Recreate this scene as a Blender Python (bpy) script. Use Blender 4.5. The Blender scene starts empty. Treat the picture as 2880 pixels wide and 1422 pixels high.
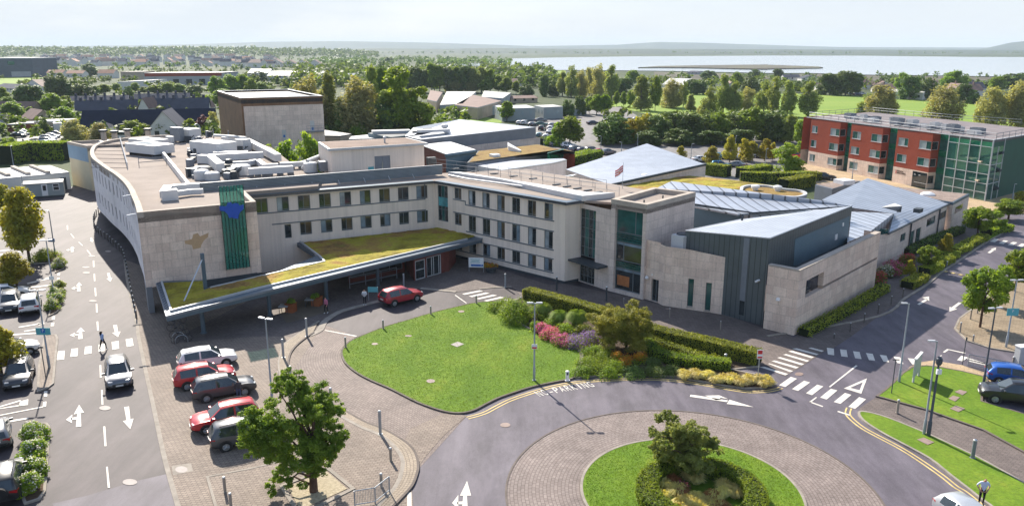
import bpy, bmesh, math, random
import numpy as np
from mathutils import Vector, Matrix
from mathutils.geometry import tessellate_polygon
random.seed(7); RNG = np.random.default_rng(7)
S = bpy.context.scene
COL = S.collection
R = math.radians
F_PX, HOR, CAM_H = 2220.0, 137.0, 25.0
TH = math.atan((711-HOR)/F_PX); CT, ST = math.cos(TH), math.sin(TH)
def ray(px, py):
 x, y = px-1440, py-711
 return (x, F_PX*CT-y*ST, -F_PX*ST-y*CT)
def P(px, py, z=0.0):
 d = ray(px, py); t = (z-CAM_H)/d[2]
 return Vector((d[0]*t, d[1]*t, z))
ROWS = (0, 470, 942)
def kp(c, r, x, y): return (720*c+x/2.65, ROWS[r]+y/2.65)
def up_(x, y): return (x*1.11801, y*1.11801)
def qp(x0, y0, x, y): return (x0+x/5.3, y0+y/5.3)
def K(c, r, x, y, z=0.0): return P(*kp(c, r, x, y), z)
def U(x, y, z=0.0): return P(*up_(x, y), z)
def Q(x0, y0, x, y, z=0.0): return P(*qp(x0, y0, x, y), z)
def KL(c, r, pts, z=0.0): return [K(c, r, x, y, z) for x, y in pts]
def hgt(g, pix):                     # height seen at pixel, above the ground point g
 d = ray(*pix); return CAM_H+d[2]*g[1]/d[1]
def wid(g, npx):                     # metres for npx photo pixels at the ground point g
 return npx*(g[1]*CT+CAM_H*ST)/F_PX
def plane_hit(A, B, pix):            # where the sight line meets the vertical plane through A-B: (distance along, height)
 d = ray(*pix); ex, ey = B[0]-A[0], B[1]-A[1]; L = math.hypot(ex, ey)
 nx, ny = ey/L, -ex/L
 t = (A[0]*nx+A[1]*ny)/(d[0]*nx+d[1]*ny)
 x, y = d[0]*t, d[1]*t
 return ((x-A[0])*ex+(y-A[1])*ey)/L, CAM_H+d[2]*t
MATS = {}
HAZE = .00009
def nodes(name):
 m = bpy.data.materials.new(name); m.use_nodes = True
 nt = m.node_tree; b = nt.nodes['Principled BSDF']
 MATS[name] = m
 return m, nt, nt.nodes, nt.links, b
def lin(c):                          # sRGB 0-255 -> linear
 return tuple(((v/255)/12.92 if v/255 <= .04045 else ((v/255+.055)/1.055)**2.4) for v in c)
def mix(nt, a, b, fac, blend='MIX'):
 n = nt.nodes.new('ShaderNodeMix'); n.data_type = 'RGBA'; n.blend_type = blend
 for s, v in (('A', a), ('B', b)):
  sk = [i for i in n.inputs if i.name == s and i.type == 'RGBA'][0]
  if isinstance(v, tuple): sk.default_value = (*v[:3], 1)
  else: nt.links.new(v, sk)
 if isinstance(fac, (int, float)): n.inputs[0].default_value = fac
 else: nt.links.new(fac, n.inputs[0])
 return [o for o in n.outputs if o.type == 'RGBA'][0]
def coord(nt, kind='Object', scale=(1, 1, 1), rot=(0, 0, 0), loc=(0, 0, 0)):
 t = nt.nodes.new('ShaderNodeTexCoord'); mp = nt.nodes.new('ShaderNodeMapping')
 mp.inputs['Scale'].default_value = scale; mp.inputs['Rotation'].default_value = rot; mp.inputs['Location'].default_value = loc
 nt.links.new(t.outputs[kind], mp.inputs['Vector']); return mp.outputs['Vector']
def noise(nt, vec, scale, detail=4, rough=.6, lo=.3, hi=.7):
 n = nt.nodes.new('ShaderNodeTexNoise'); n.inputs['Scale'].default_value = scale
 n.inputs['Detail'].default_value = detail; n.inputs['Roughness'].default_value = rough
 nt.links.new(vec, n.inputs['Vector'])
 r = nt.nodes.new('ShaderNodeMapRange'); r.inputs['From Min'].default_value = lo; r.inputs['From Max'].default_value = hi
 nt.links.new(n.outputs['Fac'], r.inputs['Value']); return r.outputs['Result']
def bump(nt, b, h, strength=.3, dist=.05):
 n = nt.nodes.new('ShaderNodeBump'); n.inputs['Strength'].default_value = strength; n.inputs['Distance'].default_value = dist
 nt.links.new(h, n.inputs['Height']); nt.links.new(n.outputs['Normal'], b.inputs['Normal'])
def mat(name, col, rough=.85, var=.18, scale=.6, fine=9., spec=.25, metal=0., bmp=0., col2=None, kind='Object', streak=None, coat=0.):
 """uneven painted / stone / metal surface: two scales of noise over one colour"""
 m, nt, N, L, b = nodes(name)
 v = coord(nt, kind)
 n1 = noise(nt, v, scale); n2 = noise(nt, v, fine, 3)
 dk = tuple(c*(1-var) for c in col); lt = tuple(min(1, c*(1+var)) for c in (col2 or col))
 c = mix(nt, dk, lt, n1)
 c2 = mix(nt, tuple(x*(1-var*.7) for x in (1, 1, 1)), (1, 1, 1), n2)
 c = mix(nt, c, c2, 1.0, 'MULTIPLY')
 if streak:                       # rain streaks running down a wall
  vs = coord(nt, kind, (streak[0], streak[0], streak[1]))
  n3 = noise(nt, vs, 1.0, 5, .65, .42, .68)
  c = mix(nt, c, mix(nt, c, (streak[2],)*3, 1.0, 'MULTIPLY'), n3)
 L.new(c, b.inputs['Base Color'])
 b.inputs['Roughness'].default_value = rough; b.inputs['Metallic'].default_value = metal
 b.inputs['Specular IOR Level'].default_value = spec
 if coat: b.inputs['Coat Weight'].default_value = coat; b.inputs['Coat Roughness'].default_value = .05
 if bmp: bump(nt, b, n2, bmp)
 return m
def plain(name, col, rough=.6, metal=0., spec=.4, coat=0., emit=None):
 m, nt, N, L, b = nodes(name)
 v = coord(nt); n = noise(nt, v, 3., 3)
 L.new(mix(nt, tuple(x*.93 for x in col), tuple(min(1, x*1.06) for x in col), n), b.inputs['Base Color'])
 b.inputs['Roughness'].default_value = rough; b.inputs['Metallic'].default_value = metal
 b.inputs['Specular IOR Level'].default_value = spec
 if coat: b.inputs['Coat Weight'].default_value = coat; b.inputs['Coat Roughness'].default_value = .06
 return m
def glass(name, col, rough=.05, spec=.8):
 m, nt, N, L, b = nodes(name)
 v = coord(nt); n = noise(nt, v, .7, 2)
 L.new(mix(nt, tuple(x*.6 for x in col), tuple(x*1.4 for x in col), n), b.inputs['Base Color'])
 b.inputs['Roughness'].default_value = rough; b.inputs['Specular IOR Level'].default_value = spec
 return m
def pave(name, c1, c2, mortar, bw, bh, rot=0., kind='Object', var=.25, msize=.02):
 m, nt, N, L, b = nodes(name)
 v = coord(nt, kind, rot=(0, 0, rot))
 br = N.new('ShaderNodeTexBrick'); L.new(v, br.inputs['Vector'])
 br.inputs['Scale'].default_value = 1.0; br.inputs['Brick Width'].default_value = bw; br.inputs['Row Height'].default_value = bh
 br.inputs['Mortar Size'].default_value = msize; br.inputs['Mortar Smooth'].default_value = .3; br.inputs['Bias'].default_value = 0
 br.inputs['Color1'].default_value = (*c1, 1); br.inputs['Color2'].default_value = (*c2, 1); br.inputs['Mortar'].default_value = (*mortar, 1)
 n1 = noise(nt, coord(nt), .35, 5, .65); n2 = noise(nt, coord(nt), 3.1, 4)
 c = mix(nt, br.outputs['Color'], mix(nt, (1-var,)*3, (1+var*.5,)*3, n1), 1., 'MULTIPLY')
 c = mix(nt, c, mix(nt, (.86,)*3, (1.08,)*3, n2), 1., 'MULTIPLY')
 L.new(c, b.inputs['Base Color']); b.inputs['Roughness'].default_value = .8; b.inputs['Specular IOR Level'].default_value = .3
 iv = N.new('ShaderNodeMath'); iv.operation = 'SUBTRACT'; iv.inputs[0].default_value = 1; L.new(br.outputs['Fac'], iv.inputs[1])
 bump(nt, b, iv.outputs[0], .35, .01)
 return m
def seam(name, col, pitch, axis_rot, rough=.45, metal=.5, dark=.55, var=.12, spec=.5, frac=.12, kind='Object'):
 """standing-seam or profiled sheet: thin dark joints every `pitch` metres, across direction axis_rot"""
 m, nt, N, L, b = nodes(name)
 v = coord(nt, kind, (1, 1, 1), (0, 0, axis_rot))
 sx = N.new('ShaderNodeSeparateXYZ'); L.new(v, sx.inputs[0])
 md = N.new('ShaderNodeMath'); md.operation = 'PINGPONG'; md.inputs[1].default_value = pitch/2; L.new(sx.outputs[0], md.inputs[0])
 mr = N.new('ShaderNodeMapRange'); mr.inputs['From Min'].default_value = pitch*frac*.5; mr.inputs['From Max'].default_value = pitch*frac
 L.new(md.outputs[0], mr.inputs['Value'])
 n1 = noise(nt, coord(nt), .5, 5)
 c = mix(nt, tuple(x*(1-var) for x in col), tuple(x*(1+var) for x in col), n1)
 c = mix(nt, mix(nt, c, (dark,)*3, 1., 'MULTIPLY'), c, mr.outputs[0])
 L.new(c, b.inputs['Base Color']); b.inputs['Roughness'].default_value = rough; b.inputs['Metallic'].default_value = metal
 b.inputs['Specular IOR Level'].default_value = spec
 bump(nt, b, mr.outputs[0], .4, .03)
 return m
def foliage(name, c1, c2, scale=.8, trans=.5, rough=.6):
 m, nt, N, L, b = nodes(name)
 v = coord(nt)
 oi = N.new('ShaderNodeObjectInfo')
 n1 = noise(nt, v, scale, 3, .6, .32, .68); n2 = noise(nt, v, scale*7, 2)
 c = mix(nt, c1, c2, n1); c = mix(nt, c, mix(nt, (.72,)*3, (1.25,)*3, n2), 1., 'MULTIPLY')
 hs = N.new('ShaderNodeHueSaturation'); L.new(c, hs.inputs['Color'])
 mr = N.new('ShaderNodeMapRange'); mr.inputs['To Min'].default_value = .485; mr.inputs['To Max'].default_value = .512
 L.new(oi.outputs['Random'], mr.inputs['Value']); L.new(mr.outputs[0], hs.inputs['Hue'])
 mv = N.new('ShaderNodeMapRange'); mv.inputs['To Min'].default_value = .82; mv.inputs['To Max'].default_value = 1.15
 L.new(oi.outputs['Random'], mv.inputs['Value']); L.new(mv.outputs[0], hs.inputs['Value'])
 L.new(hs.outputs[0], b.inputs['Base Color']); b.inputs['Roughness'].default_value = rough; b.inputs['Specular IOR Level'].default_value = .25
 tr = N.new('ShaderNodeBsdfTranslucent')
 tc = mix(nt, hs.outputs[0], (1.25, 1.15, .5), 1., 'MULTIPLY'); L.new(tc, tr.inputs['Color'])
 ms = N.new('ShaderNodeMixShader'); ms.inputs[0].default_value = trans
 L.new(b.outputs[0], ms.inputs[1]); L.new(tr.outputs[0], ms.inputs[2])
 L.new(ms.outputs[0], N['Material Output'].inputs['Surface'])
 return m
def ground(name, stops, scale, fine, rough=.9, bmp=.3, stretch=(1, 1, 1), rot=0., bdist=.05):
 """ground cover from a ramp of colours over layered noise"""
 m, nt, N, L, b = nodes(name)
 v = coord(nt, 'Object', stretch, (0, 0, rot))
 n1 = noise(nt, v, scale, 6, .62, .28, .72); n2 = noise(nt, coord(nt), fine, 4, .7)
 cr = N.new('ShaderNodeValToRGB'); e = cr.color_ramp.elements
 while len(e) < len(stops): e.new(.5)
 for el, (p, c) in zip(e, stops): el.position = p; el.color = (*c, 1)
 L.new(n1, cr.inputs[0])
 c = mix(nt, cr.outputs[0], mix(nt, (.72,)*3, (1.22,)*3, n2), 1., 'MULTIPLY')
 L.new(c, b.inputs['Base Color']); b.inputs['Roughness'].default_value = rough; b.inputs['Specular IOR Level'].default_value = .2
 if bmp: bump(nt, b, n2, bmp, bdist)
 return m
UVM = {'limestone', 'limestone_grey', 'brick_red', 'zinc_wall', 'louvre'}
class MB:
 def __init__(s): s.v = []; s.f = []; s.m = []; s.uv = {}
 def face(s, pts, mi=0, uv=None):
  i = len(s.v); s.v += [tuple(p) for p in pts]; s.f.append(tuple(range(i, i+len(pts)))); s.m.append(mi)
  if uv: s.uv[len(s.f)-1] = uv
 def poly(s, pts, mi=0, flip=False):          # concave flat polygon, upward
  pts = [Vector(p) for p in pts]
  i = len(s.v); s.v += [tuple(p) for p in pts]
  area = sum(pts[k].x*pts[(k+1) % len(pts)].y-pts[(k+1) % len(pts)].x*pts[k].y for k in range(len(pts)))
  for t in tessellate_polygon([pts]):
   a, b, c = (pts[k] for k in t)
   n = (b-a).cross(c-a).z
   t = tuple(t) if (n > 0) != flip else tuple(reversed(t))
   s.f.append(tuple(i+k for k in t)); s.m.append(mi)
 def prism(s, pts, z0, z1, mi=0, mtop=None, bottom=False):
  pts = [(p[0], p[1]) for p in pts]
  a = sum(pts[k][0]*pts[(k+1) % len(pts)][1]-pts[(k+1) % len(pts)][0]*pts[k][1] for k in range(len(pts)))
  if a < 0: pts = pts[::-1]
  f0 = z0 if callable(z0) else (lambda x, y: z0)
  f1 = z1 if callable(z1) else (lambda x, y: z1)
  s.poly([(x, y, f1(x, y)) for x, y in pts], mi if mtop is None else mtop)
  if bottom: s.poly([(x, y, f0(x, y)) for x, y in pts], mi, True)
  for k in range(len(pts)):
   (x0, y0), (x1, y1) = pts[k], pts[(k+1) % len(pts)]
   s.face([(x0, y0, f0(x0, y0)), (x1, y1, f0(x1, y1)), (x1, y1, f1(x1, y1)), (x0, y0, f1(x0, y0))], mi)
 def box(s, c, d, rz=0., mi=0, mtop=None):    # centre of the base, size, turn
  cx, cy, cz = c; w, l, h = d; co, si = math.cos(rz), math.sin(rz)
  pts = [(cx+x*co-y*si, cy+x*si+y*co) for x, y in ((-w/2, -l/2), (w/2, -l/2), (w/2, l/2), (-w/2, l/2))]
  s.prism(pts, cz, cz+h, mi, mtop, True)
 def tube(s, pts, r, n=8, mi=0, cap=True):
  pts = [Vector(p) for p in pts]; rs = r if isinstance(r, (list, tuple)) else [r]*len(pts)
  base = len(s.v); up0 = None
  for k, p in enumerate(pts):
   d = (pts[min(k+1, len(pts)-1)]-pts[max(k-1, 0)])
   if d.length < 1e-9: d = Vector((0, 0, 1))
   d.normalize()
   a = Vector((0, 0, 1)) if abs(d.z) < .9 else Vector((1, 0, 0))
   if up0 is not None: a = up0
   x = d.cross(a)
   if x.length < 1e-4: x = d.cross(Vector((0, 1, 0)))
   x.normalize(); y = x.cross(d); up0 = y
   for j in range(n):
    t = 2*math.pi*j/n; s.v.append(tuple(p+(x*math.cos(t)+y*math.sin(t))*rs[k]))
  for k in range(len(pts)-1):
   for j in range(n):
    a0, a1 = base+k*n+j, base+k*n+(j+1) % n
    s.f.append((a0, a1, a1+n, a0+n)); s.m.append(mi)
  if cap:
   s.f.append(tuple(base+j for j in range(n))[::-1]); s.m.append(mi)
   s.f.append(tuple(base+(len(pts)-1)*n+j for j in range(n))); s.m.append(mi)
 def cyl(s, c, r, h, n=12, mi=0, r2=None): s.tube([c, (c[0], c[1], c[2]+h)], [r, r if r2 is None else r2], n, mi)
 def lathe(s, c, prof, n=12, mi=0):           # profile of (radius, height)
  base = len(s.v)
  for r, z in prof:
   for j in range(n):
    t = 2*math.pi*j/n; s.v.append((c[0]+r*math.cos(t), c[1]+r*math.sin(t), c[2]+z))
  for k in range(len(prof)-1):
   for j in range(n):
    a0, a1 = base+k*n+j, base+k*n+(j+1) % n
    s.f.append((a0, a1, a1+n, a0+n)); s.m.append(mi)
  s.f.append(tuple(base+(len(prof)-1)*n+j for j in range(n))); s.m.append(mi)
 def sweep(s, pts, w0, w1, z0, z1, mi=0, closed=False, mtop=None):  # rectangular profile along a flat path, offsets to the left of travel
  L, Rr = offset(pts, w1, closed), offset(pts, w0, closed)
  n = len(pts); rng = range(n if closed else n-1)
  for k in rng:
   j = (k+1) % n
   a, b, c, d = Rr[k], Rr[j], L[j], L[k]
   f = lambda p, z: (p[0], p[1], z)
   s.face([f(a, z1), f(b, z1), f(c, z1), f(d, z1)], mi if mtop is None else mtop)
   s.face([f(b, z1), f(a, z1), f(a, z0), f(b, z0)], mi); s.face([f(d, z1), f(c, z1), f(c, z0), f(d, z0)], mi)
  if not closed:
   for k in (0, n-1):
    a, d = Rr[k], L[k]; s.face([(a[0], a[1], z0), (d[0], d[1], z0), (d[0], d[1], z1), (a[0], a[1], z1)], mi)
 def strip(s, A, B, z, mi=0, su=1., sv=1.):   # sheet between two polylines of equal length, with path UVs
  d = [0]
  for k in range(1, len(A)): d.append(d[-1]+((A[k]+B[k])/2-(A[k-1]+B[k-1])/2).length)
  for k in range(len(A)-1):
   q = [A[k], A[k+1], B[k+1], B[k]]
   w0, w1 = (A[k]-B[k]).length, (A[k+1]-B[k+1]).length
   uv = [(d[k], 0), (d[k+1], 0), (d[k+1], w1), (d[k], w0)]
   pts = [(p.x, p.y, z) for p in q]
   if (q[1]-q[0]).cross(q[2]-q[0]).z < 0: pts, uv = pts[::-1], uv[::-1]
   s.face(pts, mi, uv)
 def build(s, name, mats, parent=None, smooth=None, loc=None):
  me = bpy.data.meshes.new(name); me.from_pydata(s.v, [], s.f)
  for m in (mats if isinstance(mats, (list, tuple)) else [mats]): me.materials.append(MATS[m] if isinstance(m, str) else m)
  if any(s.m): me.polygons.foreach_set('material_index', s.m)
  mn = [m if isinstance(m, str) else m.name for m in (mats if isinstance(mats, (list, tuple)) else [mats])]
  if any(q in UVM for q in mn):                  # stone and seams need wall coordinates on every face
   for fi, f in enumerate(s.f):
    if fi in s.uv: continue
    a, b_, c = (Vector(s.v[i]) for i in f[:3]); n_ = (b_-a).cross(c-a); n_.normalize()
    s.uv[fi] = [((-n_.y*s.v[i][0]+n_.x*s.v[i][1]), s.v[i][2]) if abs(n_.z) < .7 else (s.v[i][0], s.v[i][1]) for i in f]
  if s.uv:
   uvl = me.uv_layers.new(name='UVMap')
   for fi, uv in s.uv.items():
    for li, t in zip(me.polygons[fi].loop_indices, uv): uvl.data[li].uv = t
  if smooth is not None:
   b = bmesh.new(); b.from_mesh(me); bmesh.ops.remove_doubles(b, verts=b.verts, dist=1e-4); bmesh.ops.recalc_face_normals(b, faces=b.faces)
   b.to_mesh(me); b.free()
   me.polygons.foreach_set('use_smooth', [True]*len(me.polygons)); me.set_sharp_from_angle(angle=R(smooth))
  o = bpy.data.objects.new(name, me); COL.objects.link(o)
  if parent is not None: o.parent = parent
  if loc is not None: o.location = loc
  return o
def offset(pts, w, closed=False):
 n = len(pts); out = []
 for k in range(n):
  a = pts[(k-1) % n] if (closed or k > 0) else pts[k]; b = pts[(k+1) % n] if (closed or k < n-1) else pts[k]
  p = pts[k]
  def nrm(u, v):
   dx, dy = v[0]-u[0], v[1]-u[1]; l = math.hypot(dx, dy) or 1; return -dy/l, dx/l
  n1 = nrm(a, p) if a is not p else nrm(p, b); n2 = nrm(p, b) if b is not p else n1
  mx, my = n1[0]+n2[0], n1[1]+n2[1]; l = math.hypot(mx, my) or 1; mx, my = mx/l, my/l
  c = max(.4, mx*n1[0]+my*n1[1]); out.append(Vector((p[0]+mx*w/c, p[1]+my*w/c, 0)))
 return out
def smoothline(pts, n=6, closed=False):
 pts = [Vector(p) for p in pts]; m = len(pts); out = []
 g = (lambda k: pts[k % m]) if closed else (lambda k: pts[min(max(k, 0), m-1)])
 for k in range(m if closed else m-1):
  a, b, c, d = g(k-1), g(k), g(k+1), g(k+2)
  for j in range(n):
   t = j/n; out.append(.5*((2*b)+(c-a)*t+(2*a-5*b+4*c-d)*t*t+(3*b-a-3*c+d)*t**3))
 if not closed: out.append(pts[-1])
 return out
def resample(pts, n):
 pts = [Vector(p) for p in pts]; d = [0]
 for k in range(1, len(pts)): d.append(d[-1]+(pts[k]-pts[k-1]).length)
 out = []; k = 0
 for i in range(n):
  t = d[-1]*i/(n-1)
  while k < len(pts)-2 and d[k+1] < t: k += 1
  u = (t-d[k])/max(1e-9, d[k+1]-d[k]); out.append(pts[k].lerp(pts[k+1], min(1, max(0, u))))
 return out
def explode(o):                      # one object for every separate piece of a part
 bm = bmesh.new(); bm.from_mesh(o.data); bmesh.ops.remove_doubles(bm, verts=bm.verts, dist=1e-4); bm.faces.ensure_lookup_table(); isl = {}; n = 0
 for f in bm.faces:
  if f.index in isl: continue
  st = [f]; isl[f.index] = n
  while st:
   for e in st.pop().edges:
    for g in e.link_faces:
     if g.index not in isl: isl[g.index] = n; st.append(g)
  n += 1
 if n > 1:
  for k in range(1, n):
   b2 = bm.copy(); b2.faces.ensure_lookup_table(); bmesh.ops.delete(b2, geom=[f for f in b2.faces if isl[f.index] != k], context='FACES')
   me = o.data.copy(); b2.to_mesh(me); b2.free(); q = o.copy(); q.data = me; COL.objects.link(q)
  bmesh.ops.delete(bm, geom=[f for f in bm.faces if isl[f.index] != 0], context='FACES'); bm.to_mesh(o.data)
 bm.free()
def thing(name, label, cat, loc=(0, 0, 0), rz=0., group=None):
 o = bpy.data.objects.new(name, None); o.empty_display_size = .3; COL.objects.link(o)
 o.location = loc; o.rotation_euler = (0, 0, rz); o['label'] = label; o['category'] = cat
 if group: o['group'] = group
 return o
def tag(o, label, cat, group=None, kind=None):
 o['label'] = label; o['category'] = cat
 if group: o['group'] = group
 if kind: o['kind'] = kind
 return o
def struct(o, label=None, cat=None):
 o['kind'] = 'structure'
 o['label'] = label or o.name.split('.')[0].replace('_', ' '); o['category'] = cat or 'ground'
 return o
KIDS = {}
def dup(root, loc, rz=None, scale=None, label=None, group=None):
 if root.name not in KIDS:
  KIDS[root.name] = [(c, [g for g in bpy.data.objects if g.parent == c]) for c in bpy.data.objects if c.parent == root]
 r = root.copy(); COL.objects.link(r); r.location = loc
 if rz is not None: r.rotation_euler = (0, 0, rz)
 if scale is not None: r.scale = scale if isinstance(scale, (tuple, list)) else (scale,)*3
 if label: r['label'] = label
 if group: r['group'] = group
 for c, gs in KIDS[root.name]:
  d = c.copy(); COL.objects.link(d); d.parent = r
  for g in gs:
   e = g.copy(); COL.objects.link(e); e.parent = d
 return r
ORD = ['first', 'second', 'third', 'fourth', 'fifth', 'sixth', 'seventh', 'eighth', 'ninth', 'tenth', 'eleventh', 'twelfth', 'thirteenth',
    'fourteenth', 'fifteenth', 'sixteenth', 'seventeenth', 'eighteenth', 'nineteenth', 'twentieth'] + ['%d%s' % (k, {1: 'st', 2: 'nd', 3: 'rd'}.get(k % 10 if k//10 != 1 else 0, 'th')) for k in range(21, 80)]
cam = bpy.data.cameras.new('camera'); cam.sensor_width = 36; cam.lens = 36*F_PX/2880; cam.clip_end = 60000; cam.clip_start = .5
co = bpy.data.objects.new('camera', cam); COL.objects.link(co); co.location = (0, 0, CAM_H); co.rotation_euler = (math.pi/2-TH, 0, 0)
S.camera = co
SUN_EL, SUN_AZ = R(34.3), math.atan2(.909, -.416)          # direction towards the sun
sd = Vector((math.cos(SUN_EL)*math.cos(SUN_AZ), math.cos(SUN_EL)*math.sin(SUN_AZ), math.sin(SUN_EL)))
sl = bpy.data.lights.new('sun', 'SUN'); sl.energy = 4.7; sl.angle = R(.5); sl.color = (1, .92, .80)
so = bpy.data.objects.new('sun', sl); COL.objects.link(so); so.rotation_euler = (-sd).to_track_quat('-Z', 'Y').to_euler()
w = bpy.data.worlds.new('World'); S.world = w; w.use_nodes = True
nt = w.node_tree; N = nt.nodes; L = nt.links; bg = N['Background']
sk = N.new('ShaderNodeTexSky'); sk.sky_type = 'NISHITA'; sk.sun_disc = False; sk.sun_elevation = SUN_EL
sk.sun_rotation = math.atan2(sd.x, sd.y); sk.altitude = 0; sk.air_density = 1.0; sk.dust_density = 1.2; sk.ozone_density = 3.0
tc = N.new('ShaderNodeTexCoord'); mp = N.new('ShaderNodeMapping'); mp.inputs['Scale'].default_value = (1, 1, 5); L.new(tc.outputs['Generated'], mp.inputs[0])
cl = noise(nt, mp.outputs[0], 2.6, 7, .6, .25, .75)
sz = N.new('ShaderNodeSeparateXYZ'); L.new(tc.outputs['Generated'], sz.inputs[0])
mrv = N.new('ShaderNodeMapRange'); mrv.interpolation_type = 'SMOOTHSTEP'; mrv.inputs['From Min'].default_value = .04; mrv.inputs['From Max'].default_value = .5; mrv.inputs['To Min'].default_value = 1.0; mrv.inputs['To Max'].default_value = .16; L.new(sz.outputs[2], mrv.inputs[0])
mc = N.new('ShaderNodeMapRange'); mc.inputs['To Min'].default_value = .86; mc.inputs['To Max'].default_value = 1.05; L.new(cl, mc.inputs[0])
mm = N.new('ShaderNodeMath'); mm.operation = 'MULTIPLY'; mm.use_clamp = True; L.new(mrv.outputs[0], mm.inputs[0]); L.new(mc.outputs[0], mm.inputs[1])
mh = N.new('ShaderNodeMapRange'); mh.inputs['From Max'].default_value = .09; L.new(sz.outputs[2], mh.inputs[0])
L.new(mix(nt, sk.outputs[0], mix(nt, (4.0, 4.1, 4.15), (3.6, 4.0, 4.45), mh.outputs[0]), mm.outputs[0]), bg.inputs['Color'])
bg.inputs['Strength'].default_value = .105
S.view_settings.view_transform = 'Standard'; S.view_settings.look = 'None'; S.view_settings.exposure = 1.07; S.view_settings.gamma = 1
S.cycles.use_denoising = True
S.cycles.max_bounces = 6; S.cycles.diffuse_bounces = 3; S.cycles.glossy_bounces = 3; S.cycles.transmission_bounces = 4; S.cycles.transparent_max_bounces = 8; S.cycles.volume_bounces = 0
ground('meadow', [(0, (.022, .042, .016)), (.4, (.04, .062, .02)), (.7, (.06, .078, .026)), (1, (.10, .10, .045))], .012, .25, bmp=.2)
ground('lawn', [(0, (.075, .145, .008)), (.4, (.10, .18, .010)), (.7, (.13, .205, .014)), (.9, (.17, .22, .02)), (1, (.22, .23, .035))], .3, 4.5, bmp=.3, stretch=(1, .6, 1), rot=.5, bdist=.06)
ground('playing_field', [(0, (.15, .24, .03)), (.5, (.18, .27, .035)), (1, (.23, .29, .05))], .05, 1.2, bmp=.1, stretch=(.15, 1, 1))
ground('gravel_pale', [(0, (.30, .25, .17)), (1, (.55, .47, .33))], 6., 25., bmp=.5)
ground('soil', [(0, (.035, .022, .014)), (1, (.10, .07, .045))], 3., 14., bmp=.5)
ground('bark', [(0, (.055, .035, .022)), (1, (.16, .10, .065))], 8., 22., bmp=.6)
ground('sedum', [(0, (.13, .085, .02)), (.3, (.25, .20, .022)), (.5, (.36, .31, .03)), (.7, (.34, .20, .05)), (.85, (.22, .12, .04)), (1, (.24, .25, .03))], .2, 4., bmp=.8, bdist=.08)
ground('sedum_brown', [(0, (.13, .07, .03)), (.5, (.24, .15, .04)), (1, (.27, .21, .06))], .4, 5., bmp=.7)
ground('shore', [(0, (.05, .045, .04)), (.6, (.11, .10, .07)), (1, (.16, .17, .06))], .02, .3, bmp=.3)
def asphalt(name, c0, c1, rot, worn):
 m, nt, N, L, b = nodes(name)
 n1 = noise(nt, coord(nt, 'Object', (.55, .06, 1), (0, 0, rot)), 1., 5, .6, .38, .66)     # wheel tracks
 n2 = noise(nt, coord(nt), .11, 5, .6, .35, .7); n3 = noise(nt, coord(nt), 16., 2, .8, .2, .8)
 c = mix(nt, c0, c1, n2); c = mix(nt, c, worn, mix_f(nt, n1, .6))
 c = mix(nt, c, mix(nt, (.8,)*3, (1.2,)*3, n3), 1., 'MULTIPLY'); c = mix(nt, c, mix(nt, (.72,)*3, (1.1,)*3, noise(nt, coord(nt, 'Object', (1, .45, 1), (0, 0, rot+.2)), .55, 6, .7, .35, .6)), 1., 'MULTIPLY')
 L.new(c, b.inputs['Base Color']); b.inputs['Roughness'].default_value = .72; b.inputs['Specular IOR Level'].default_value = .35
 bump(nt, b, n3, .25, .01); return m
def mix_f(nt, s, k):
 n = nt.nodes.new('ShaderNodeMath'); n.operation = 'MULTIPLY'; n.inputs[1].default_value = k; nt.links.new(s, n.inputs[0]); return n.outputs[0]
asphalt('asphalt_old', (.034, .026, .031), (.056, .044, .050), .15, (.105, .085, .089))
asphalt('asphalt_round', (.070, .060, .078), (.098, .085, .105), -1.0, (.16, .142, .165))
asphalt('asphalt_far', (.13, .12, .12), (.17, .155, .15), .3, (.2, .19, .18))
pave('setts_parking', (0.215, 0.168, 0.135), (0.27, 0.217, 0.175), (0.11, 0.085, 0.07), 0.34, 0.19, .14)
pave('setts_strip', (0.2, 0.157, 0.138), (0.25, 0.2, 0.175), (0.115, 0.09, 0.078), 0.3, 0.21, 0, 'UV')
pave('setts_ring', (0.21, 0.168, 0.152), (0.262, 0.215, 0.195), (0.12, 0.095, 0.085), 0.33, 0.215, 0, 'UV')
pave('pavers_light', (.29, .235, .175), (.36, .295, .225), (.16, .125, .09), .22, .22, 0, 'UV')
pave('pavers_walk', (.13, .105, .098), (.17, .138, .125), (.10, .08, .07), .4, .22, .8)
pave('pavers_tan', (.25, .19, .125), (.30, .235, .16), (.18, .14, .09), .5, .3, .6)
pave('pavers_fore', (.42, .31, .19), (.47, .35, .22), (.30, .22, .13), .6, .4, .5)
mat('kerb_stone', (.30, .265, .225), .85, .22, 1.2, 8)
mat('kerb_dark', (.14, .115, .10), .85, .2, 1.2, 8)
mat('paint_white', (.62, .585, .53), .7, .14, .8, 11)
mat('paint_worn', (.30, .255, .21), .8, .22, 1.5, 7)
mat('paint_yellow', (.62, .47, .19), .7, .2, 1.2, 9)
mat('cover_iron', (.27, .20, .17), .6, .2, 2, 10)
mat('cover_pale', (.34, .30, .28), .7, .15, 2, 10)
NSH = [0]
def sheet(name, pts, z, m, label=None, smooth=0):
 NSH[0] += 1; z += NSH[0]*.0003 if z != .02 else NSH[0]*.004
 pts = smoothline(pts, smooth, True) if smooth else pts
 b = MB(); b.poly([(p[0], p[1], z) for p in pts]); return struct(b.build(name, m), label)
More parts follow.
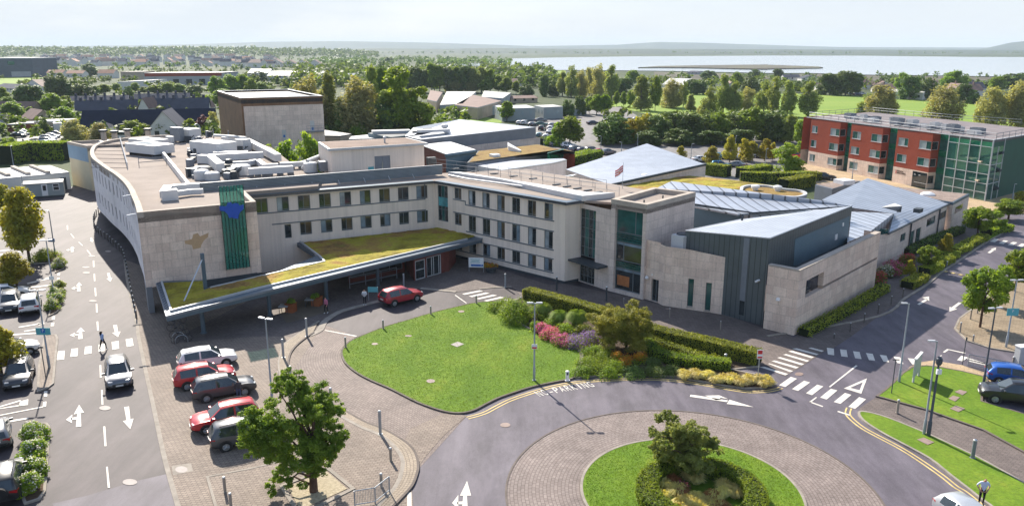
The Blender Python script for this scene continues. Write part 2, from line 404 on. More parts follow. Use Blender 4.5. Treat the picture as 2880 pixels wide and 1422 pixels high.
def raised(name, pts, h, m, label=None, kerb='kerb_stone', smooth=0, kw=.16):
 pts = [Vector((p[0], p[1], 0)) for p in (smoothline(pts, smooth, True) if smooth else pts)]
 a = sum(pts[k].x*pts[(k+1) % len(pts)].y-pts[(k+1) % len(pts)].x*pts[k].y for k in range(len(pts)))
 if a < 0: pts = pts[::-1]
 b = MB(); inner = offset(pts, kw, True); b.prism(inner, 0, h-.015); o = struct(b.build(name, m), label)
 if kerb:
  k = MB(); k.sweep(pts, 0, kw, 0, h, 0, True); struct(k.build('kerb', kerb))
 return o
b = MB(); b.face([(-14000, -60, 0), (14000, -60, 0), (14000, 17000, 0), (-14000, 17000, 0)]); struct(b.build('ground', 'meadow'), 'rough grass and open ground reaching to the horizon')
ZA = .012
sheet('car_park_road', [(-90, 8), (90, 8), (150, 60), (150, 150), (86, 150), (60, 118), (20, 118), (-20, 118), (-66, 150), (-110, 140), (-130, 100)], ZA, 'asphalt_old', 'asphalt of the entrance road and car park')
sheet('roundabout_road', [K(0, 2, 390, 1255), K(0, 2, 650, 1195), K(0, 2, 1020, 1085), K(0, 2, 1262, 1030), (-11, 52, 0), (-5, 66, 0), (24, 66, 0), (40, 80, 0), (62, 112, 0), (95, 146, 0), (146, 146, 0), (146, 62, 0), (88, 10, 0), (-20, 10, 0), (-17.2, 30, 0)], ZA+.004, 'asphalt_round', 'newer asphalt of the roundabout and right-hand road')
KERB_L = smoothline([K(0, 1, 930, 690), K(0, 1, 950, 850), K(0, 1, 985, 1000), K(0, 1, 1025, 1190), K(0, 2, 1030, 0), K(0, 2, 1080, 240), K(0, 2, 1150, 560), K(0, 2, 1230, 930), K(0, 2, 1335, 1300)], 5)
paved = [(p.x, p.y, 0) for p in KERB_L]+[(-14, 22, 0), (-4, 30, 0), K(1, 2, 1150, 1000), K(1, 2, 640, 580), K(1, 2, 245, 320), K(1, 1, 480, 1200), (-18, 75, 0), (-34, 82, 0)]
sheet('parking_bays', paved, ZA+.008, 'setts_parking', 'block paved parking bays')
b = MB(); b.sweep(KERB_L, -.14, .14, 0, .05); struct(b.build('kerb', 'kerb_stone'))
sheet('tan_strip', [K(0, 2, 1320, 1200), K(0, 2, 1545, 1150), K(0, 2, 1600, 1300), K(0, 2, 1345, 1300)], ZA+.012, 'pavers_tan', 'tan concrete strip')
b = MB()
for x0, y0, x1, y1 in ((1145, 376, 1310, 347), (1172, 505, 1430, 458), (1197, 608, 1450, 562), (1228, 718, 1450, 677), (1252, 843, 1570, 787), (1260, 948, 1590, 914)):
 A, B = K(0, 2, x0, y0), K(0, 2, x1, y1); b.sweep([A, A.lerp(B, 1.25)], -.05, .05, ZA, ZA+.013)
struct(b.build('bay_lines', 'paint_worn'), 'faint white parking bay lines', 'marking')
LAWN = [K(1, 2, *p) for p in ((640, 110), (632, 150), (660, 215), (740, 285), (850, 345), (1000, 410), (1200, 510), (1400, 578), (1530, 590), (1630, 568), (1720, 522), (1800, 482), (1900, 445))]+[K(2, 2, *p) for p in ((150, 395), (300, 362), (400, 343))]
left = resample(smoothline([K(1, 1, 520, 1180)]+[K(1, 2, *p) for p in ((370, 22), (275, 105), (238, 185), (243, 270), (300, 365), (420, 445), (640, 562), (800, 652), (950, 712), (1090, 792), (1165, 860), (1198, 940), (1200, 1010))], 6), 60)
right = resample(smoothline([K(1, 1, 750, 1262)]+[K(1, 2, *p) for p in ((700, 45), (645, 105), (632, 150), (660, 215), (740, 285), (850, 345), (1000, 410), (1200, 510), (1400, 580), (1570, 604))], 6), 60)
b = MB(); b.strip(left, right, ZA+.012); struct(b.build('drop_off_road', 'setts_strip'), 'block paved drop-off road curving round the lawn')
tri = [K(1, 2, 1200, 1012), K(1, 2, 1232, 950), K(1, 2, 1300, 862), K(1, 2, 1400, 750), K(1, 2, 1485, 675), K(1, 2, 1575, 600), K(1, 2, 1400, 585), K(1, 2, 1150, 700), K(1, 2, 1100, 800)]
sheet('drop_off_end', tri, ZA+.008, 'setts_parking', 'block paving at the end of the drop-off road')
band_out = left[4:]; band_in = resample(smoothline([K(1, 1, 470, 1150)]+[K(1, 2, *p) for p in ((220, 60), (178, 150), (165, 230), (185, 315), (250, 395), (380, 470), (620, 602), (780, 690), (930, 752), (1045, 850), (1098, 945), (1085, 1040))], 6), len(band_out))
tail_out = [K(1, 2, *p) for p in ((1192, 1040), (1155, 1130), (1060, 1235), (1000, 1300))]; tail_in = [K(1, 2, *p) for p in ((1078, 1070), (1035, 1150), (950, 1240), (890, 1300))]
bo = list(band_out)+resample(smoothline(tail_out, 6), 14); bi = list(band_in)+resample(smoothline(tail_in, 6), 14)
b = MB(); b.strip(bo, bi, .115); struct(b.build('footpath', 'pavers_light'), 'pale paver footpath along the drop-off kerb')
b = MB(); b.sweep(bo, -.02, .14, 0, .125); struct(b.build('kerb', 'kerb_dark'))
b = MB(); b.sweep(bi, -.03, .1, 0, .118); struct(b.build('kerb', 'kerb_stone'))
tp = [Vector((p.x, p.y, 0)) for p in bi[20:]]+[K(0, 2, 1610, 1330), K(0, 2, 1535, 1062), K(0, 2, 1900, 992), K(1, 2, 170, 948)]
raised('tree_pavement', tp, .12, 'setts_parking', 'block paved pavement round the big tree')
sheet('tree_pit', [K(1, 2, *p, .12) for p in ((235, 1125), (525, 1012), (680, 1142), (330, 1300))], .125, 'gravel_pale', 'pale gravel round the big tree trunk')
b = MB(); b.sweep([K(1, 2, *p, .12) for p in ((190, 1122), (535, 990), (722, 1142), (330, 1340))], -.12, .12, .1, .15, 0, True); struct(b.build('kerb', 'kerb_stone'))
apron = [K(1, 1, 385, 1265), K(1, 1, 490, 1215), K(1, 1, 530, 1150), K(1, 1, 640, 1080), K(1, 1, 930, 1000), K(1, 1, 1100, 905), K(1, 1, 1230, 905), K(1, 1, 1490, 932), K(1, 1, 1650, 912), K(1, 1, 1905, 892), K(2, 1, 60, 940), (-1.5, 77.5, 0), (4.2, 82.5, 0), (-5, 92.8, 0), (-10, 97, 0), (-25, 84, 0), (-30, 66.5, 0), K(0, 2, 1290, 0), K(0, 2, 1300, 60), K(1, 1, 0, 1262)]
sheet('entrance_apron', apron, ZA+.020, 'pavers_walk', 'paved apron before the entrance')
b = MB(); b.sweep(smoothline([K(1, 1, *p) for p in ((400, 1262), (490, 1218), (530, 1150), (640, 1080), (800, 1035), (930, 1000))], 4), -.12, .5, 0, .07); b.sweep(smoothline([K(1, 1, *p) for p in ((1225, 905), (1330, 915), (1490, 932))], 4), -.2, .3, 0, .07); b.sweep(smoothline([K(1, 1, *p) for p in ((1660, 910), (1780, 898), (1905, 892))], 4), -.12, .12, 0, .07)
struct(b.build('kerb', 'kerb_stone'))
sheet('terrace', [K(1, 1, 178, 1085), K(1, 1, 228, 1165), K(1, 1, 562, 1072), K(1, 1, 425, 985), K(1, 1, 190, 1020)], ZA+.026, 'pavers_light', 'pale paving round the planters')
walk = [K(2, 1, 20, 905), K(2, 1, 85, 985), K(2, 2, 1010, 20), K(2, 2, 1560, 190), K(2, 2, 1640, 210), K(3, 2, 0, 230), K(3, 2, 60, 285), K(3, 2, 130, 305), K(3, 2, 250, 235), K(3, 2, 420, 125), K(3, 2, 500, 90)]+[K(3, 1, *p) for p in ((610, 1270), (820, 1115), (1020, 980), (1180, 880), (1300, 780), (1480, 660), (1625, 560), (1760, 470), (1560, 440), (1350, 470), (1140, 640), (830, 880), (195, 1268))]+[K(2, 1, 1870, 1200), K(2, 1, 1560, 1090), K(2, 1, 1125, 1030), K(2, 1, 975, 990), K(2, 1, 390, 868)]
sheet('building_walk', walk, ZA+.016, 'pavers_walk', 'paved walk along the building')
b = MB(); b.sweep(smoothline([K(2, 1, 1905, 1262)]+[K(3, 1, *p) for p in ((350, 1265), (600, 1272), (820, 1115), (1020, 980), (1180, 880), (1300, 780), (1480, 660), (1625, 560))][2:], 4), -.14, .14, 0, .1); struct(b.build('kerb', 'kerb_stone'))
raised('corner_walk', [K(3, 1, *p) for p in ((1620, 575), (1660, 545), (1800, 470), (1770, 440), (1600, 500))], .1, 'lawn', 'grass under the trees by the far crossing')
bed_edge = [K(2, 2, *p) for p in ((470, 322), (492, 260), (514, 200), (518, 150), (490, 112), (440, 85), (300, 18))]+[K(2, 1, *p) for p in ((110, 1200), (-30, 1120), (-80, 1060), (-10, 1000))]
top_edge = [K(1, 1, *p) for p in ((1870, 1000), (1740, 1006), (1640, 1012), (1500, 1042), (1305, 1090), (1100, 1150), (950, 1195), (780, 1262))]+[K(1, 2, 690, 55)]
lp = smoothline(LAWN+bed_edge[:-1]+top_edge, 4, True)
raised('lawn', lp, .13, 'lawn', 'mown central lawn inside the drop-off loop', 'kerb_dark')
bed = [K(2, 2, *p) for p in ((470, 325), (700, 305), (1000, 302), (1200, 316), (1400, 350), (1600, 386), (1740, 404), (1880, 400))]+[K(3, 2, 45, 360), K(3, 2, 30, 335), K(2, 2, 1880, 310), K(2, 2, 1650, 262), K(2, 2, 1850, 240), K(2, 2, 1835, 180), K(2, 2, 1560, 110), K(2, 2, 1010, -30), K(2, 1, 85, 975)]+bed_edge[::-1]
raised('planting_bed', bed, .12, 'soil', 'dark soil of the planting bed', 'kerb_stone')
RC = Vector((10.4, 41.0, 0))
ringp = lambda r: [Vector((RC.x+r*math.cos(t), RC.y+r*math.sin(t), 0)) for t in np.linspace(0, 2*math.pi, 97)]
b = MB(); b.strip(ringp(10.75), ringp(6.4), ZA+.012); struct(b.build('roundabout_paving', 'setts_ring'), 'ring of block paving round the roundabout lawn')
b = MB(); b.sweep(ringp(10.75)[:-1], -.06, .06, 0, .05, 0, True); struct(b.build('kerb', 'kerb_dark'))
raised('roundabout_lawn', ringp(6.42)[:-1], .13, 'lawn', 'round lawn of the roundabout', 'kerb_stone')
raised('lawn', [K(3, 2, *p) for p in ((800, 462), (860, 418), (920, 365), (1000, 285), (1075, 240), (1180, 232), (1270, 242), (1450, 275), (1600, 312), (1645, 345), (1600, 420), (1600, 500), (1910, 592), (2200, 690), (2200, 1020), (1910, 885), (1600, 715), (1250, 592), (1180, 565))], .13, 'lawn', 'lawn by the parked blue and black cars', 'kerb_dark')
raised('lawn', smoothline([K(3, 2, *p) for p in ((668, 580), (740, 578), (900, 622), (1150, 722), (1220, 752), (1560, 912), (1910, 1105), (2300, 1330), (1900, 1420), (1640, 1272), (1480, 1150), (1350, 1050), (1200, 930), (1000, 820), (850, 740), (705, 645))], 3, True), .13, 'lawn', 'grass verge along the roundabout road', 'kerb_stone')
sheet('garden_path', [K(3, 2, *p) for p in ((690, 540), (800, 465), (1180, 562), (1250, 592), (1600, 715), (1910, 885), (2400, 1120), (2400, 1390), (1910, 1105), (1560, 912), (1220, 752), (1150, 722), (900, 622), (740, 578), (670, 580))], ZA+.012, 'pavers_walk', 'paved path between the two lawns')
sheet('corner_path', [K(3, 2, *p) for p in ((1000, 290), (1060, 235), (1140, 202), (1230, 190), (1450, 225), (1640, 288), (1910, 345), (1910, 420), (1640, 345), (1450, 280), (1270, 245), (1075, 243))], ZA+.014, 'pavers_fore', 'tan footpath round the lawn corner')
raised('corner_pavement', [K(3, 1, *p) for p in ((1385, 1205), (1420, 1130), (1500, 1070), (1600, 985), (1760, 860), (1910, 740), (2500, 420))]+[K(3, 2, *p) for p in ((2500, 210), (1910, 140), (1850, 134), (1650, 103), (1480, 48))], .12, 'pavers_tan', 'tan paved corner with street trees')
def island(pts, z, m, label, inset=None): return raised('traffic_island', pts, z, m, label, 'kerb_stone')
island([K(0, 2, *p) for p in ((300, 660), (355, 662), (376, 690), (360, 1000), (345, 1170), (300, 1230), (180, 1268), (165, 1230), (200, 960), (250, 780))], .13, 'bark', 'kerbed bed with a row of shrubs beside the road')
island([K(0, 2, *p) for p in ((330, 5), (420, 0), (436, 30), (405, 365), (360, 400), (275, 432), (285, 240))], .13, 'setts_parking', 'paved island with signposts beside the crossing')
island([K(0, 1, *p) for p in ((385, 1000), (420, 860), (455, 850), (472, 900), (450, 1060), (430, 1085), (360, 1118))], .13, 'bark', 'kerbed bed with white flowering shrubs')
island([K(0, 1, *p) for p in ((250, 722), (270, 640), (440, 640), (492, 690), (480, 762), (410, 792), (405, 716))], .13, 'bark', 'kerbed bed with a round green shrub')
def marks(name, polys, m='paint_white', label=None, z=ZA+.024):
 b = MB()
 for p in polys: b.poly([(q.x, q.y, z) for q in p])
 return struct(b.build(name, m), label, 'marking')
def pl(c, r, *pts): return [K(c, r, *p) for p in pts]
marks('zebra_crossing', [pl(0, 2, (432, 122), (484, 117), (478, 183), (423, 188)), pl(0, 2, (533, 104), (582, 99), (578, 158), (524, 164)), pl(0, 2, (634, 88), (685, 82), (682, 139), (628, 145)), pl(0, 2, (735, 72), (785, 64), (783, 120), (735, 126)), pl(0, 2, (832, 53), (884, 44), (888, 103), (838, 110)), pl(0, 2, (936, 33), (986, 24), (996, 80), (946, 90))], label='white crossing squares on the left road')
def bars(c, r, l): return [pl(c, r, (x0, y0), (x1, y1), (x2, y2), (x3, y3)) for x0, y0, x1, y1, x2, y2, x3, y3 in l]
marks('zebra_crossing', bars(1, 1, [(1535, 945, 1665, 918, 1693, 925, 1555, 952), (1585, 963, 1712, 935, 1742, 941, 1610, 970), (1640, 980, 1765, 951, 1798, 957, 1664, 986), (1697, 996, 1822, 966, 1852, 973, 1722, 1001), (1790, 1000, 1880, 983, 1905, 990, 1850, 1003)]), label='white zebra bars by the entrance')
marks('zebra_crossing', bars(3, 2, [(300, 98, 322, 94, 416, 118, 400, 126), (180, 103, 215, 99, 378, 143, 360, 151), (150, 122, 180, 118, 342, 165, 322, 173), (112, 147, 135, 142, 308, 192, 288, 200), (68, 170, 92, 165, 270, 217, 248, 225), (25, 195, 50, 190, 229, 241, 207, 250), (0, 214, 12, 212, 188, 269, 165, 277), (-60, 240, -30, 236, 150, 291, 128, 300)]), label='white zebra bars across the raised table')
marks('zebra_crossing', bars(3, 2, [(170, 312, 216, 326, 128, 388, 82, 374), (268, 341, 314, 354, 224, 417, 178, 403), (366, 371, 413, 383, 328, 449, 283, 434), (468, 401, 517, 413, 437, 481, 388, 466), (573, 432, 621, 446, 540, 513, 490, 499), (679, 463, 730, 479, 650, 551, 598, 535)]), label='white crossing squares at the roundabout exit')
marks('zebra_crossing', bars(3, 2, [(438, 95, 490, 102, 493, 152, 446, 146), (536, 107, 585, 112, 594, 165, 546, 159), (633, 121, 682, 127, 697, 180, 649, 173), (730, 135, 780, 141, 798, 192, 752, 187), (832, 148, 882, 154, 903, 204, 860, 198), (936, 161, 985, 167, 1010, 217, 965, 210), (1040, 173, 1092, 178, 1110, 222, 1075, 220)]), label='white crossing squares across the right-hand road')
marks('zebra_crossing', bars(3, 1, [(1688, 533, 1722, 537, 1690, 561, 1652, 556), (1756, 546, 1790, 550, 1756, 574, 1719, 568), (1824, 558, 1858, 562, 1824, 586, 1787, 580), (1890, 570, 1925, 574, 1893, 596, 1856, 590), (1905, 612, 1960, 618, 1925, 642, 1868, 634)]), label='white crossing squares far up the right-hand road')
def arrow2(c, r, x, y, s=1., sy=1.):          # straight-and-left arrow
 f = lambda p: (x+p[0]*s, y+p[1]*s*sy)
 return [[K(c, r, *f(p)) for p in q] for q in (((590, 520), (627, 578), (550, 592)), ((576, 590), (602, 585), (606, 682), (566, 686)), ((572, 612), (572, 630), (530, 634), (530, 617)), ((492, 632), (540, 592), (535, 656)))]
def arr_at(c, r, x, y, s, sy=1.): return [[K(c, r, x+(p[0]-590)*s, y+(p[1]-520)*s*sy) for p in q] for q in (((590, 520), (627, 578), (550, 592)), ((576, 590), (602, 585), (606, 682), (566, 686)), ((572, 612), (572, 630), (530, 634), (530, 617)), ((492, 632), (540, 592), (535, 656)))]
up_arrows = arrow2(0, 2, 0, 0)+arr_at(0, 1, 602, 1195, .85, .62)+arr_at(0, 1, 590, 858, .6, .7)+arr_at(0, 1, 540, 592, .5, .5)
marks('road_arrow', up_arrows, label='white straight-on-and-left arrows on the left road')
dn = []
for c, r, x, y, s, sy in ((0, 2, 972, 702, 1., 1.), (0, 1, 880, 1268, .8, .68), (0, 1, 824, 855, .55, .7), (0, 1, 690, 560, .4, .5)):
 f = lambda p: K(c, r, x+(p[0]-972)*s, y+(p[1]-702)*s*sy)
 dn += [[f(p) for p in ((972, 702), (916, 642), (996, 622))], [f(p) for p in ((944, 638), (926, 538), (962, 532), (972, 630))]]
marks('road_arrow', dn, label='white arrows pointing back down the left road')
marks('road_arrow', [pl(1, 2, (1573, 1087), (1603, 1196), (1520, 1198)), pl(1, 2, (1545, 1198), (1572, 1197), (1578, 1290), (1535, 1290)), pl(1, 2, (1540, 1240), (1540, 1262), (1500, 1262), (1500, 1242)), pl(1, 2, (1462, 1252), (1508, 1192), (1508, 1300))], label='white straight-on-and-left arrow below the lawn')
marks('road_arrow', [pl(2, 2, (1620, 482), (1803, 538), (1600, 514)), pl(2, 2, (1330, 445), (1325, 460), (1600, 500), (1612, 488), (1390, 452)), pl(2, 2, (1520, 485), (1478, 466), (1436, 452), (1545, 450), (1612, 478), (1545, 466), (1560, 484))], label='white arrow before the crossing on the roundabout')
marks('road_arrow', [pl(3, 1, (1200, 965), (1202, 998), (1148, 972)), pl(3, 1, (1178, 980), (1192, 990), (1130, 1028), (1112, 1022))], label='white arrow pointing away on the right-hand road')
marks('road_arrow', [pl(3, 1, (1352, 1042), (1352, 1078), (1410, 1058)), pl(3, 1, (1368, 1046), (1386, 1056), (1442, 1014), (1420, 1008))], label='white arrow pointing towards the roundabout')
marks('road_arrow', [pl(3, 1, (1700, 600), (1695, 622), (1660, 610)), pl(3, 1, (1672, 612), (1690, 618), (1655, 643), (1635, 638))], label='white arrow near the far crossing')
tri_o, tri_i = [K(3, 2, *p) for p in ((738, 323), (565, 398), (695, 438))], [K(3, 2, *p) for p in ((706, 352), (612, 394), (683, 412))]
marks('give_way_mark', [[tri_o[k], tri_o[(k+1) % 3], tri_i[(k+1) % 3], tri_i[k]] for k in range(3)], label='white give-way triangle outline on the road')
ln = bars(3, 2, [(655, 225, 668, 230, 463, 390, 453, 386), (358, 462, 366, 466, 318, 504, 304, 500), (304, 500, 318, 497, 412, 530, 405, 537), (522, 565, 516, 573, 608, 602, 612, 594)])
marks('road_lines', ln, label='white lane lines by the give-way mark')
marks('road_lines', bars(3, 2, [(1302, 128, 1335, 104, 1350, 110, 1318, 132), (1340, 105, 1346, 112, 1470, 140, 1470, 133), (1262, 166, 1292, 150, 1298, 155, 1258, 176), (1440, 155, 1490, 168, 1450, 196, 1408, 188), (1490, 170, 1485, 180, 1740, 238, 1745, 250), (1500, 190, 1496, 197, 1720, 250, 1720, 244)]), label='white lines on the car park entrance road')
dash = bars(0, 1, [(692, 697, 702, 697, 704, 745, 694, 745), (698, 795, 708, 795, 711, 850, 701, 850), (704, 900, 715, 900, 719, 962, 709, 962), (714, 1020, 725, 1018, 728, 1085, 717, 1086), (720, 1152, 732, 1150, 736, 1220, 725, 1220), (645, 620, 652, 618, 682, 654, 674, 656), (583, 560, 590, 558, 619, 586, 613, 588), (523, 498, 530, 497, 556, 528, 550, 530), (498, 435, 506, 435, 508, 468, 500, 468)])+bars(0, 2, [(742, 225, 755, 224, 758, 318, 745, 320), (753, 410, 766, 409, 771, 520, 758, 521), (770, 682, 785, 681, 795, 828, 779, 830), (791, 983, 804, 981, 820, 1138, 804, 1140)])
marks('centre_line', dash, 'paint_white', 'dashed white centre line of the left road')
edge = bars(0, 2, [(328, 420, 354, 417, 352, 458, 328, 460), (322, 500, 347, 495, 344, 532, 318, 538), (230, 132, 284, 124, 284, 132, 232, 139), (0, 595, 316, 533, 320, 540, 0, 602), (45, 640, 212, 615, 212, 626, 48, 655), (150, 495, 212, 478, 208, 522, 142, 530), (0, 530, 150, 485, 160, 492, 0, 540), (0, 545, 145, 522, 150, 530, 0, 552)])+bars(0, 1, [(388, 1115, 411, 1110, 408, 1136, 386, 1138), (382, 1162, 406, 1158, 402, 1185, 378, 1186), (430, 790, 449, 788, 446, 808, 428, 809), (427, 826, 445, 824, 442, 840, 424, 842), (160, 900, 410, 872, 410, 880, 160, 912), (200, 865, 380, 825, 380, 832, 205, 872), (270, 838, 390, 815, 390, 821, 270, 844), (0, 622, 160, 605, 160, 610, 0, 630), (0, 650, 160, 628, 160, 634, 0, 658), (140, 1190, 320, 1160, 322, 1168, 140, 1198), (180, 1220, 330, 1198, 330, 1205, 180, 1228), (0, 1250, 300, 1232, 300, 1240, 0, 1262), (275, 1165, 330, 1145, 330, 1170, 290, 1180)])
marks('bay_lines', edge, 'paint_white', 'white bay and give-way lines in the left car park')
yl = [K(1, 2, *p) for p in ((1575, 618), (1700, 582), (1800, 530), (1900, 482))]+[K(2, 2, *p) for p in ((150, 428), (300, 385), (450, 357), (600, 342), (800, 332), (1000, 328), (1200, 338), (1400, 365), (1600, 400), (1750, 422), (1880, 420))]+[K(3, 2, 60, 405), K(3, 2, 95, 392)]
yl = smoothline(yl, 4); b = MB()
for o in (-.16, .14): b.sweep(yl, o-.05, o+.05, ZA, ZA+.02)
yr = smoothline([K(3, 2, *p) for p in ((605, 545), (596, 590), (640, 640), (720, 700), (840, 765), (1000, 850), (1150, 945), (1300, 1050), (1400, 1130), (1480, 1180), (1640, 1310))], 4)
for o in (-.16, .14): b.sweep(yr, o-.05, o+.05, ZA, ZA+.02)
struct(b.build('yellow_lines', 'paint_yellow'), 'double yellow lines along the kerbs', 'marking')
b = MB()
for k in range(8):
 A = K(3, 1, 1312+k*28, 776+k*6.2); B_ = K(3, 1, 1312+k*28+22, 776+k*6.2+5)
 b.sweep([A, B_], -.22, .22, 0, .06, k % 2)
struct(b.build('speed_hump', ['paint_yellow', 'kerb_dark']), 'yellow and black speed hump across the right-hand road')
marks('white_line', bars(1, 1, [(1480, 955, 1488, 953, 1572, 1013, 1565, 1016), (510, 1218, 516, 1214, 750, 1257, 748, 1264)])+bars(1, 2, [(1128, 1172, 1158, 1172, 1160, 1300, 1128, 1300), (930, 1248, 945, 1246, 950, 1290, 935, 1290)]), 'paint_white', 'thin white joint lines on the drop-off road')
def covers(name, l, m, label, z):
 b = MB()
 for c, r, x, y, rx, ry in l: b.poly([K(c, r, x+rx*math.cos(t), y+ry*math.sin(t), z) for t in np.linspace(0, 6.283, 17)[:-1]])
 struct(b.build(name, m), label, 'cover')
covers('manhole_cover', [(0, 2, 782, 541, 43, 17), (0, 2, 968, 1092, 55, 23), (0, 1, 692, 995, 30, 7), (0, 1, 684, 662, 25, 6), (0, 1, 643, 785, 28, 7), (0, 1, 640, 745, 28, 6), (0, 1, 805, 626, 22, 6), (0, 2, 1352, 998, 46, 24)], 'cover_pale', 'pale manhole covers in the left road', ZA+.026)
covers('manhole_cover', [(1, 2, 1302, 340, 32, 14), (1, 2, 886, 64, 24, 8), (1, 2, 1135, 4, 26, 6), (1, 1, 1530, 1073, 24, 8)], 'cover_iron', 'brown covers in the lawn', .135)
covers('manhole_cover', [(1, 2, 1858, 667, 38, 17), (3, 2, 232, 288, 32, 13), (2, 1, 1165, 1054, 24, 6)], 'cover_iron', 'round brown covers in the roundabout road', ZA+.026)
b = MB(); b.poly(KL(1, 2, ((1450, 68), (1503, 47), (1552, 65), (1498, 87)), .14)); struct(b.build('access_cover', 'cover_pale'), 'pale square cover in the middle of the lawn', 'cover')
b = MB()
for q in (((1390, 420), (1430, 404), (1485, 420), (1450, 445)), ((1345, 470), (1380, 448), (1430, 462), (1395, 492)), ((1355, 545), (1400, 522), (1470, 545), (1420, 570)), ((1110, 775), (1160, 760), (1240, 795), (1190, 815))): b.poly(KL(3, 2, q, .14))
struct(b.build('access_cover', 'cover_iron'), 'worn earthy patches in the lawns on the right', 'cover')
sheet('drain_surround', [K(0, 2, *p) for p in ((1280, 975), (1425, 955), (1440, 1015), (1290, 1045))], ZA+.022, 'kerb_stone', 'concrete square round a manhole in the bays')
cu = bpy.data.curves.new('letter', 'FONT'); fb = MB(); txt = 'NO-PARKING'
base = smoothline([K(2, 2, *p) for p in ((205, 462), (300, 440), (420, 418), (520, 402), (625, 384))], 6); pts = resample(base, 101)
Lt = sum((pts[k+1]-pts[k]).length for k in range(100)); adv = Lt/len(txt)
for k, ch in enumerate(txt):
 cu.body = ch; cu.size = 1.0; to = bpy.data.objects.new('letter', cu); COL.objects.link(to); bpy.context.view_layer.update()
 me = to.to_mesh(); n = len(me.vertices); xs = [v.co.x for v in me.vertices]; ys = [v.co.y for v in me.vertices]
 p = pts[int((k+.5)/len(txt)*100)]; q = pts[min(100, int((k+.5)/len(txt)*100)+3)]; d = (q-p).normalized(); nn = Vector((-d.y, d.x, 0))
 wx = max(xs)-min(xs); sx = {'I': adv*.2, '-': adv*.55}.get(ch, adv*.74)/max(.08, wx); hy = 1.05
 i0 = len(fb.v)
 for v in me.vertices:
  u = (v.co.x-(max(xs)+min(xs))/2)*sx; h = v.co.y/.72*hy
  fb.v.append(tuple(p+d*u+nn*h+Vector((0, 0, ZA+.03))))
 for f in me.polygons: fb.f.append(tuple(i0+i for i in f.vertices)); fb.m.append(0)
 to.to_mesh_clear(); bpy.data.objects.remove(to)
struct(fb.build('road_lettering', 'paint_white'), 'white NO-PARKING lettering on the roundabout road', 'marking')
sheet('playing_field', KL(2, 0, ((735, 790), (1000, 850), (1450, 960)))+KL(3, 0, ((200, 960), (1000, 960), (1500, 980), (2000, 990), (2000, 808), (1570, 778), (1150, 746), (680, 718), (180, 700)))+[K(2, 0, 1000, 700)], .02, 'playing_field', 'bright green playing field')
sheet('field', KL(0, 0, ((-40, 578), (330, 580), (330, 622), (-40, 632))), .02, 'playing_field', 'bright green field among the houses')
sheet('field', KL(1, 0, ((1450, 815), (1600, 850), (1830, 900), (1830, 920), (1500, 900), (1420, 830))), .02, 'playing_field', 'bright lawn by the grey cabins')
sheet('field', KL(2, 0, ((560, 820), (760, 850), (700, 880), (480, 880), (560, 860))), .02, 'playing_field', 'bright lawn beyond the car park')
sheet('field', KL(2, 0, ((200, 525), (400, 522), (400, 548), (200, 552))), .03, 'playing_field', 'coastal meadow')
sheet('shore_meadow', KL(2, 0, ((1060, 535), (1500, 548), (1910, 565)))+KL(3, 0, ((300, 548), (700, 556), (1250, 565), (1680, 572), (1680, 600), (700, 600), (300, 600)))+[K(2, 0, 1060, 590)], .03, 'shore', 'olive shore meadow')
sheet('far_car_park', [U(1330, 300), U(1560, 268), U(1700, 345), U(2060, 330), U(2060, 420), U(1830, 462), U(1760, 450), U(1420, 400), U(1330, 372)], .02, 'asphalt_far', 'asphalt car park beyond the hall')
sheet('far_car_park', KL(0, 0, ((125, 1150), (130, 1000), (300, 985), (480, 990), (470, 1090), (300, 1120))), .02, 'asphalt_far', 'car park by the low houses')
sheet('forecourt', [U(1985, 432), U(2030, 398), U(2330, 480), (95, 150, 0), (120, 130, 0), U(2620, 540), U(2440, 530), U(2150, 478), U(2040, 462)], .02, 'pavers_fore', 'tan forecourt of the red brick building')
m, nt_, N_, L_, b_ = nodes('water'); b_.inputs['Base Color'].default_value = (.30, .33, .36, 1); b_.inputs['Roughness'].default_value = .12; b_.inputs['Specular IOR Level'].default_value = 1.0; b_.inputs['IOR'].default_value = 1.5
bump(nt_, b_, noise(nt_, coord(nt_, 'Object', (.02, .1, 1)), 1., 4), .04, 1.)
near = KL(3, 0, ((2300, 572), (1680, 570), (1250, 563), (700, 557), (300, 545)), .6)+KL(2, 0, ((1910, 545), (1500, 536), (1060, 528), (640, 524), (200, 522), (0, 500)), .6)+KL(1, 0, ((1900, 500), (1650, 492), (1400, 492), (1420, 480), (1600, 474), (1780, 470), (1720, 456), (1900, 446)), .6)
far = KL(2, 0, ((0, 437), (400, 428), (900, 421), (1900, 415)), .6)+KL(3, 0, ((700, 416), (1500, 425), (2300, 427)), .6)
sheet('bay_water', near+far, .6, 'water', 'pale calm water of the bay')
b = MB(); spit = KL(2, 0, ((940, 506), (1100, 496), (1350, 491), (1600, 488), (1900, 484)), 1)+KL(3, 0, ((0, 486), (380, 500), (410, 506), (380, 509), (200, 512), (0, 516)), 1)+KL(2, 0, ((1900, 518), (1700, 515), (1400, 508), (1100, 505)), 1)
b.prism(spit, 0, 1.6); struct(b.build('spit', 'shore'), 'low brown spit of land in the bay')
ground('hill_far', [(0, (.018, .034, .022)), (.5, (.035, .055, .03)), (1, (.085, .10, .045))], .0025, .02, bmp=0)
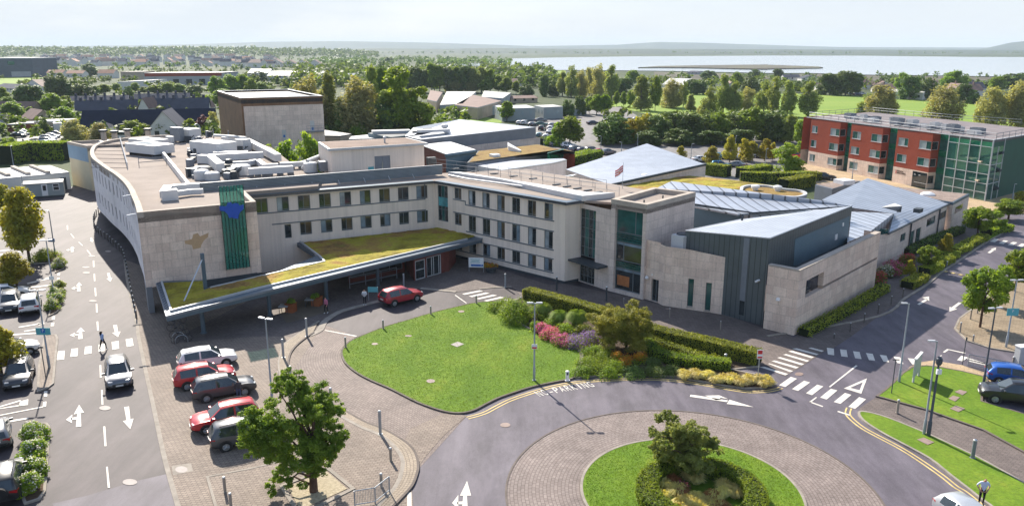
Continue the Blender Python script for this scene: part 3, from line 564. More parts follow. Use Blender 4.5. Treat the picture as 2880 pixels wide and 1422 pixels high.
def ridge(name, D, prof, thick, label, m='hill_far'):   # rounded ridge D metres off; profile of (photo x, photo y of the skyline)
 b = MB(); cols = []
 xs = np.linspace(prof[0][0], prof[-1][0], 60)
 for x in xs:
  y = np.interp(x, [p[0] for p in prof], [p[1] for p in prof]); h = max(.5, CAM_H-D*(y-HOR)/F_PX/1.067)
  X = (x-1440)/F_PX*D*CT
  cols.append([(X*(1-thick/D), D-thick, 0), (X*(1-thick/D*.5), D-thick*.5, h*.55), (X, D, h), (X*(1+thick/D), D+thick, 0)])
 for a, c in zip(cols, cols[1:]):
  for k in range(3): b.face([a[k], c[k], c[k+1], a[k+1]])
 return struct(b.build(name, m), label, 'hill')
ridge('hill', 9000, [(-400, 132), (200, 130), (500, 126), (760, 118), (950, 116), (1200, 120), (1420, 127), (1500, 130), (1760, 126), (1830, 118), (1950, 120), (2200, 128), (2380, 133), (3200, 135)], 1200, 'faint low hills on the horizon')
ridge('hill', 6500, [(2740, 141), (2790, 132), (2840, 120), (2880, 116), (2960, 112), (3100, 110), (3300, 125)], 700, 'blue hill at the right-hand end of the bay')
ridge('hill', 4600, [(-200, 139), (300, 138), (700, 140), (1000, 139), (1040, 136), (1250, 138), (1320, 136), (1440, 136), (1600, 138), (1900, 138), (2300, 140), (3100, 141)], 900, 'flat far shore across the bay')
LOW = [(-400, 139), (0, 138), (300, 141), (520, 139), (760, 141), (950, 146), (1080, 153)]
ridge('hill', 3000, LOW, 700, 'low wooded hill on the left horizon', 'meadow')
def stone(name, cols, mortar, bw, bh, offs=.5, var=.15, streak=True):
 m, nt, N, L, b = nodes(name)
 v = coord(nt, 'UV')
 br = N.new('ShaderNodeTexBrick'); L.new(v, br.inputs['Vector']); br.inputs['Scale'].default_value = 1; br.offset = offs
 br.inputs['Brick Width'].default_value = bw; br.inputs['Row Height'].default_value = bh; br.inputs['Mortar Size'].default_value = .012; br.inputs['Bias'].default_value = -.1
 br.inputs['Color1'].default_value = (*cols[0], 1); br.inputs['Color2'].default_value = (*cols[1], 1); br.inputs['Mortar'].default_value = (*mortar, 1)
 n1 = noise(nt, coord(nt), .5, 5); n2 = noise(nt, coord(nt), 7, 4)
 c = mix(nt, br.outputs['Color'], mix(nt, (1-var,)*3, (1+var*.6,)*3, n1), 1., 'MULTIPLY')
 c = mix(nt, c, mix(nt, (.88,)*3, (1.08,)*3, n2), 1., 'MULTIPLY')
 if streak:
  n3 = noise(nt, coord(nt, 'Object', (3.5, 3.5, .12)), 1., 5, .65, .45, .75)
  c = mix(nt, c, mix(nt, c, (.84, .82, .80), 1., 'MULTIPLY'), n3)
 L.new(c, b.inputs['Base Color']); b.inputs['Roughness'].default_value = .85; b.inputs['Specular IOR Level'].default_value = .2
 bump(nt, b, n2, .15, .02); return m
stone('limestone', ((.80, .64, .53), (.67, .51, .42)), (.44, .35, .29), 1.25, .85)
stone('limestone_grey', ((.74, .62, .545), (.64, .53, .47)), (.40, .34, .30), 1.5, .9)
mat('render_cream', (.82, .70, .60), .9, .06, .25, 6, bmp=.1, streak=(2.2, .06, .86))
mat('render_white', (.78, .74, .74), .9, .08, .3, 6, streak=(1.5, .08, .85))
mat('render_yellow', (.62, .53, .36), .9, .08, .3, 6)
mat('clad_blue', (.24, .34, .44), .7, .08, .4, 5)
mat('roof_felt', (.30, .25, .215), .95, .14, .25, 6, bmp=.2)
mat('roof_grey', (.20, .175, .18), .95, .2, .35, 7, bmp=.2); mat('roof_felt_brown', (.25, .185, .15), .95, .2, .35, 7, bmp=.2)
mat('roof_gravel', (.27, .21, .18), .95, .25, 1.2, 18, bmp=.5)
mat('coping', (.42, .365, .31), .85, .15, .7, 7)
mat('metal_white', (.58, .58, .58), .45, .06, .5, 5)
mat('metal_pale', (.50, .51, .52), .5, .1, .6, 6, metal=.2)
mat('metal_grey', (.20, .22, .25), .5, .1, .6, 6, metal=.2)
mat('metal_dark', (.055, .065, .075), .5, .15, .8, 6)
mat('frame_grey', (.15, .17, .18), .5, .1, .8, 6)
mat('flashing', (.135, .16, .18), .5, .12, .6, 6)
mat('gutter_blue', (.10, .14, .18), .42, .1, .5, 6, metal=.3)
seam('zinc_fine', (.40, .43, .48), .45, R(44), .42, .55, .60, frac=.16)
seam('zinc_fine_hall', (.40, .43, .48), .45, R(130), .42, .5, .45, frac=.16)
seam('zinc_fine_block', (.42, .45, .50), .43, R(43), .42, .5, .60, frac=.16)
seam('zinc_wide', (.42, .45, .50), 1.25, R(-8), .42, .5, .28, frac=.10)
seam('zinc_wide_low', (.42, .45, .50), 1.2, R(-14), .42, .5, .28, frac=.10)
seam('zinc_back', (.30, .33, .37), .6, R(110), .45, .4, .7, frac=.16)
seam('zinc_wall', (.105, .125, .135), .55, 0, .45, .3, .45, frac=.08, kind='UV')
seam('louvre', (.27, .31, .335), .16, R(90), .5, .2, .5, frac=.5, kind='UV')
mat('panel_green', (.012, .085, .060), .45, .12, .5, 5); mat('panel_blue', (.12, .185, .225), .5, .08, .5, 5)
mat('brick_dark', (.16, .045, .035), .8, .2, 1, 12)
mat('wood_planter', (.27, .085, .03), .7, .2, 1, 8)
mat('interior_orange', (.42, .16, .06), .7, .3, .6, 3)
glass('glass_dark', (.022, .030, .034)); glass('glass_blind', (.16, .22, .27), .15); glass('glass_olive', (.05, .06, .03)); glass('glass_pale_blind', (.30, .34, .37), .2); glass('glass_warm', (.085, .065, .045), .08); glass('glass_teal', (.025, .10, .09)); glass('glass_cyan', (.05, .30, .34), .15); glass('glass_roof', (.10, .12, .13), .1)
def tinted(name, col, clear, rough=.06):
 m, nt, N, L, b = nodes(name)
 b.inputs['Base Color'].default_value = (*[c*c*c*.6 for c in col], 1); b.inputs['Roughness'].default_value = rough; b.inputs['Specular IOR Level'].default_value = .7
 tr = N.new('ShaderNodeBsdfTransparent'); tr.inputs['Color'].default_value = (*col, 1)
 ms = N.new('ShaderNodeMixShader'); ms.inputs[0].default_value = clear; L.new(b.outputs[0], ms.inputs[1]); L.new(tr.outputs[0], ms.inputs[2]); L.new(ms.outputs[0], N['Material Output'].inputs['Surface']); return m
tinted('glass_fin', (.50, .80, .74), .55); tinted('glass_fin_edge', (.03, .14, .14), .15); tinted('glass_green', (.30, .72, .60), .5); tinted('glass_clear', (.42, .66, .62), .5)
plain('logo_blue', (.012, .075, .42), .4); plain('stone_tan', (.50, .33, .19), .85)
plain('black_rubber', (.012, .012, .013), .7); plain('steel', (.42, .43, .44), .3, .8); plain('white_plastic', (.75, .75, .75), .5)
plain('sign_white', (.72, .74, .74), .5); plain('sign_blue', (.02, .13, .42), .5); plain('sign_red', (.55, .03, .03), .5); plain('sign_teal', (.10, .38, .42), .5)
plain('bronze_letter', (.10, .06, .04), .6)
def pt(A, B, s, z, off=0.):                    # a point on the vertical plane A-B
 ex, ey = B[0]-A[0], B[1]-A[1]; l = math.hypot(ex, ey); ex, ey = ex/l, ey/l
 return Vector((A[0]+ex*s+ey*off, A[1]+ey*s-ex*off, z))
def wlen(A, B): return math.hypot(B[0]-A[0], B[1]-A[1])
def wall(mb, A, B, z0, z1, ops=(), mi=0, depth=.16, s0=0., s1=None):
 s1 = wlen(A, B) if s1 is None else s1
 ops = [(max(a, s0+.01), min(b, s1-.01), c, d) for a, b, c, d in ops]
 xs = sorted({s0, s1, *[o[0] for o in ops], *[o[1] for o in ops]}); zs = sorted({z0, z1, *[o[2] for o in ops if o[2] > z0], *[min(o[3], z1) for o in ops]})
 for a, b in zip(xs, xs[1:]):
  for c, d in zip(zs, zs[1:]):
   mx, mz = (a+b)/2, (c+d)/2
   if any(o[0] < mx < o[1] and o[2] < mz < o[3] for o in ops): continue
   mb.face([pt(A, B, a, c), pt(A, B, b, c), pt(A, B, b, d), pt(A, B, a, d)], mi, [(a, c), (b, c), (b, d), (a, d)])
 for a, b, c, d in ops:
  q = [(a, c), (b, c), (b, d), (a, d)]
  for (x0, y0), (x1, y1) in zip(q, q[1:]+q[:1]):
   mb.face([pt(A, B, x1, y1), pt(A, B, x0, y0), pt(A, B, x0, y0, -depth), pt(A, B, x1, y1, -depth)], mi, [(x1, y1), (x0, y0), (x0, y0), (x1, y1)])
def bar(mb, A, B, s0, s1, z0, z1, o0, o1, mi=0):
 p = [pt(A, B, s0, z0, o0), pt(A, B, s1, z0, o0), pt(A, B, s1, z0, o1), pt(A, B, s0, z0, o1)]
 mb.prism([(v.x, v.y) for v in p], z0, z1, mi, None, True)
def window(par, A, B, op, muls=(.5,), rails=(), panes=('glass_blind', 'glass_dark'), frame='frame_grey', depth=.13, fw=.07, name='window', label=None, sill=None):
 a, b, c, d = op; f = MB()
 for s0, s1, z0, z1 in ((a, a+fw, c, d), (b-fw, b, c, d), (a+fw, b-fw, c, c+fw), (a+fw, b-fw, d-fw, d)): bar(f, A, B, s0, s1, z0, z1, -depth, -depth+.06)
 xs = [a+fw]+[a+(b-a)*m for m in muls]+[b-fw]
 for m in muls: bar(f, A, B, a+(b-a)*m-fw*.5, a+(b-a)*m+fw*.5, c+fw, d-fw, -depth, -depth+.05)
 for r in rails: bar(f, A, B, a+fw, b-fw, c+(d-c)*r-fw*.4, c+(d-c)*r+fw*.4, -depth, -depth+.045)
 mats = [frame]
 if sill: bar(f, A, B, a-.05, b+.05, c-.07, c-.002, -.02, .06, 1); mats.append(sill)
 o = f.build(name, mats, par)
 if label: o['label'] = label
 g = MB(); pm = []
 for k in range(len(xs)-1):
  pn = panes[k % len(panes)]
  if pn not in pm: pm.append(pn)
  g.face([pt(A, B, xs[k], c+fw, -depth+.02), pt(A, B, xs[k+1], c+fw, -depth+.02), pt(A, B, xs[k+1], d-fw, -depth+.02), pt(A, B, xs[k], d-fw, -depth+.02)], pm.index(pn))
 g.build('pane', pm, o); return o
def part(par, name, m, fn, smooth=None, label=None):
 b = MB(); fn(b); o = b.build(name, m, par, smooth)
 if label: o['label'] = label
 return o
I = (-9.7, 97.25); CB = (5.75, 83.17); WA = (-31, 86.35)
offA = wlen(WA, I)-wlen((-30, 86.85), I)
H = thing('hospital_building', 'cream three-storey hospital block with bands of dark windows behind the green canopy', 'hospital', (-6, 95, 0))
_b0 = MB.build
def build_world(s, name, mats, parent=None, smooth=None, loc=None):   # parts are modelled in world coordinates: put them back under a thing that has its own origin
 o = _b0(s, name, mats, parent, smooth, loc)
 if parent is not None:
  top = parent
  if parent.parent is None and parent.type == 'EMPTY' and (parent.location.length > 0 or parent.rotation_euler.z):
   o.data.transform((Matrix.Translation(parent.location) @ parent.rotation_euler.to_matrix().to_4x4()).inverted())
  elif parent.parent is not None:
   g = parent.parent
   o.data.transform((Matrix.Translation(g.location) @ g.rotation_euler.to_matrix().to_4x4()).inverted())
 return o
MB.build = build_world
aops = [(s0+offA, s1+offA, 7.0, 8.63) for s0, s1 in ((1.2, 2.58), (3.59, 4.94), (5.98, 7.38), (8.42, 9.8), (10.86, 12.23), (13.3, 14.63), (15.69, 17.04), (18.07, 19.43), (20.45, 21.9))]
aops2 = [(4.26+offA, 5.02+offA, 3.78, 5.41)]+[(s0+offA, s1+offA, 3.98, 5.48) for s0, s1 in ((6.03, 7.38), (8.45, 9.81), (10.9, 12.25), (13.24, 14.61), (15.69, 17.0), (18.12, 19.39), (20.44, 21.9))]
LA, LB = wlen(WA, I), wlen(I, CB)
part(H, 'wall', 'render_cream', lambda b: wall(b, WA, I, 0, 8.95, aops+aops2))
bops = [(.62, 2.45, 4.2, 8.7), (3.65, 4.86, 7.3, 8.7)]+[(s, s+1.22, 6.88, 8.68) for s in (6.04, 8.37, 10.77, 13.12, 15.5, 17.93)]
bops += [(3.61, 4.82, 4.1, 5.55)]+[(s, s+1.24, 3.62, 5.56) for s in (6.03, 8.39, 10.76, 13.12, 15.53, 17.95)]
bops += [(s, s+1.24, 1.0, 2.46) for s in (3.6, 6.03, 8.39, 10.76, 13.12, 15.54, 17.93)]
CR = K(2, 1, 495, 848); TLp, TCp, TRp, TBp = (10.3, 80.55), (13.47, 77.45), (19.9, 84.5), (15.9, 87.6)
def wb(b): wall(b, I, CB, 0, 8.9, bops); wall(b, CB, CR, 0, 8.9); 
part(H, 'wall', 'render_cream', wb)
def wother(b):
 wall(b, (16, 90), (2, 106), 0, 8.9); wall(b, (2, 106), (-28, 96), 0, 8.9)
part(H, 'wall', 'render_cream', wother)
random.seed(3); PANES = [('glass_blind', 'glass_dark'), ('glass_pale_blind', 'glass_dark'), ('glass_blind', 'glass_olive'), ('glass_dark', 'glass_dark'), ('glass_dark', 'glass_warm'), ('glass_blind', 'glass_warm'), ('glass_dark', 'glass_blind')]
for k, o in enumerate(aops+aops2):
 if k == 0: window(H, WA, I, o, (.5,), (), ('glass_olive',))
 elif k == 9: window(H, WA, I, o, (), (), ('glass_dark',))
 else: window(H, WA, I, o, (.45,), (.12,), random.choice(PANES))
for k, o in enumerate(bops):
 if k == 0: window(H, I, CB, o, (.33, .66), (.33, .66), ('glass_dark', 'glass_teal'), label='tall glazed strip with a cyan band in the inner corner')
 else: window(H, I, CB, o, (.5,), (.12,), random.choice(PANES))
g = MB(); bar(g, I, CB, .72, 2.36, 6.1, 7.2, -.1, -.06); g.build('spandrel', 'glass_cyan', H)
def strings(b):
 bar(b, WA, I, 1.0, LA-1.3, 6.86, 6.99, -.05, .05); bar(b, WA, I, 4.0, LA-1.3, 5.5, 5.62, -.05, .05)
 bar(b, WA, I, LA-1.32, LA-1.2, 6.86, 8.75, -.05, .05); bar(b, WA, I, LA-1.32, LA-1.2, 4.0, 5.62, -.05, .05)
 bar(b, I, CB, 3.4, 5.6, 7.17, 7.29, -.05, .05); bar(b, I, CB, 5.6, 19.35, 6.74, 6.87, -.05, .05); bar(b, I, CB, 5.5, 5.6, 6.74, 7.29, -.05, .05)
 bar(b, I, CB, 3.4, 19.35, 5.58, 5.7, -.05, .05); bar(b, I, CB, 5.6, 19.35, 3.48, 3.61, -.05, .05); bar(b, I, CB, 3.4, 19.35, 2.48, 2.58, -.05, .05); bar(b, I, CB, 3.4, 19.35, .87, .99, -.05, .05)
part(H, 'string_course', 'flashing', strings)
part(H, 'plinth', 'metal_dark', lambda b: (bar(b, I, CB, 2.6, LB+.02, 0, .3, -.02, .03), wall(b, (CB[0]+.02, CB[1]-.03), CR, 0, .3)))
eA, eB = lambda s, o: pt(WA, I, s, 0, o), lambda s, o: pt(I, CB, s, 0, o)
inn = eA(LA-.15, .45); out_ = pt(I, CB, LB+.45, 0, .45); link = pt(CB, (CR.x, CR.y), wlen(CB, CR)+.2, 0, .45)
roofpts = [eA(.5, .45), inn, out_, link, Vector((11, 82.8, 0)), Vector((16, 90, 0)), Vector((2, 107, 0)), Vector((-28, 97, 0))]
part(H, 'eaves', 'gutter_blue', lambda b: (b.sweep([eA(.5, .45), inn], -.0, .9, 8.86, 9.18), b.sweep([inn, out_, link], -.0, .9, 8.862, 9.182)))
part(H, 'roof', 'roof_felt', lambda b: b.prism(roofpts, 8.9, 9.14))
part(H, 'roof_upstand', 'metal_white', lambda b: b.prism([Q(1200, 300, 320, 970, 9.7), Q(1200, 300, 1100, 1080, 9.7), Q(1560, 380, 130, 850, 9.7), Q(1560, 380, 410, 905, 9.7), Q(1560, 380, 900, 855, 9.7), Q(1560, 380, 480, 845, 9.7), Q(1560, 380, 0, 765, 9.7), Q(1200, 300, 500, 970, 9.7)], 9.1, 9.7))
part(H, 'pipe_run', 'metal_pale', lambda b: b.tube([Q(1200, 300, 330, 1020, 9.4), Q(1200, 300, 600, 1075, 9.4), Q(1200, 300, 1900, 1250, 9.4), Q(1560, 380, 380, 930, 9.4)], .11))
def rail(b, pts, z, h, step, r=.022):
 pts = [Vector((p[0], p[1], z)) for p in pts]
 for a, c in zip(pts, pts[1:]):
  n = max(1, round((c-a).length/step))
  for k in range(n+1): p = a.lerp(c, k/n); b.tube([p, p+Vector((0, 0, h))], r, 4)
  for q in (h, h*.5): b.tube([a+Vector((0, 0, q)), c+Vector((0, 0, q))], r, 4)
rl = thing('roof_handrail', 'thin grey double handrail walkway along the flat roof of the cream block', 'handrail', (0, 100, 9.14))
part(rl, 'rail', 'metal_grey', lambda b: (rail(b, [Q(1200, 300, 240, 960, 9.2), Q(1200, 300, 1100, 1050, 9.2), Q(1200, 300, 1900, 1180, 9.2), Q(1560, 380, 600, 835, 9.2), Q(1560, 380, 960, 900, 9.2)], 9.14, 1.05, 2.), rail(b, [Q(1200, 300, 0, 870, 9.2), Q(1200, 300, 760, 960, 9.2), Q(1200, 300, 1900, 1120, 9.2), Q(1560, 380, 770, 795, 9.2)], 9.14, 1.05, 2.)))
random.seed(5)
for k in range(10):
 t = k/9; p = Q(1200, 300, 430+t*2600, 930+t*330, 9.14) if t < .55 else Q(1560, 380, 20+(t-.55)*1400, 740+(t-.55)*260, 9.14)
 o = MB(); o.box((p.x, p.y, 9.14), (1.1, .35, .12), R(40)); ob = o.build('roof_ballast', 'metal_dark')
 tag(ob, 'dark ballast block holding a rail foot on the cream block roof', 'ballast block', 'ballast blocks of the roof walkway')
sc = thing('louvre_screen', 'long grey louvred screen standing along the roof edge', 'screen', (-22, 94, 9.14))
SA, SB = P(*qp(180, 360, 1865, 840), 10.5), P(*qp(900, 300, 1820, 870), 10.5)
def scr(b):
 L_ = wlen(SA, SB); b.face([pt(SA, SB, 0, 9.3), pt(SA, SB, L_, 9.3), pt(SA, SB, L_, 10.5), pt(SA, SB, 0, 10.5)], 0, [(0, 0), (L_, 0), (L_, 1.2), (0, 1.2)])
 bar(b, SA, SB, 0, L_, 9.3, 10.5, -.12, -.01, 0)
part(sc, 'louvre_panel', 'louvre', scr); part(sc, 'cap', 'metal_pale', lambda b: bar(b, SA, SB, 0, wlen(SA, SB), 10.5, 10.56, -.15, .03))
def brk(b):
 for k in range(8):
  s = 4+k*3.2; p, q = pt(SA, SB, s, 9.2, .02), pt(SA, SB, s, 9.2, .7); b.tube([p+Vector((0, 0, .45)), q], .05, 4)
part(sc, 'bracket', 'metal_pale', brk)
PHz = 12.95; ph = [P(*qp(900, 300, 120, 625), 13), P(*qp(900, 300, 1610, 535), 13), P(*qp(900, 300, 1290, 455), 13), P(*qp(900, 300, -30, 522), 13)]
PH = thing('plant_room', 'cream rooftop plant room with brown flat roof and dark double door', 'plant room', (-18, 103, 9.14))
A_, B_ = pt(ph[0], ph[1], .45, 0, -.35), pt(ph[0], ph[1], wlen(ph[0], ph[1])-.45, 0, -.35)
ds, _ = plane_hit(A_, B_, qp(900, 300, 815, 830)); de, dz = plane_hit(A_, B_, qp(900, 300, 1045, 725))
part(PH, 'wall', 'render_cream', lambda b: (wall(b, A_, B_, 9.1, 12.7, [(ds, de, 9.12, dz)], 0, .1), wall(b, B_, ph[2], 9.1, 12.7), wall(b, ph[3], A_, 9.1, 12.7)))
def dr(b): bar(b, A_, B_, ds, (ds+de)/2-.02, 9.12, dz, -.1, -.06); bar(b, A_, B_, (ds+de)/2+.02, de, 9.12, dz, -.1, -.06)
part(PH, 'door', 'metal_grey', dr)
part(PH, 'roof', ['metal_pale', 'roof_felt_brown'], lambda b: (b.prism(ph, 12.68, 12.96, 0, None, True), b.prism([p.lerp(sum(ph, Vector())/4, .045) for p in ph], 12.9, 12.975, 1)))
part(PH, 'roof_vent', 'metal_pale', lambda b: b.lathe(Q(900, 300, 965, 540, 12.97), [(.12, 0), (.12, .5), (.22, .55), (.22, .8), (.05, .9)], 10))
part(PH, 'sign_plate', 'sign_teal', lambda b: bar(b, A_, B_, ds-.9, ds-.15, 9.3, 10.3, .01, .03))
CW = thing('curved_wing', 'tall stone-fronted hospital wing with long curved white side wall and flat grey roof', 'hospital wing', (-45, 95, 0))
leaf = [(-35.4, 73.1), (-37.7, 77.6), (-40.1, 82.0), (-42.1, 85.7), (-45.3, 91.1), (-49.0, 96.7), (-52.7, 101.8), (-56.2, 106.8), (-59.4, 111.5), (-62.4, 116.7), (-65.2, 122.3), (-67.2, 127.2), (-68.4, 132.4), (-67.6, 137.2), (-64.6, 141.2), (-61, 143)]
lf = smoothline([(x, y, 0) for x, y in leaf], 6)[::-1]; tot = sum((lf[k+1]-lf[k]).length for k in range(len(lf)-1))
FS = (-25.9, 78.62); BK = (-31.0, 88.5)
nw = int(tot/2.55); cuts = []
arc = resample(lf, nw*8+1); cl_ = []
wins = []
def curved(b):
 for k in range(nw):
  i = k*8; a, c, d, e = arc[i], arc[i+2], arc[i+5], arc[i+8]
  has = 3 <= k < nw-1
  for p, q in ((a, arc[i+1]), (arc[i+1], c), (d, arc[i+6]), (arc[i+6], arc[i+7]), (arc[i+7], e)): wall(b, p, q, 2.65, 9.6)
  if has:
   l = wlen(c, d); ops = [(.12, l-.12, 7.05, 8.65), (.12, l-.12, 3.95, 5.5)]; wall(b, c, d, 2.65, 9.6, ops)
   wins.extend([(c, d, o) for o in ops])
  else: wall(b, c, d, 2.65, 9.6)
part(CW, 'wall', 'render_white', curved, label='long curved white wall with two rows of windows')
for c, d, o in wins: window(CW, c, d, o, (), (), ('glass_dark',), depth=.14)
FA, FB = (-35.4, 73.1), FS
L1 = wlen(FA, FB)
part(CW, 'wall', 'limestone', lambda b: (wall(b, FA, FB, 2.6, 10.02), wall(b, FB, (-30.1, 86.8), 0, 10.02)), label='blank limestone front wall')
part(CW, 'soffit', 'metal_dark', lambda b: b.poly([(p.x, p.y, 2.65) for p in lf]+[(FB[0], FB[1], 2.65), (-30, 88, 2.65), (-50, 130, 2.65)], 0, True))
rec = offset(lf[10:], 2.6)
def recess(b):
 for p, q in zip(rec, rec[1:-3]): wall(b, p, q, 0, 2.65)
 wall(b, rec[-4], (-33.9, 73.4), 0, 2.65); wall(b, (-33.9, 73.4), (-25.9, 78.65), 0, 2.65)
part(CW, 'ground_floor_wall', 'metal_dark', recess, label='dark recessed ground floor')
part(CW, 'corner_blade', 'metal_grey', lambda b: b.prism([(-35.35, 73.05), (-34.9, 73.3), (-36.2, 75.6), (-36.6, 75.4)], 0, 2.65))
outl = [(p.x, p.y) for p in lf]+[FB, (-30.0, 86.6), (-22.5, 90.6), (-24, 100), (-30, 108), (-39, 128), (-52, 146)]
part(CW, 'roof', 'roof_felt', lambda b: b.prism(outl, 9.0, 9.58))
part(CW, 'parapet', 'coping', lambda b: (b.sweep([Vector((p.x, p.y, 0)) for p in lf]+[], .0, .55, 9.5, 10.02), b.sweep([Vector((*FA, 0)), Vector((*FB, 0)), Vector((-30.0, 86.6, 0))], .0, .5, 9.5, 10.04)))
def fp(pix, off): s, z = plane_hit(FA, FB, pix); return pt(FA, FB, s, z, off)
s0, _ = plane_hit(FA, FB, kp(0, 1, 1660, 500)); s1, _ = plane_hit(FA, FB, kp(0, 1, 1838, 500))
fin = MB(); n = 7
for k in range(n):
 a, b_2 = s0+(s1-s0)*k/n, s0+(s1-s0)*(k+1)/n-.04
 bar(fin, FA, FB, a, b_2, 3.45, 11.9, .35, .37)
o = fin.build('glass_fin', 'glass_fin', CW); o['label'] = 'tall green glass panels clamped to the stone front'
fe = MB()
for k in range(n+1): a = s0+(s1-s0)*k/n-.03; bar(fe, FA, FB, a, a+.03, 3.4, 11.95, .2, .44)
fe.build('glass_fin_edge', 'glass_fin_edge', CW)
fc = MB()
for z in (10.05, 7.25, 4.25):
 for k in range(n): a = s0+(s1-s0)*(k+.2)/n; bar(fc, FA, FB, a, a+.3, z, z+.28, -.02 if z < 10 else .3, .33)
fc.build('clamp', 'metal_pale', CW)
LOGO = [(1628, 285), (1680, 285), (1690, 258), (1715, 255), (1722, 270), (1740, 262), (1770, 265), (1775, 280), (1808, 272), (1808, 308), (1785, 325), (1772, 350), (1768, 378), (1735, 375), (1722, 368), (1700, 372), (1690, 345), (1665, 322), (1632, 318)]
def flatshape(b, pts, off, th):
 q = [plane_hit(FA, FB, kp(0, 1, *p)) for p in pts]; tri = tessellate_polygon([[Vector((s, z, 0)) for s, z in q]])
 for t in tri: b.face([pt(FA, FB, q[i][0], q[i][1], off+th) for i in t]); b.face([pt(FA, FB, q[i][0], q[i][1], off) for i in t])
 for i in range(len(q)):
  u, v = q[i], q[(i+1) % len(q)]; b.face([pt(FA, FB, *u, off), pt(FA, FB, *v, off), pt(FA, FB, *v, off+th), pt(FA, FB, *u, off+th)])
part(CW, 'emblem', 'logo_blue', lambda b: flatshape(b, LOGO, .44, .03), label='dark blue winged emblem on the green glass')
part(CW, 'stone_inlay', 'stone_tan', lambda b: flatshape(b, [(1375, 548), (1430, 535), (1440, 500), (1475, 490), (1490, 515), (1555, 488), (1550, 520), (1520, 545), (1500, 580), (1495, 600), (1440, 612), (1430, 580), (1380, 570)], .004, .006), label='tan stone inlay shaped like the emblem')
part(CW, 'camera_bracket', 'white_plastic', lambda b: (b.tube([Vector((-35.5, 73.0, 9.9)), Vector((-36.2, 72.7, 9.8))], .09, 6), b.tube([Vector((-40.6, 83, 9.9)), Vector((-41.3, 82.6, 9.8))], .09, 6)))
part(CW, 'upstand', 'metal_white', lambda b: b.sweep([Q(180, 360, 1320, 160, 10.4), Q(180, 360, 1865, 835, 10.4)], -.15, .15, 9.5, 10.4))
part(CW, 'back_parapet', 'roof_felt', lambda b: b.sweep([Q(180, 360, 470, 262, 9.9), Q(180, 360, 900, 245, 9.9), Q(180, 360, 1290, 232, 9.9)], -.2, .2, 9.5, 9.95))
AN = thing('annexe_block', 'tall white annexe with blue upper cladding at the end of the curved wing', 'annexe', (-78, 146, 0))
al, ar = P(206, 520), P(261, 537); 
top = [al, ar, Vector((-63, 146, 0)), Vector((-66, 160, 0))]
part(AN, 'wall', ['render_yellow', 'clad_blue'], lambda b: (wall(b, al, ar, 0, 5.2), bar(b, al, ar, 0, wlen(al, ar), 5.2, 8.15, -.1, .04, 1), wall(b, ar, top[2], 0, 8.15), wall(b, top[3], al, 0, 8.15), wall(b, top[2], top[3], 0, 8.15)))
part(AN, 'roof', 'roof_felt', lambda b: b.prism(top, 7.2, 7.7))
part(AN, 'parapet', 'coping', lambda b: b.sweep([Vector((p.x, p.y, 0)) for p in top], -.05, .35, 7.7, 8.2, 0, True))
part(AN, 'rooflight', 'metal_white', lambda b: (b.box((-75.5, 150, 7.7), (4.5, 3, .5), R(45)), b.box((-71.5, 153.5, 7.7), (4, 3, .5), R(45))))
CN = thing('entrance_canopy', 'long low canopy with mossy yellow-green sedum roof over the entrance', 'canopy', (-20, 80, 0))
zs = 3.2
C = lambda x, y, z=zs: Q(440, 780, x, y, z)
outer = [C(0, 78), C(150, 560), K(1, 1, 0, 934, zs), K(1, 1, 1580, 552, zs), K(1, 1, 1722, 515, zs), K(1, 1, 1400, 420, zs)]
inner_ = [Vector((-9.9, 96.9, zs)), Vector((-24.5, 89.3, zs)), K(1, 1, 290, 548, zs), K(1, 1, 455, 652, zs), K(1, 1, 150, 776, zs), C(790, 128), C(705, 150), C(690, 25), C(80, 42)]
slab = outer+inner_
part(CN, 'roof_slab', 'gutter_blue', lambda b: b.prism(slab, 2.62, 3.12, 0, None, True))
sed = [C(95, 60, 3.3), C(222, 470, 3.3), K(1, 1, 0, 893, 3.3), K(1, 1, 1570, 525, 3.3), K(1, 1, 1690, 492, 3.3), K(1, 1, 1400, 420, 3.3), Vector((-9.9, 96.8, 3.3)), Vector((-24.3, 89.2, 3.3)), K(1, 1, 330, 540, 3.3), K(1, 1, 470, 650, 3.3), K(1, 1, 510, 690, 3.3), K(1, 1, 150, 772, 3.3), C(800, 130, 3.3), C(705, 165, 3.3), C(685, 30, 3.3)]
def sedum_mesh(pts, z, step, amp, seed):
 rr = random.Random(seed); b = MB(); b.poly([(p[0], p[1], z) for p in pts])
 me = bpy.data.meshes.new('t'); me.from_pydata(b.v, [], b.f); bmx = bmesh.new(); bmx.from_mesh(me)
 for _ in range(5): 
  es = [e for e in bmx.edges if e.calc_length() > step*1.5]
  if not es: break
  bmesh.ops.subdivide_edges(bmx, edges=es, cuts=1); bmesh.ops.triangulate(bmx, faces=bmx.faces)
 for v in bmx.verts: v.co.z += rr.uniform(0, amp) if not v.is_boundary else 0
 out = MB(); out.v = [tuple(v.co) for v in bmx.verts]; bmx.verts.index_update(); out.f = [tuple(v.index for v in f.verts) for f in bmx.faces]; out.m = [0]*len(out.f)
 bmx.free(); bpy.data.meshes.remove(me); return out
sedum_mesh(sed, 3.18, .5, .12, 1).build('sedum', 'sedum', CN)
part(CN, 'edging', 'metal_pale', lambda b: (b.sweep([C(80, 45, 3.3), C(222, 478, 3.3), K(1, 1, 0, 898, 3.3), K(1, 1, 1572, 530, 3.3)], -.12, .05, 3.0, 3.32), b.sweep([K(1, 1, 300, 530, 3.3), K(1, 1, 475, 660, 3.3), K(1, 1, 508, 696, 3.3), K(1, 1, 145, 780, 3.3), C(800, 136, 3.3)], -.05, .12, 3.0, 3.3)))
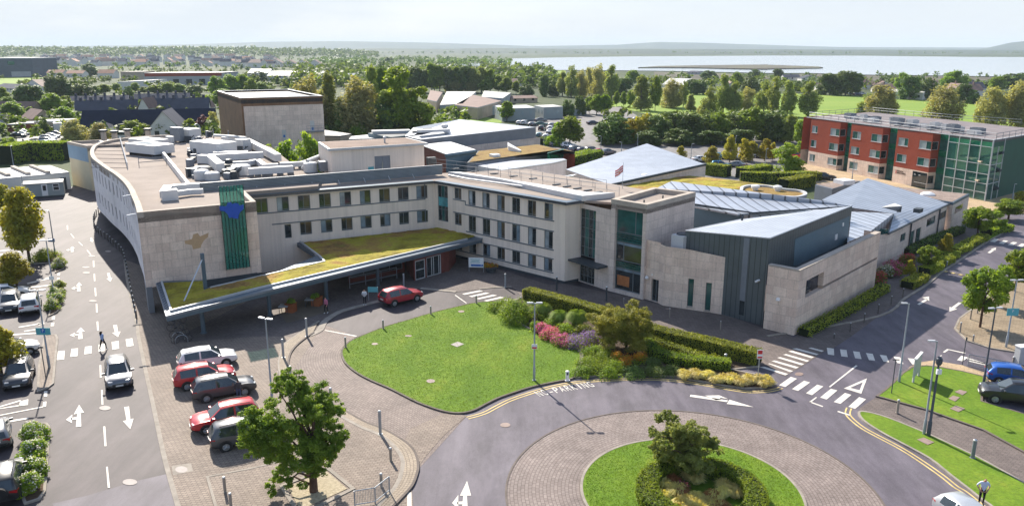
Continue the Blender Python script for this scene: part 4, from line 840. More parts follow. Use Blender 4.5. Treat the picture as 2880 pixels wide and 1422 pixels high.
part(CN, 'fascia', 'metal_grey', lambda b: b.sweep([C(0, 78), C(150, 560), K(1, 1, 0, 934, zs), K(1, 1, 1580, 552, zs), K(1, 1, 1722, 515, zs)], -.06, .02, 2.95, 3.16))
def seams(b):
 for k in range(14):
  t = k/14; p = C(0+150*t, 78+480*t); q = C(85+140*t, 50+430*t); b.sweep([p, q], -.05, .05, 3.0, 3.17)
 for k in range(10):
  t = k/10; p = K(1, 1, 292+165*t, 556+95*t, zs); q = K(1, 1, 318+160*t, 545+100*t, zs); b.sweep([p, q], -.05, .05, 3.0, 3.17)
part(CN, 'seam', 'metal_grey', seams)
for x, y in ((-28.0, 67.6), (-23.43, 72.5), (-19.1, 77.56), (-14.6, 82.4)):
 part(CN, 'column', 'gutter_blue', lambda b: (b.cyl((x, y, .02), .2, 2.6, 14), b.cyl((x, y, .02), .3, .06, 14), b.cyl((x, y, 2.35), .32, .27, 14)))
d0, d1 = K(1, 1, 1180, 848), K(1, 1, 1440, 775)
EN = thing('entrance_lobby', 'red brick entrance lobby with white-framed glass doors under the canopy', 'entrance', ((d0+d1)/2))
Ld = wlen(d0, d1); sh = lambda x, y: plane_hit(d0, d1, kp(1, 1, x, y))[0]
dops = [(sh(1187, 770), sh(1262, 760), .02, 2.25), (sh(1272, 750), sh(1380, 730), .02, 2.3)]
part(EN, 'wall', ['brick_dark'], lambda b: (wall(b, d0, d1, 0, 2.62, dops, 0, .15), wall(b, d1, (d1.x+.5, d1.y+4, 0), 0, 2.62), wall(b, (d0.x-1.5, d0.y+4.5, 0), d0, 0, 2.62)))
window(EN, d0, d1, dops[0], (), (.5,), ('glass_dark',), 'metal_pale', .1, .12, 'door'); window(EN, d0, d1, dops[1], (.36, .5, .86), (), ('glass_dark',), 'metal_pale', .1, .1, 'door')
e0, e1 = K(1, 1, 690, 915)+Vector((-.5, 2.5, 0)), d0+Vector((-1.5, 3.5, 0))
eops = [(.3, wlen(e0, e1)-.3, .5, 2.5)]
part(EN, 'wall', 'brick_dark', lambda b: wall(b, e0, e1, 0, 2.62, eops)); window(EN, e0, e1, eops[0], (.25, .5, .75), (.4,), ('glass_dark',), 'metal_grey', name='window')
def rails_(b):
 r0, r1 = K(1, 1, 700, 905), K(1, 1, 1050, 830)
 for z in (.5, 1.3): b.tube([r0+Vector((0, 0, z)), r1+Vector((0, 0, z))], .06, 6)
 for t in (0, .33, .66, 1): p = r0.lerp(r1, t); b.tube([p, p+Vector((0, 0, 1.35))], .05, 6)
part(EN, 'barrier', 'metal_grey', rails_)
MS = thing('steel_mast', 'grey steel mast with slanting stay rising through the canopy roof', 'mast', (-29.4, 75.2, 3.2))
mb_ = C(730, 150, 3.2); mt = Vector((mb_.x, mb_.y, hgt(mb_, kp(0, 1, 1538, 642))))
part(MS, 'post', 'gutter_blue', lambda b: b.box((mb_.x, mb_.y, 3.1), (.32, .32, mt.z-3.1), R(30))); part(MS, 'stay', 'steel', lambda b: b.tube([mt+Vector((0, 0, -.5)), C(410, 350, 3.3)], .07, 6))
TW = thing('stair_tower', 'tall stone tower with full-height glass front between cream block and dark block', 'tower', (15, 82, 0))
Ls = wlen(CR, TLp)
part(TW, 'wall', 'limestone_grey', lambda b: (wall(b, CR, (TLp[0], TLp[1]), 0, 8.8, [(.05, Ls*.53, .05, 8.3)], 0, .25), wall(b, TLp, TCp, 0, 9.92, [(.55, wlen(TLp, TCp)-.42, .35, 9.2)], 0, .45), wall(b, TCp, TRp, 0, 9.92), wall(b, TRp, TBp, 0, 9.92), wall(b, TBp, TLp, 0, 9.92)))
window(TW, CR, TLp, (.05, Ls*.53, 3.0, 8.3), (.25, .5, .75), (.2, .4, .6, .8), ('glass_dark', 'glass_teal'), depth=.25); window(TW, CR, TLp, (.05, Ls*.53, .05, 2.4), (.25, .5, .75), (.33, .66), ('glass_dark',), depth=.25, name='door')
part(TW, 'porch_canopy', 'metal_dark', lambda b: bar(b, CR, TLp, -1.4, Ls*.95, 2.55, 2.75, -.2, 1.5))
Lt_ = wlen(TLp, TCp); a, c = .55, Lt_-.42
for z0, z1, mu, pn in ((.35, 2.75, (.66,), ('glass_dark',)), (3.5, 5.55, (.28,), ('glass_dark', 'glass_olive')), (6.5, 9.2, (.68,), ('glass_teal',))): window(TW, TLp, TCp, (a, c, z0, z1), mu, (), pn, depth=.42, fw=.09)
part(TW, 'spandrel', 'glass_teal', lambda b: [bar(b, TLp, TCp, a, c, z, z+.16, -.45, -.36) for z in (2.78, 3.0, 3.22, 5.6, 5.84, 6.08, 6.3)])
part(TW, 'blind', 'glass_blind', lambda b: [bar(b, TLp, TCp, a+.1, c-.1, z, z+.3, -.42, -.385) for z in (2.42, 5.2, 8.88)])
part(TW, 'reception_wall', 'interior_orange', lambda b: bar(b, TLp, TCp, a+.25, a+1.8, .8, 1.9, -.41, -.395))
part(TW, 'roof', 'roof_felt', lambda b: b.prism([TLp, TCp, TRp, TBp], 9.0, 9.45))
part(TW, 'parapet', 'coping', lambda b: b.sweep([Vector((*p, 0)) for p in (TLp, TCp, TRp, TBp)], -.02, .6, 9.45, 9.95, 0, True))
part(TW, 'roof_vent', 'metal_dark', lambda b: [b.cyl((x, y, 9.45), .08, .5, 8) for x, y in ((13.6, 80), (16, 82.5))])
part(TW, 'lamp', 'white_plastic', lambda b: b.lathe(pt(TCp, TRp, .15, 2.3, .25), [(.2, 0), (.2, .15), (.05, .3)], 10))
ZB = thing('zinc_block', 'dark zinc-clad hall rising behind pale limestone walls with slit windows', 'hall', (22, 76, 0))
q0, q1, q2 = K(2, 1, 1065, 985), K(2, 1, 1125, 1032), K(2, 1, 1560, 1097)
zb = Vector((23.38, 69.63, 0)); slc = Vector((25.38, 66.95, 0)); slf = Vector((39.3, 82.0, 0)); slf_dir = (slf-slc).normalized()
def rs(A, B, l):
 return [(plane_hit(A, B, kp(2, 1, x0, y))[0], plane_hit(A, B, kp(2, 1, x1, y))[0], plane_hit(A, B, kp(2, 1, (x0+x1)/2, yb))[1], plane_hit(A, B, kp(2, 1, (x0+x1)/2, yt))[1]) for x0, x1, y, yt, yb in l]
sl_ops = rs(q1, q2, [(1308, 1352, 930, 830, 1040), (1440, 1484, 960, 860, 1070)])
tq = q0+Vector((-1.0, 1.0, 0))
dop = [(wlen(tq, K(2, 1, 1065, 985)), wlen(tq, K(2, 1, 1065, 985))+.95, .02, 2.3)]
q0b = q1+Vector((-.35, .9, 0))
def stn(b):
 wall(b, q1, q2, 0, 5.75, sl_ops, 0, .25)
 b.face([pt(q1, q2, 0, 5.75), pt(q1, q2, wlen(q1, q2), 5.75), pt(q1, q2, wlen(q1, q2)*.4, 6.1), pt(q1, q2, 0, 6.15)])
 wall(b, Vector((TCp[0]+.1, TCp[1]+.4, 0)), q0b, 0, 6.3, [(.95, 1.95, .02, 2.4)], 0, .3); wall(b, q0b, q1, 0, 6.15); wall(b, q2, q2+Vector((.8, .9, 0)), 0, 5.75)
part(ZB, 'wall', 'limestone', stn, label='pale limestone wall with two slit windows')
for o in sl_ops: window(ZB, q1, q2, o, (), (), ('glass_teal',), depth=.22, fw=.05, sill='coping')
window(ZB, Vector((TCp[0]+.1, TCp[1]+.4, 0)), q0b, (.95, 1.95, .02, 2.4), (.5,), (), ('glass_dark',), depth=.28, name='door')
part(ZB, 'wall_lamp', 'white_plastic', lambda b: (b.lathe(pt(tq, q0b, 1.5, 2.75, .06), [(.2, 0), (.16, .2), (.02, .25)], 10)))
part(ZB, 'roof', 'roof_felt', lambda b: b.prism([q0b+Vector((.2, .4, 0)), q1+Vector((.3, .5, 0)), q2+Vector((-.1, .6, 0)), q2+Vector((.5, 1.4, 0)), Vector((18, 80, 0)), Vector((15.6, 79, 0))], 5.0, 5.6))
za = pt(q2, zb, -4.6, 0); hz = lambda s: 7.62+(s+4.6)*.092
s_b = wlen(q2, zb); zc = pt(zb, zb+Vector((.687, .727, 0)), 19.4, 0); zd = za+Vector((.687, .727, 0))*11.5
zt = [Vector((za.x, za.y, 7.6)), Vector((zb.x, zb.y, 8.36)), Vector((zc.x, zc.y, 8.6)), Vector((zd.x, zd.y, 6.95))]
def zw(b):
 for p, q, h0, h1, lo in ((za, zb, 7.6, 8.36, 0), (zb, zc, 8.36, 8.6, 4.5), (zc, zd, 8.6, 6.95, 4)):
  l = wlen(p, q); b.face([(p.x, p.y, lo), (q.x, q.y, lo), (q.x, q.y, h1), (p.x, p.y, h0)], 0, [(0, 0), (l, 0), (l, h1), (0, h0)])
part(ZB, 'zinc_wall', 'zinc_wall', zw, label='dark grey standing-seam zinc wall')
part(ZB, 'zinc_roof', 'zinc_fine_block', lambda b: (b.face(zt[:3]), b.face([zt[0], zt[2], zt[3]])))
part(ZB, 'verge', 'metal_pale', lambda b: (b.tube([zt[0], zt[1], zt[2]], .06, 5), b.tube([zt[3], zt[0]], .06, 5)))
part(ZB, 'cladding_panel', 'panel_blue', lambda b: b.face([pt(zb, zc, 5.6, 4.6, .03), pt(zb, zc, 19.0, 4.6, .03), pt(zb, zc, 19.0, 7.55, .03), pt(zb, zc, 5.4, 7.35, .03)]))
part(ZB, 'vent_plate', 'white_plastic', lambda b: (bar(b, zb, zc, 15.3, 15.9, 5.5, 6.1, .04, .1), bar(b, zb, zc, 17, 17.35, 6.7, 7.1, .04, .1)))
part(ZB, 'slit_panel', 'metal_grey', lambda b: bar(b, q2, zb, s_b*.42, s_b*.55, 1.9, 8.0, .01, .04)); part(ZB, 'window', 'glass_dark', lambda b: bar(b, q2, zb, s_b*.43, s_b*.54, .5, 1.9, .005, .03))
part(ZB, 'camera', 'white_plastic', lambda b: b.tube([pt(q2, zb, s_b*.85, 4.3, .02), pt(q2, zb, s_b*.8, 4.15, .4)], .1, 6))
part(ZB, 'roof_pipe', 'metal_dark', lambda b: b.cyl(Q(1920, 380, 885, 1270, 7.4), .12, .7, 8))
sw0 = Vector((23.2, 68.88, 0)); sx = lambda x, y: plane_hit(slc, slf, kp(3, 1, x, y))
r0, r1 = sx(282, 900)[0], sx(412, 850)[0]; zlo, zhi = sx(345, 910)[1], sx(345, 815)[1]
zslot = sx(410, 885)[1]; Lw = wlen(slc, slf)
part(ZB, 'screen_wall', 'limestone', lambda b: (wall(b, sw0, slc, 0, 6.0, [], 0), wall(b, slc, slf, 0, 6.03, [(r0, r1, zslot-.25, zhi), (r1, Lw-.25, zslot-.25, zslot)], 0, .5), wall(b, slf, slf+Vector((-1.2, 1.3, 0)), 0, 6.03)), label='long limestone screen wall with slot window')
part(ZB, 'coping', 'coping', lambda b: b.sweep([sw0, slc, slf], -.02, .6, 6.03, 6.12))
part(ZB, 'window', 'glass_dark', lambda b: (bar(b, slc, slf, r0, (r0+r1)/2, zslot-.25, zhi, -.5, -.45), bar(b, slc, slf, r1, Lw-.25, zslot-.25, zslot, -.5, -.45)))
part(ZB, 'gutter_roof', 'metal_dark', lambda b: b.prism([sw0+Vector((.3, .4, 0)), slc+Vector((-.2, .75, 0)), slf+Vector((-.75, -.2, 0)), slf+Vector((-2, 2, 0)), zc+Vector((.1, -.1, 0)), zb+Vector((.2, .2, 0))], 4.2, 4.6))
part(ZB, 'side_door', 'limestone', lambda b: bar(b, sw0, slc, .35, 2.0, .1, 2.55, .005, .02)); part(ZB, 'wall_lamp', 'white_plastic', lambda b: b.lathe(pt(sw0, slc, 1.2, 3.0, .05), [(.22, 0), (.18, .2), (.02, .26)], 10))
ZR = thing('zinc_roofed_wing', 'low wing with pale standing-seam zinc roofs stepping down along the right-hand road', 'clinic wing', (45, 100, 0))
RF = [K(2, 1, 1075, 158, 7.6), K(2, 1, 1187, 104, 8.2), K(3, 1, 60, 205, 7.8), K(3, 1, 420, 250, 7.4), K(3, 1, 610, 290, 7.0), K(2, 1, 1798, 337, 6.7), K(2, 1, 1365, 272, 6.9)]
part(ZR, 'roof', 'zinc_wide', lambda b: (b.poly(RF), b.prism([(p.x, p.y) for p in RF], 3, 6.3)))
part(ZR, 'valley', 'metal_dark', lambda b: b.tube([K(2, 1, 1365, 276, 6.95), K(2, 1, 1798, 340, 6.75), K(3, 1, 610, 292, 7.05)], .09, 5))
part(ZR, 'eaves_strip', 'zinc_wide', lambda b: b.prism([K(2, 1, 1365, 276, 6.6), K(2, 1, 1365, 292, 6.6), K(2, 1, 1680, 350, 6.6), K(2, 1, 1790, 340, 6.6)], 6.4, 6.6))
part(ZR, 'court_wall', 'panel_blue', lambda b: wall(b, K(2, 1, 1340, 300, 6.4), K(2, 1, 1700, 352, 6.4), 3, 6.4))
part(ZR, 'roof', 'zinc_wide_low', lambda b: b.prism([K(3, 1, 600, 328, 5.2), K(3, 1, 935, 345, 5.2), K(3, 1, 745, 492, 5.2), K(3, 1, 590, 560, 5.2)], 3, 5.2))
lw0, lw1 = K(3, 1, 820, 760), K(3, 1, 1358, 462); lw0 = lw0+(lw1-lw0)*.0; apx = Vector((53.74, 118.36, 6.1))
le0, le1 = Vector((lw0.x-.2, lw0.y-.5, 4.15)), Vector((63.0, 110.6, 4.15))
e_a = K(3, 1, 895, 497, 4.15); e_b = K(3, 1, 1357, 272, 4.15)
R3 = [e_a, e_b, K(3, 1, 742, 82, 6.3), K(3, 1, 400, 243, 6.0), K(3, 1, 615, 300, 5.6), K(3, 1, 930, 345, 4.9)]
part(ZR, 'roof', 'zinc_fine', lambda b: b.poly(R3), label='finely ribbed pale zinc roof')
part(ZR, 'gutter', 'metal_dark', lambda b: (b.tube([e_a, e_b], .13, 6), b.tube([K(3, 1, 895, 500, 4.1), K(3, 1, 935, 350, 4.9)], .08, 5)))
A3, B3 = Vector((e_a.x+.25, e_a.y+.5, 0)), Vector((e_b.x-.5, e_b.y-.3, 0)); zf = lambda x, y: plane_hit(A3, B3, kp(3, 1, x, y))
lops = []
for x0, x1, y, yt, yb in ((988, 1024, 522, 495, 550), (1050, 1086, 535, 480, 585), (1100, 1134, 510, 457, 562), (1185, 1245, 403, 375, 430), (1270, 1328, 357, 335, 385)):
 lops.append((zf(x0, y)[0], zf(x1, y)[0], zf((x0+x1)/2, yb)[1], zf((x0+x1)/2, yt)[1]))
part(ZR, 'wall', 'limestone_grey', lambda b: (wall(b, A3, B3, 0, 4.1, lops, 0, .15), wall(b, lw0+Vector((-2, -1, 0)), A3, 0, 4.1), wall(b, B3, B3+Vector((-9, 9, 0)), 0, 4.1)))
for o in lops: window(ZR, A3, B3, o, (.5,), (), ('glass_dark', 'glass_teal'), depth=.13)
def dp(b):
 for x, y in ((1050, 520), (1262, 420)): s = zf(x, y)[0]; p = pt(A3, B3, s, 0, .12); b.tube([p, p+Vector((0, 0, 4.1))], .09, 6)
part(ZR, 'downpipe', 'metal_dark', dp)
part(ZR, 'corner_glass', 'glass_teal', lambda b: b.prism([K(3, 1, 860, 560, 3), K(3, 1, 888, 560, 3), A3, A3+Vector((-1, .6, 0))], 0, 4.6))
part(ZR, 'dormer', ['metal_grey', 'metal_dark'], lambda b: (b.face([K(3, 1, 842, 298, 5.6), K(3, 1, 958, 328, 5.4), K(3, 1, 1000, 290, 6.2), K(3, 1, 945, 268, 6.3)], 0), b.face([K(3, 1, 958, 335, 5.1), K(3, 1, 992, 335, 5.1), K(3, 1, 1000, 285, 6.2), K(3, 1, 958, 318, 5.6)], 1)))
part(ZR, 'roof_vent', 'metal_dark', lambda b: b.box(K(3, 1, 1118, 335, 5.0), (1.2, .8, .5), R(45)))
GB = thing('gravel_roofed_block', 'low block with flat brown gravel roof and blue-grey metal edge', 'clinic block', (66, 118, 0))
gz = 4.45; gpts = [K(3, 1, 960, 146, gz), K(3, 1, 1502, 198, gz), K(3, 1, 1382, 262, gz), K(3, 1, 1300, 250, gz), K(3, 1, 1000, 190, gz)]
gw = [K(3, 1, 1375, 455), K(3, 1, 1462, 420)]
part(GB, 'wall', 'limestone_grey', lambda b: b.prism([(p.x, p.y) for p in gpts], 0, gz-.4))
part(GB, 'edge', 'gutter_blue', lambda b: b.prism([(p.x, p.y) for p in gpts], gz-.4, gz-.02)); gi = offset(gpts, -.0, True)
cen = sum(gpts, Vector())/len(gpts)
part(GB, 'roof', 'roof_gravel', lambda b: b.poly([Vector((p.x+(cen.x-p.x)*.06, p.y+(cen.y-p.y)*.06, gz+.01)) for p in gpts]))
ga, gb_ = gpts[2], gpts[1]; wz = lambda x, y: plane_hit(ga, gb_, kp(3, 1, x, y))
o = (max(.5, wz(1398, 300)[0]), wz(1450, 280)[0], 2.6, 3.5)
part(GB, 'window', 'glass_olive', lambda b: bar(b, ga, gb_, o[0], o[1], o[2], o[3], .005, .04)); part(GB, 'rooflight', 'white_plastic', lambda b: b.lathe(K(3, 1, 1190, 207, gz), [(1., .0), (.95, .2), (.5, .42), (.05, .5)], 14))
LB_ = thing('grey_box_block', 'small dark grey flat-roofed block by the clipped hedges', 'clinic block', (46, 118, 0))
bp = [K(3, 1, 352, 128, 4.7), K(3, 1, 620, 92, 4.7), K(3, 1, 690, 100, 4.7), K(3, 1, 480, 160, 4.7)]
part(LB_, 'wall', 'metal_grey', lambda b: b.prism([(p.x, p.y) for p in bp], 0, 4.65)); cb = sum(bp, Vector())/4
part(LB_, 'roof', 'roof_gravel', lambda b: b.poly([Vector((p.x+(cb.x-p.x)*.08, p.y+(cb.y-p.y)*.08, 4.68)) for p in bp])); part(LB_, 'rooflight', 'white_plastic', lambda b: b.box(K(3, 1, 565, 125, 4.6), (2.2, 2.2, .7), R(20)))
SD = thing('sedum_roofed_hall', 'flat building with golden sedum roof and rounded white end', 'hall', (30, 118, 0))
EQ = lambda x, y, z: Q(1560, 380, x, y, z); FQ = lambda x, y, z: Q(1920, 380, x, y, z)
sp = [EQ(840, 745, 5), EQ(1150, 650, 5), EQ(1690, 548, 5), FQ(0, 578, 5), FQ(800, 660, 5), FQ(1420, 745, 5), FQ(1560, 800, 5), FQ(1500, 880, 5), FQ(1000, 870, 5), FQ(400, 800, 5), EQ(1700, 790, 5), EQ(1400, 830, 5)]
part(SD, 'wall', 'render_white', lambda b: b.prism([(p.x, p.y) for p in sp], 0, 4.8))
sedum_mesh(sp, 4.84, 1.2, .15, 2).build('sedum', 'sedum', SD)
rd = smoothline([FQ(880, 805, 5.3), FQ(905, 765, 5.3), FQ(1040, 742, 5.3), FQ(1250, 750, 5.3), FQ(1490, 795, 5.3), FQ(1690, 815, 5.3), FQ(1800, 840, 5.3), FQ(1825, 880, 5.3), FQ(1720, 912, 5.3), FQ(1560, 910, 5.3), FQ(1200, 880, 5.3), FQ(900, 850, 5.3)], 6, True)
part(SD, 'round_wall', 'render_white', lambda b: b.prism([(p.x, p.y) for p in rd], 0, 5.0)); part(SD, 'round_parapet', 'metal_pale', lambda b: b.sweep([Vector((p.x, p.y, 0)) for p in rd], -.2, .25, 4.9, 5.35, 0, True))
part(SD, 'round_roof', 'sedum_brown', lambda b: b.poly([Vector((p.x, p.y, 5.06)) for p in rd]))
def rv(b):
 for x, y, f in ((1345, 660, EQ), (1615, 610, EQ), (1708, 590, EQ), (1080, 830, FQ), (1412, 840, FQ)): b.lathe(f(x, y, 4.95), [(.4, 0), (.4, .4), (.62, .45), (.62, .75), (.3, .9), (.05, .92)], 12)
part(SD, 'roof_vent', 'white_plastic', rv)
HL = thing('zinc_roofed_hall', 'hall with one broad pale grey zinc roof sloping down from a peak', 'hall', (25, 135, 0))
hp = [K(2, 0, 400, 1262, 5.6), EQ(1375, 125, 7.6), FQ(345, 438, 6.3), EQ(840, 742, 5.3)]
part(HL, 'roof', 'zinc_fine_hall', lambda b: (b.face([hp[0], hp[3], hp[2]]), b.face([hp[0], hp[2], hp[1]])))
part(HL, 'wall', 'limestone_grey', lambda b: [b.face([(p.x, p.y, 0), (q.x, q.y, 0), (q.x, q.y, q.z-.05), (p.x, p.y, p.z-.05)], 0, [(0, 0), (20, 0), (20, 6), (0, 6)]) for p, q in zip(hp, hp[1:]+hp[:1])])
part(HL, 'gutter', 'metal_dark', lambda b: b.tube([hp[3], hp[2]], .2, 6)); s_ = EQ(160, 640, 5.6)
part(HL, 'clerestory', ['glass_green', 'zinc_fine_hall'], lambda b: (b.face([EQ(110, 632, 5.75), EQ(275, 655, 5.6), EQ(275, 605, 6.15)], 0), b.face([EQ(20, 622, 5.75), EQ(275, 605, 6.2), EQ(330, 578, 6.3)], 1)))
mat('bronze_clad', (.21, .12, .07), .6, .2, .5, 8, streak=(2, .1, .8)); mat('slate', (.075, .08, .105), .85, .18, .4, 6, .1); mat('slate_dark', (.022, .028, .05), .9, .18, .4, 6, .05)
mat('tile_red', (.34, .17, .11), .8, .15, .3, 5); mat('tile_brown', (.20, .13, .11), .8, .18, .3, 5); mat('roof_pale', (.48, .47, .44), .7, .08, .3, 5); mat('roof_white', (.60, .60, .59), .6, .05, .3, 5)
mat('wall_white', (.66, .64, .60), .9, .08, .3, 5); mat('wall_grey', (.40, .41, .42), .9, .1, .3, 5); mat('wall_tan', (.45, .36, .27), .9, .12, .3, 5); mat('cabin_grey', (.30, .34, .34), .7, .07, .4, 5); mat('wall_dark', (.10, .12, .15), .8, .12, .3, 5)
stone('brick_red', ((.36, .070, .032), (.31, .058, .028)), (.22, .06, .045), .23, .08, .5, .1, False)
plain('glass_pale', (.30, .36, .37), .15)
F3, R3_, L3 = Vector((-50.4, 149.2, 0)), Vector((-36.9, 156.4, 0)), Vector((-64.0, 174.7, 0)); B3_ = L3+R3_-F3; zt_ = hgt(F3, (679, 277))
BT = thing('plant_tower', 'tall box of bronze cladding and pale stone above the hospital roof', 'tower', F3)
Lf = wlen(F3, R3_); th_ = lambda x, y: plane_hit(F3, R3_, kp(1, 0, x, y))
part(BT, 'wall', ['bronze_clad'], lambda b: (wall(b, L3, F3, 0, zt_), wall(b, F3, R3_, 0, zt_), wall(b, R3_, B3_, 0, zt_), wall(b, B3_, L3, 0, zt_)))
part(BT, 'stone_panel', 'limestone_grey', lambda b: bar(b, F3, R3_, .35, Lf, 0, zt_-1.5, -.02, .05))
part(BT, 'parapet', ['metal_pale', 'metal_dark'], lambda b: (b.sweep([F3, R3_, B3_, L3], -.03, .4, zt_, zt_+.12, 0, True), b.prism([F3, R3_, B3_, L3], zt_-1, zt_-.3, 1)))
for x0, x1, y0, y1 in ((192, 222, 970, 1025), (402, 432, 900, 970)):
 part(BT, 'door', ['metal_pale', 'sign_blue'], lambda b: (bar(b, F3, R3_, th_(x0, y0)[0], th_(x1, y0)[0], th_(x0, y1)[1]-.6, th_(x0, y0)[1], .05, .1), bar(b, F3, R3_, th_(x0+8, y0)[0], th_(x1-8, y0)[0], th_(x0, y1)[1], th_(x0, y1)[1]+.5, .1, .12, 1)))
part(BT, 'escape_stair', 'metal_grey', lambda b: (rail(b, [pt(F3, R3_, Lf-3.6, 0, .8), pt(F3, R3_, Lf-.3, 0, .8)], 9.5, 1., 1.), bar(b, F3, R3_, Lf-3.6, Lf-.3, 9.3, 9.45, .06, 1.)))
def boxb(name, label, cat, pts, z, wall_m, roof_m, edge_m=None, rz_in=.03, base=0, eh=.3):
 """flat-roofed building from its roof outline"""
 c = sum((Vector((p[0], p[1], 0)) for p in pts), Vector())/len(pts); t = thing(name, label, cat, c)
 zfun = z
 part(t, 'wall', wall_m, lambda b: b.prism([(p[0], p[1]) for p in pts], base, z-eh))
 if edge_m: part(t, 'roof_edge', edge_m, lambda b: b.prism([(p[0], p[1]) for p in pts], z-eh, z-.03))
 part(t, 'roof', roof_m, lambda b: b.poly([(p[0]+(c.x-p[0])*rz_in, p[1]+(c.y-p[1])*rz_in, z) for p in pts])); return t
DQ = lambda x, y, z: Q(1200, 300, x, y, z); CQ = lambda x, y, z: Q(900, 300, x, y, z)
e0_, e1_ = CQ(1495, 490, 6.6), DQ(1628, 306, 8.2); pk_, rl_ = DQ(490, 190, 8.6), CQ(1270, 440, 6.9)
BH = thing('back_hall', 'wide hall with pale zinc roof over a dark band wall behind the cream block', 'hall', (8, 150, 0))
lt_ = CQ(1392, 312, 8.0)
part(BH, 'roof', 'zinc_back', lambda b: (b.face([rl_, e0_, e1_]), b.face([rl_, e1_, pk_, lt_])))
def bhw(b):
 p, q = e0_, e1_; l = wlen(p, q); b.face([(p.x, p.y, 0), (q.x, q.y, 0), q, p], 0)
 p, q = e1_, pk_; b.face([(p.x, p.y, 0), (q.x, q.y, 0), q, p], 0); p, q = rl_, e0_; b.face([(p.x, p.y, 0), (q.x, q.y, 0), q, p], 0); p, q = lt_, rl_; b.face([(p.x, p.y, 0), (q.x, q.y, 0), q, p], 0)
part(BH, 'dark_wall', 'metal_grey', bhw)
lo0 = plane_hit(e0_, e1_, qp(1200, 300, 620, 577)); lo1 = plane_hit(e0_, e1_, qp(1200, 300, 1655, 452))
part(BH, 'pale_wall', 'limestone_grey', lambda b: b.face([pt(e0_, e1_, lo0[0]-6, 0, .6), pt(e0_, e1_, wlen(e0_, e1_)+.8, 0, .6), pt(e0_, e1_, wlen(e0_, e1_)+.8, lo1[1], .6), pt(e0_, e1_, lo0[0]-6, lo0[1]-.4, .6)], 0, [(0, 0), (20, 0), (20, 5), (0, 5)]))
part(BH, 'roof_plant', ['metal_dark', 'metal_white'], lambda b: (b.prism([CQ(1370, 420, 7), CQ(1480, 390, 7), CQ(1560, 330, 7), CQ(1700, 380, 7), CQ(1850, 378, 7), CQ(1500, 420, 7)], 7.3, 7.75), b.box(CQ(1690, 375, 7.7), (7, 1.5, .5), R(20), 1), b.lathe(CQ(1860, 350, 7.7), [(.5, 0), (.5, .5), (.8, .6), (.8, 1.2), (.1, 1.4)], 10, 1)))
part(BH, 'roof_slope', 'zinc_back', lambda b: b.face([CQ(1268, 440, 6.95), CQ(1392, 315, 8.05), CQ(1535, 338, 8.0), CQ(1400, 425, 7.1)]))
BB = thing('barrel_roofed_block', 'small block with rounded white roof, brown end wall and blue side', 'hall', DQ(300, 700, 0))
bz_ = 6.0; b0, b1, b2, b3 = DQ(285, 705, bz_), DQ(735, 640, bz_), DQ(340, 515, bz_), DQ(0, 580, bz_)
b3 = b0+(b2-b1)
part(BB, 'roof', 'roof_white', lambda b: b.prism([b0, b1, b2, b3], bz_-.15, bz_)); part(BB, 'side_wall', 'panel_blue', lambda b: wall(b, b0, b1, 0, bz_-.16)); part(BB, 'end_wall', 'brick_dark', lambda b: (wall(b, b3, b0, 0, bz_-.16), wall(b, b1, b2, 0, bz_-.16), wall(b, b2, b3, 0, bz_-.16)))
part(BB, 'rounded_edge', 'panel_blue', lambda b: b.tube([b0+Vector((0, 0, -.35)), b1+Vector((0, 0, -.35))], .33, 10))
LS = boxb('low_sedum_block', 'low dark building with brown and gold sedum roof and green glass end', 'clinic block', [DQ(600, 832, 5), DQ(1290, 735, 5), Q(1560, 380, 130, 205, 5), Q(1560, 380, 300, 245, 5), Q(1560, 380, 20, 200, 5), DQ(1660, 560, 5), DQ(760, 660, 5)], 5., 'metal_grey', 'sedum_brown', 'metal_dark')
part(LS, 'glass_end', 'glass_green', lambda b: b.prism([DQ(1800, 700, 5.)+Vector((0, -.1, 0)), Q(1560, 380, 132, 215, 5.)+Vector((.1, -.1, 0)), Q(1560, 380, 132, 205, 5.), DQ(1800, 690, 5.)], 2.2, 5.05))
part(LS, 'red_wall', 'brick_red', lambda b: b.prism([Q(1560, 380, 135, 232, 4.9), Q(1560, 380, 302, 262, 4.9), Q(1560, 380, 290, 250, 4.9)], 0, 4.5))
part(LS, 'rooflight', 'white_plastic', lambda b: (b.box(DQ(1015, 745, 5.), (1.6, 1.6, .5), .5), b.prism([DQ(1205, 600, 5), DQ(1410, 670, 5), DQ(1390, 680, 5), DQ(1215, 655, 5)], 5., lambda x, y: 5.3+max(0, (DQ(1410, 670, 5).x-x)*.25))))
LZ = boxb('low_zinc_block', 'low wing with blue-grey zinc roof before the sedum block', 'clinic block', [DQ(600, 850, 4.3), DQ(1120, 945, 4.3), DQ(1900, 835, 4.3), Q(1560, 380, 180, 365, 4.3), Q(1560, 380, 130, 345, 4.3), DQ(1850, 775, 4.3), DQ(1300, 800, 4.3)], 4.3, 'render_white', 'zinc_fine_hall', 'metal_pale')
boxb('flat_white_roof_block', 'low flat white-roofed block beside the tall trees', 'clinic block', [CQ(430, 480, 4.6), CQ(940, 470, 4.6), CQ(900, 440, 4.6), CQ(700, 418, 4.6), CQ(470, 440, 4.6)], 4.6, 'panel_blue', 'roof_white', 'metal_pale')
t = boxb('blue_edged_block', 'low block with blue-grey edge and rooftop units behind the plant room', 'clinic block', [CQ(715, 395, 5.5), CQ(1060, 455, 5.5), CQ(1280, 430, 5.5), CQ(1340, 355, 5.5), CQ(900, 355, 5.5)], 5.5, 'panel_blue', 'metal_dark', 'panel_blue', .06)
part(t, 'roof_unit', 'roof_white', lambda b: b.box(CQ(1060, 395, 5.5), (9, 3, .7), R(15)))
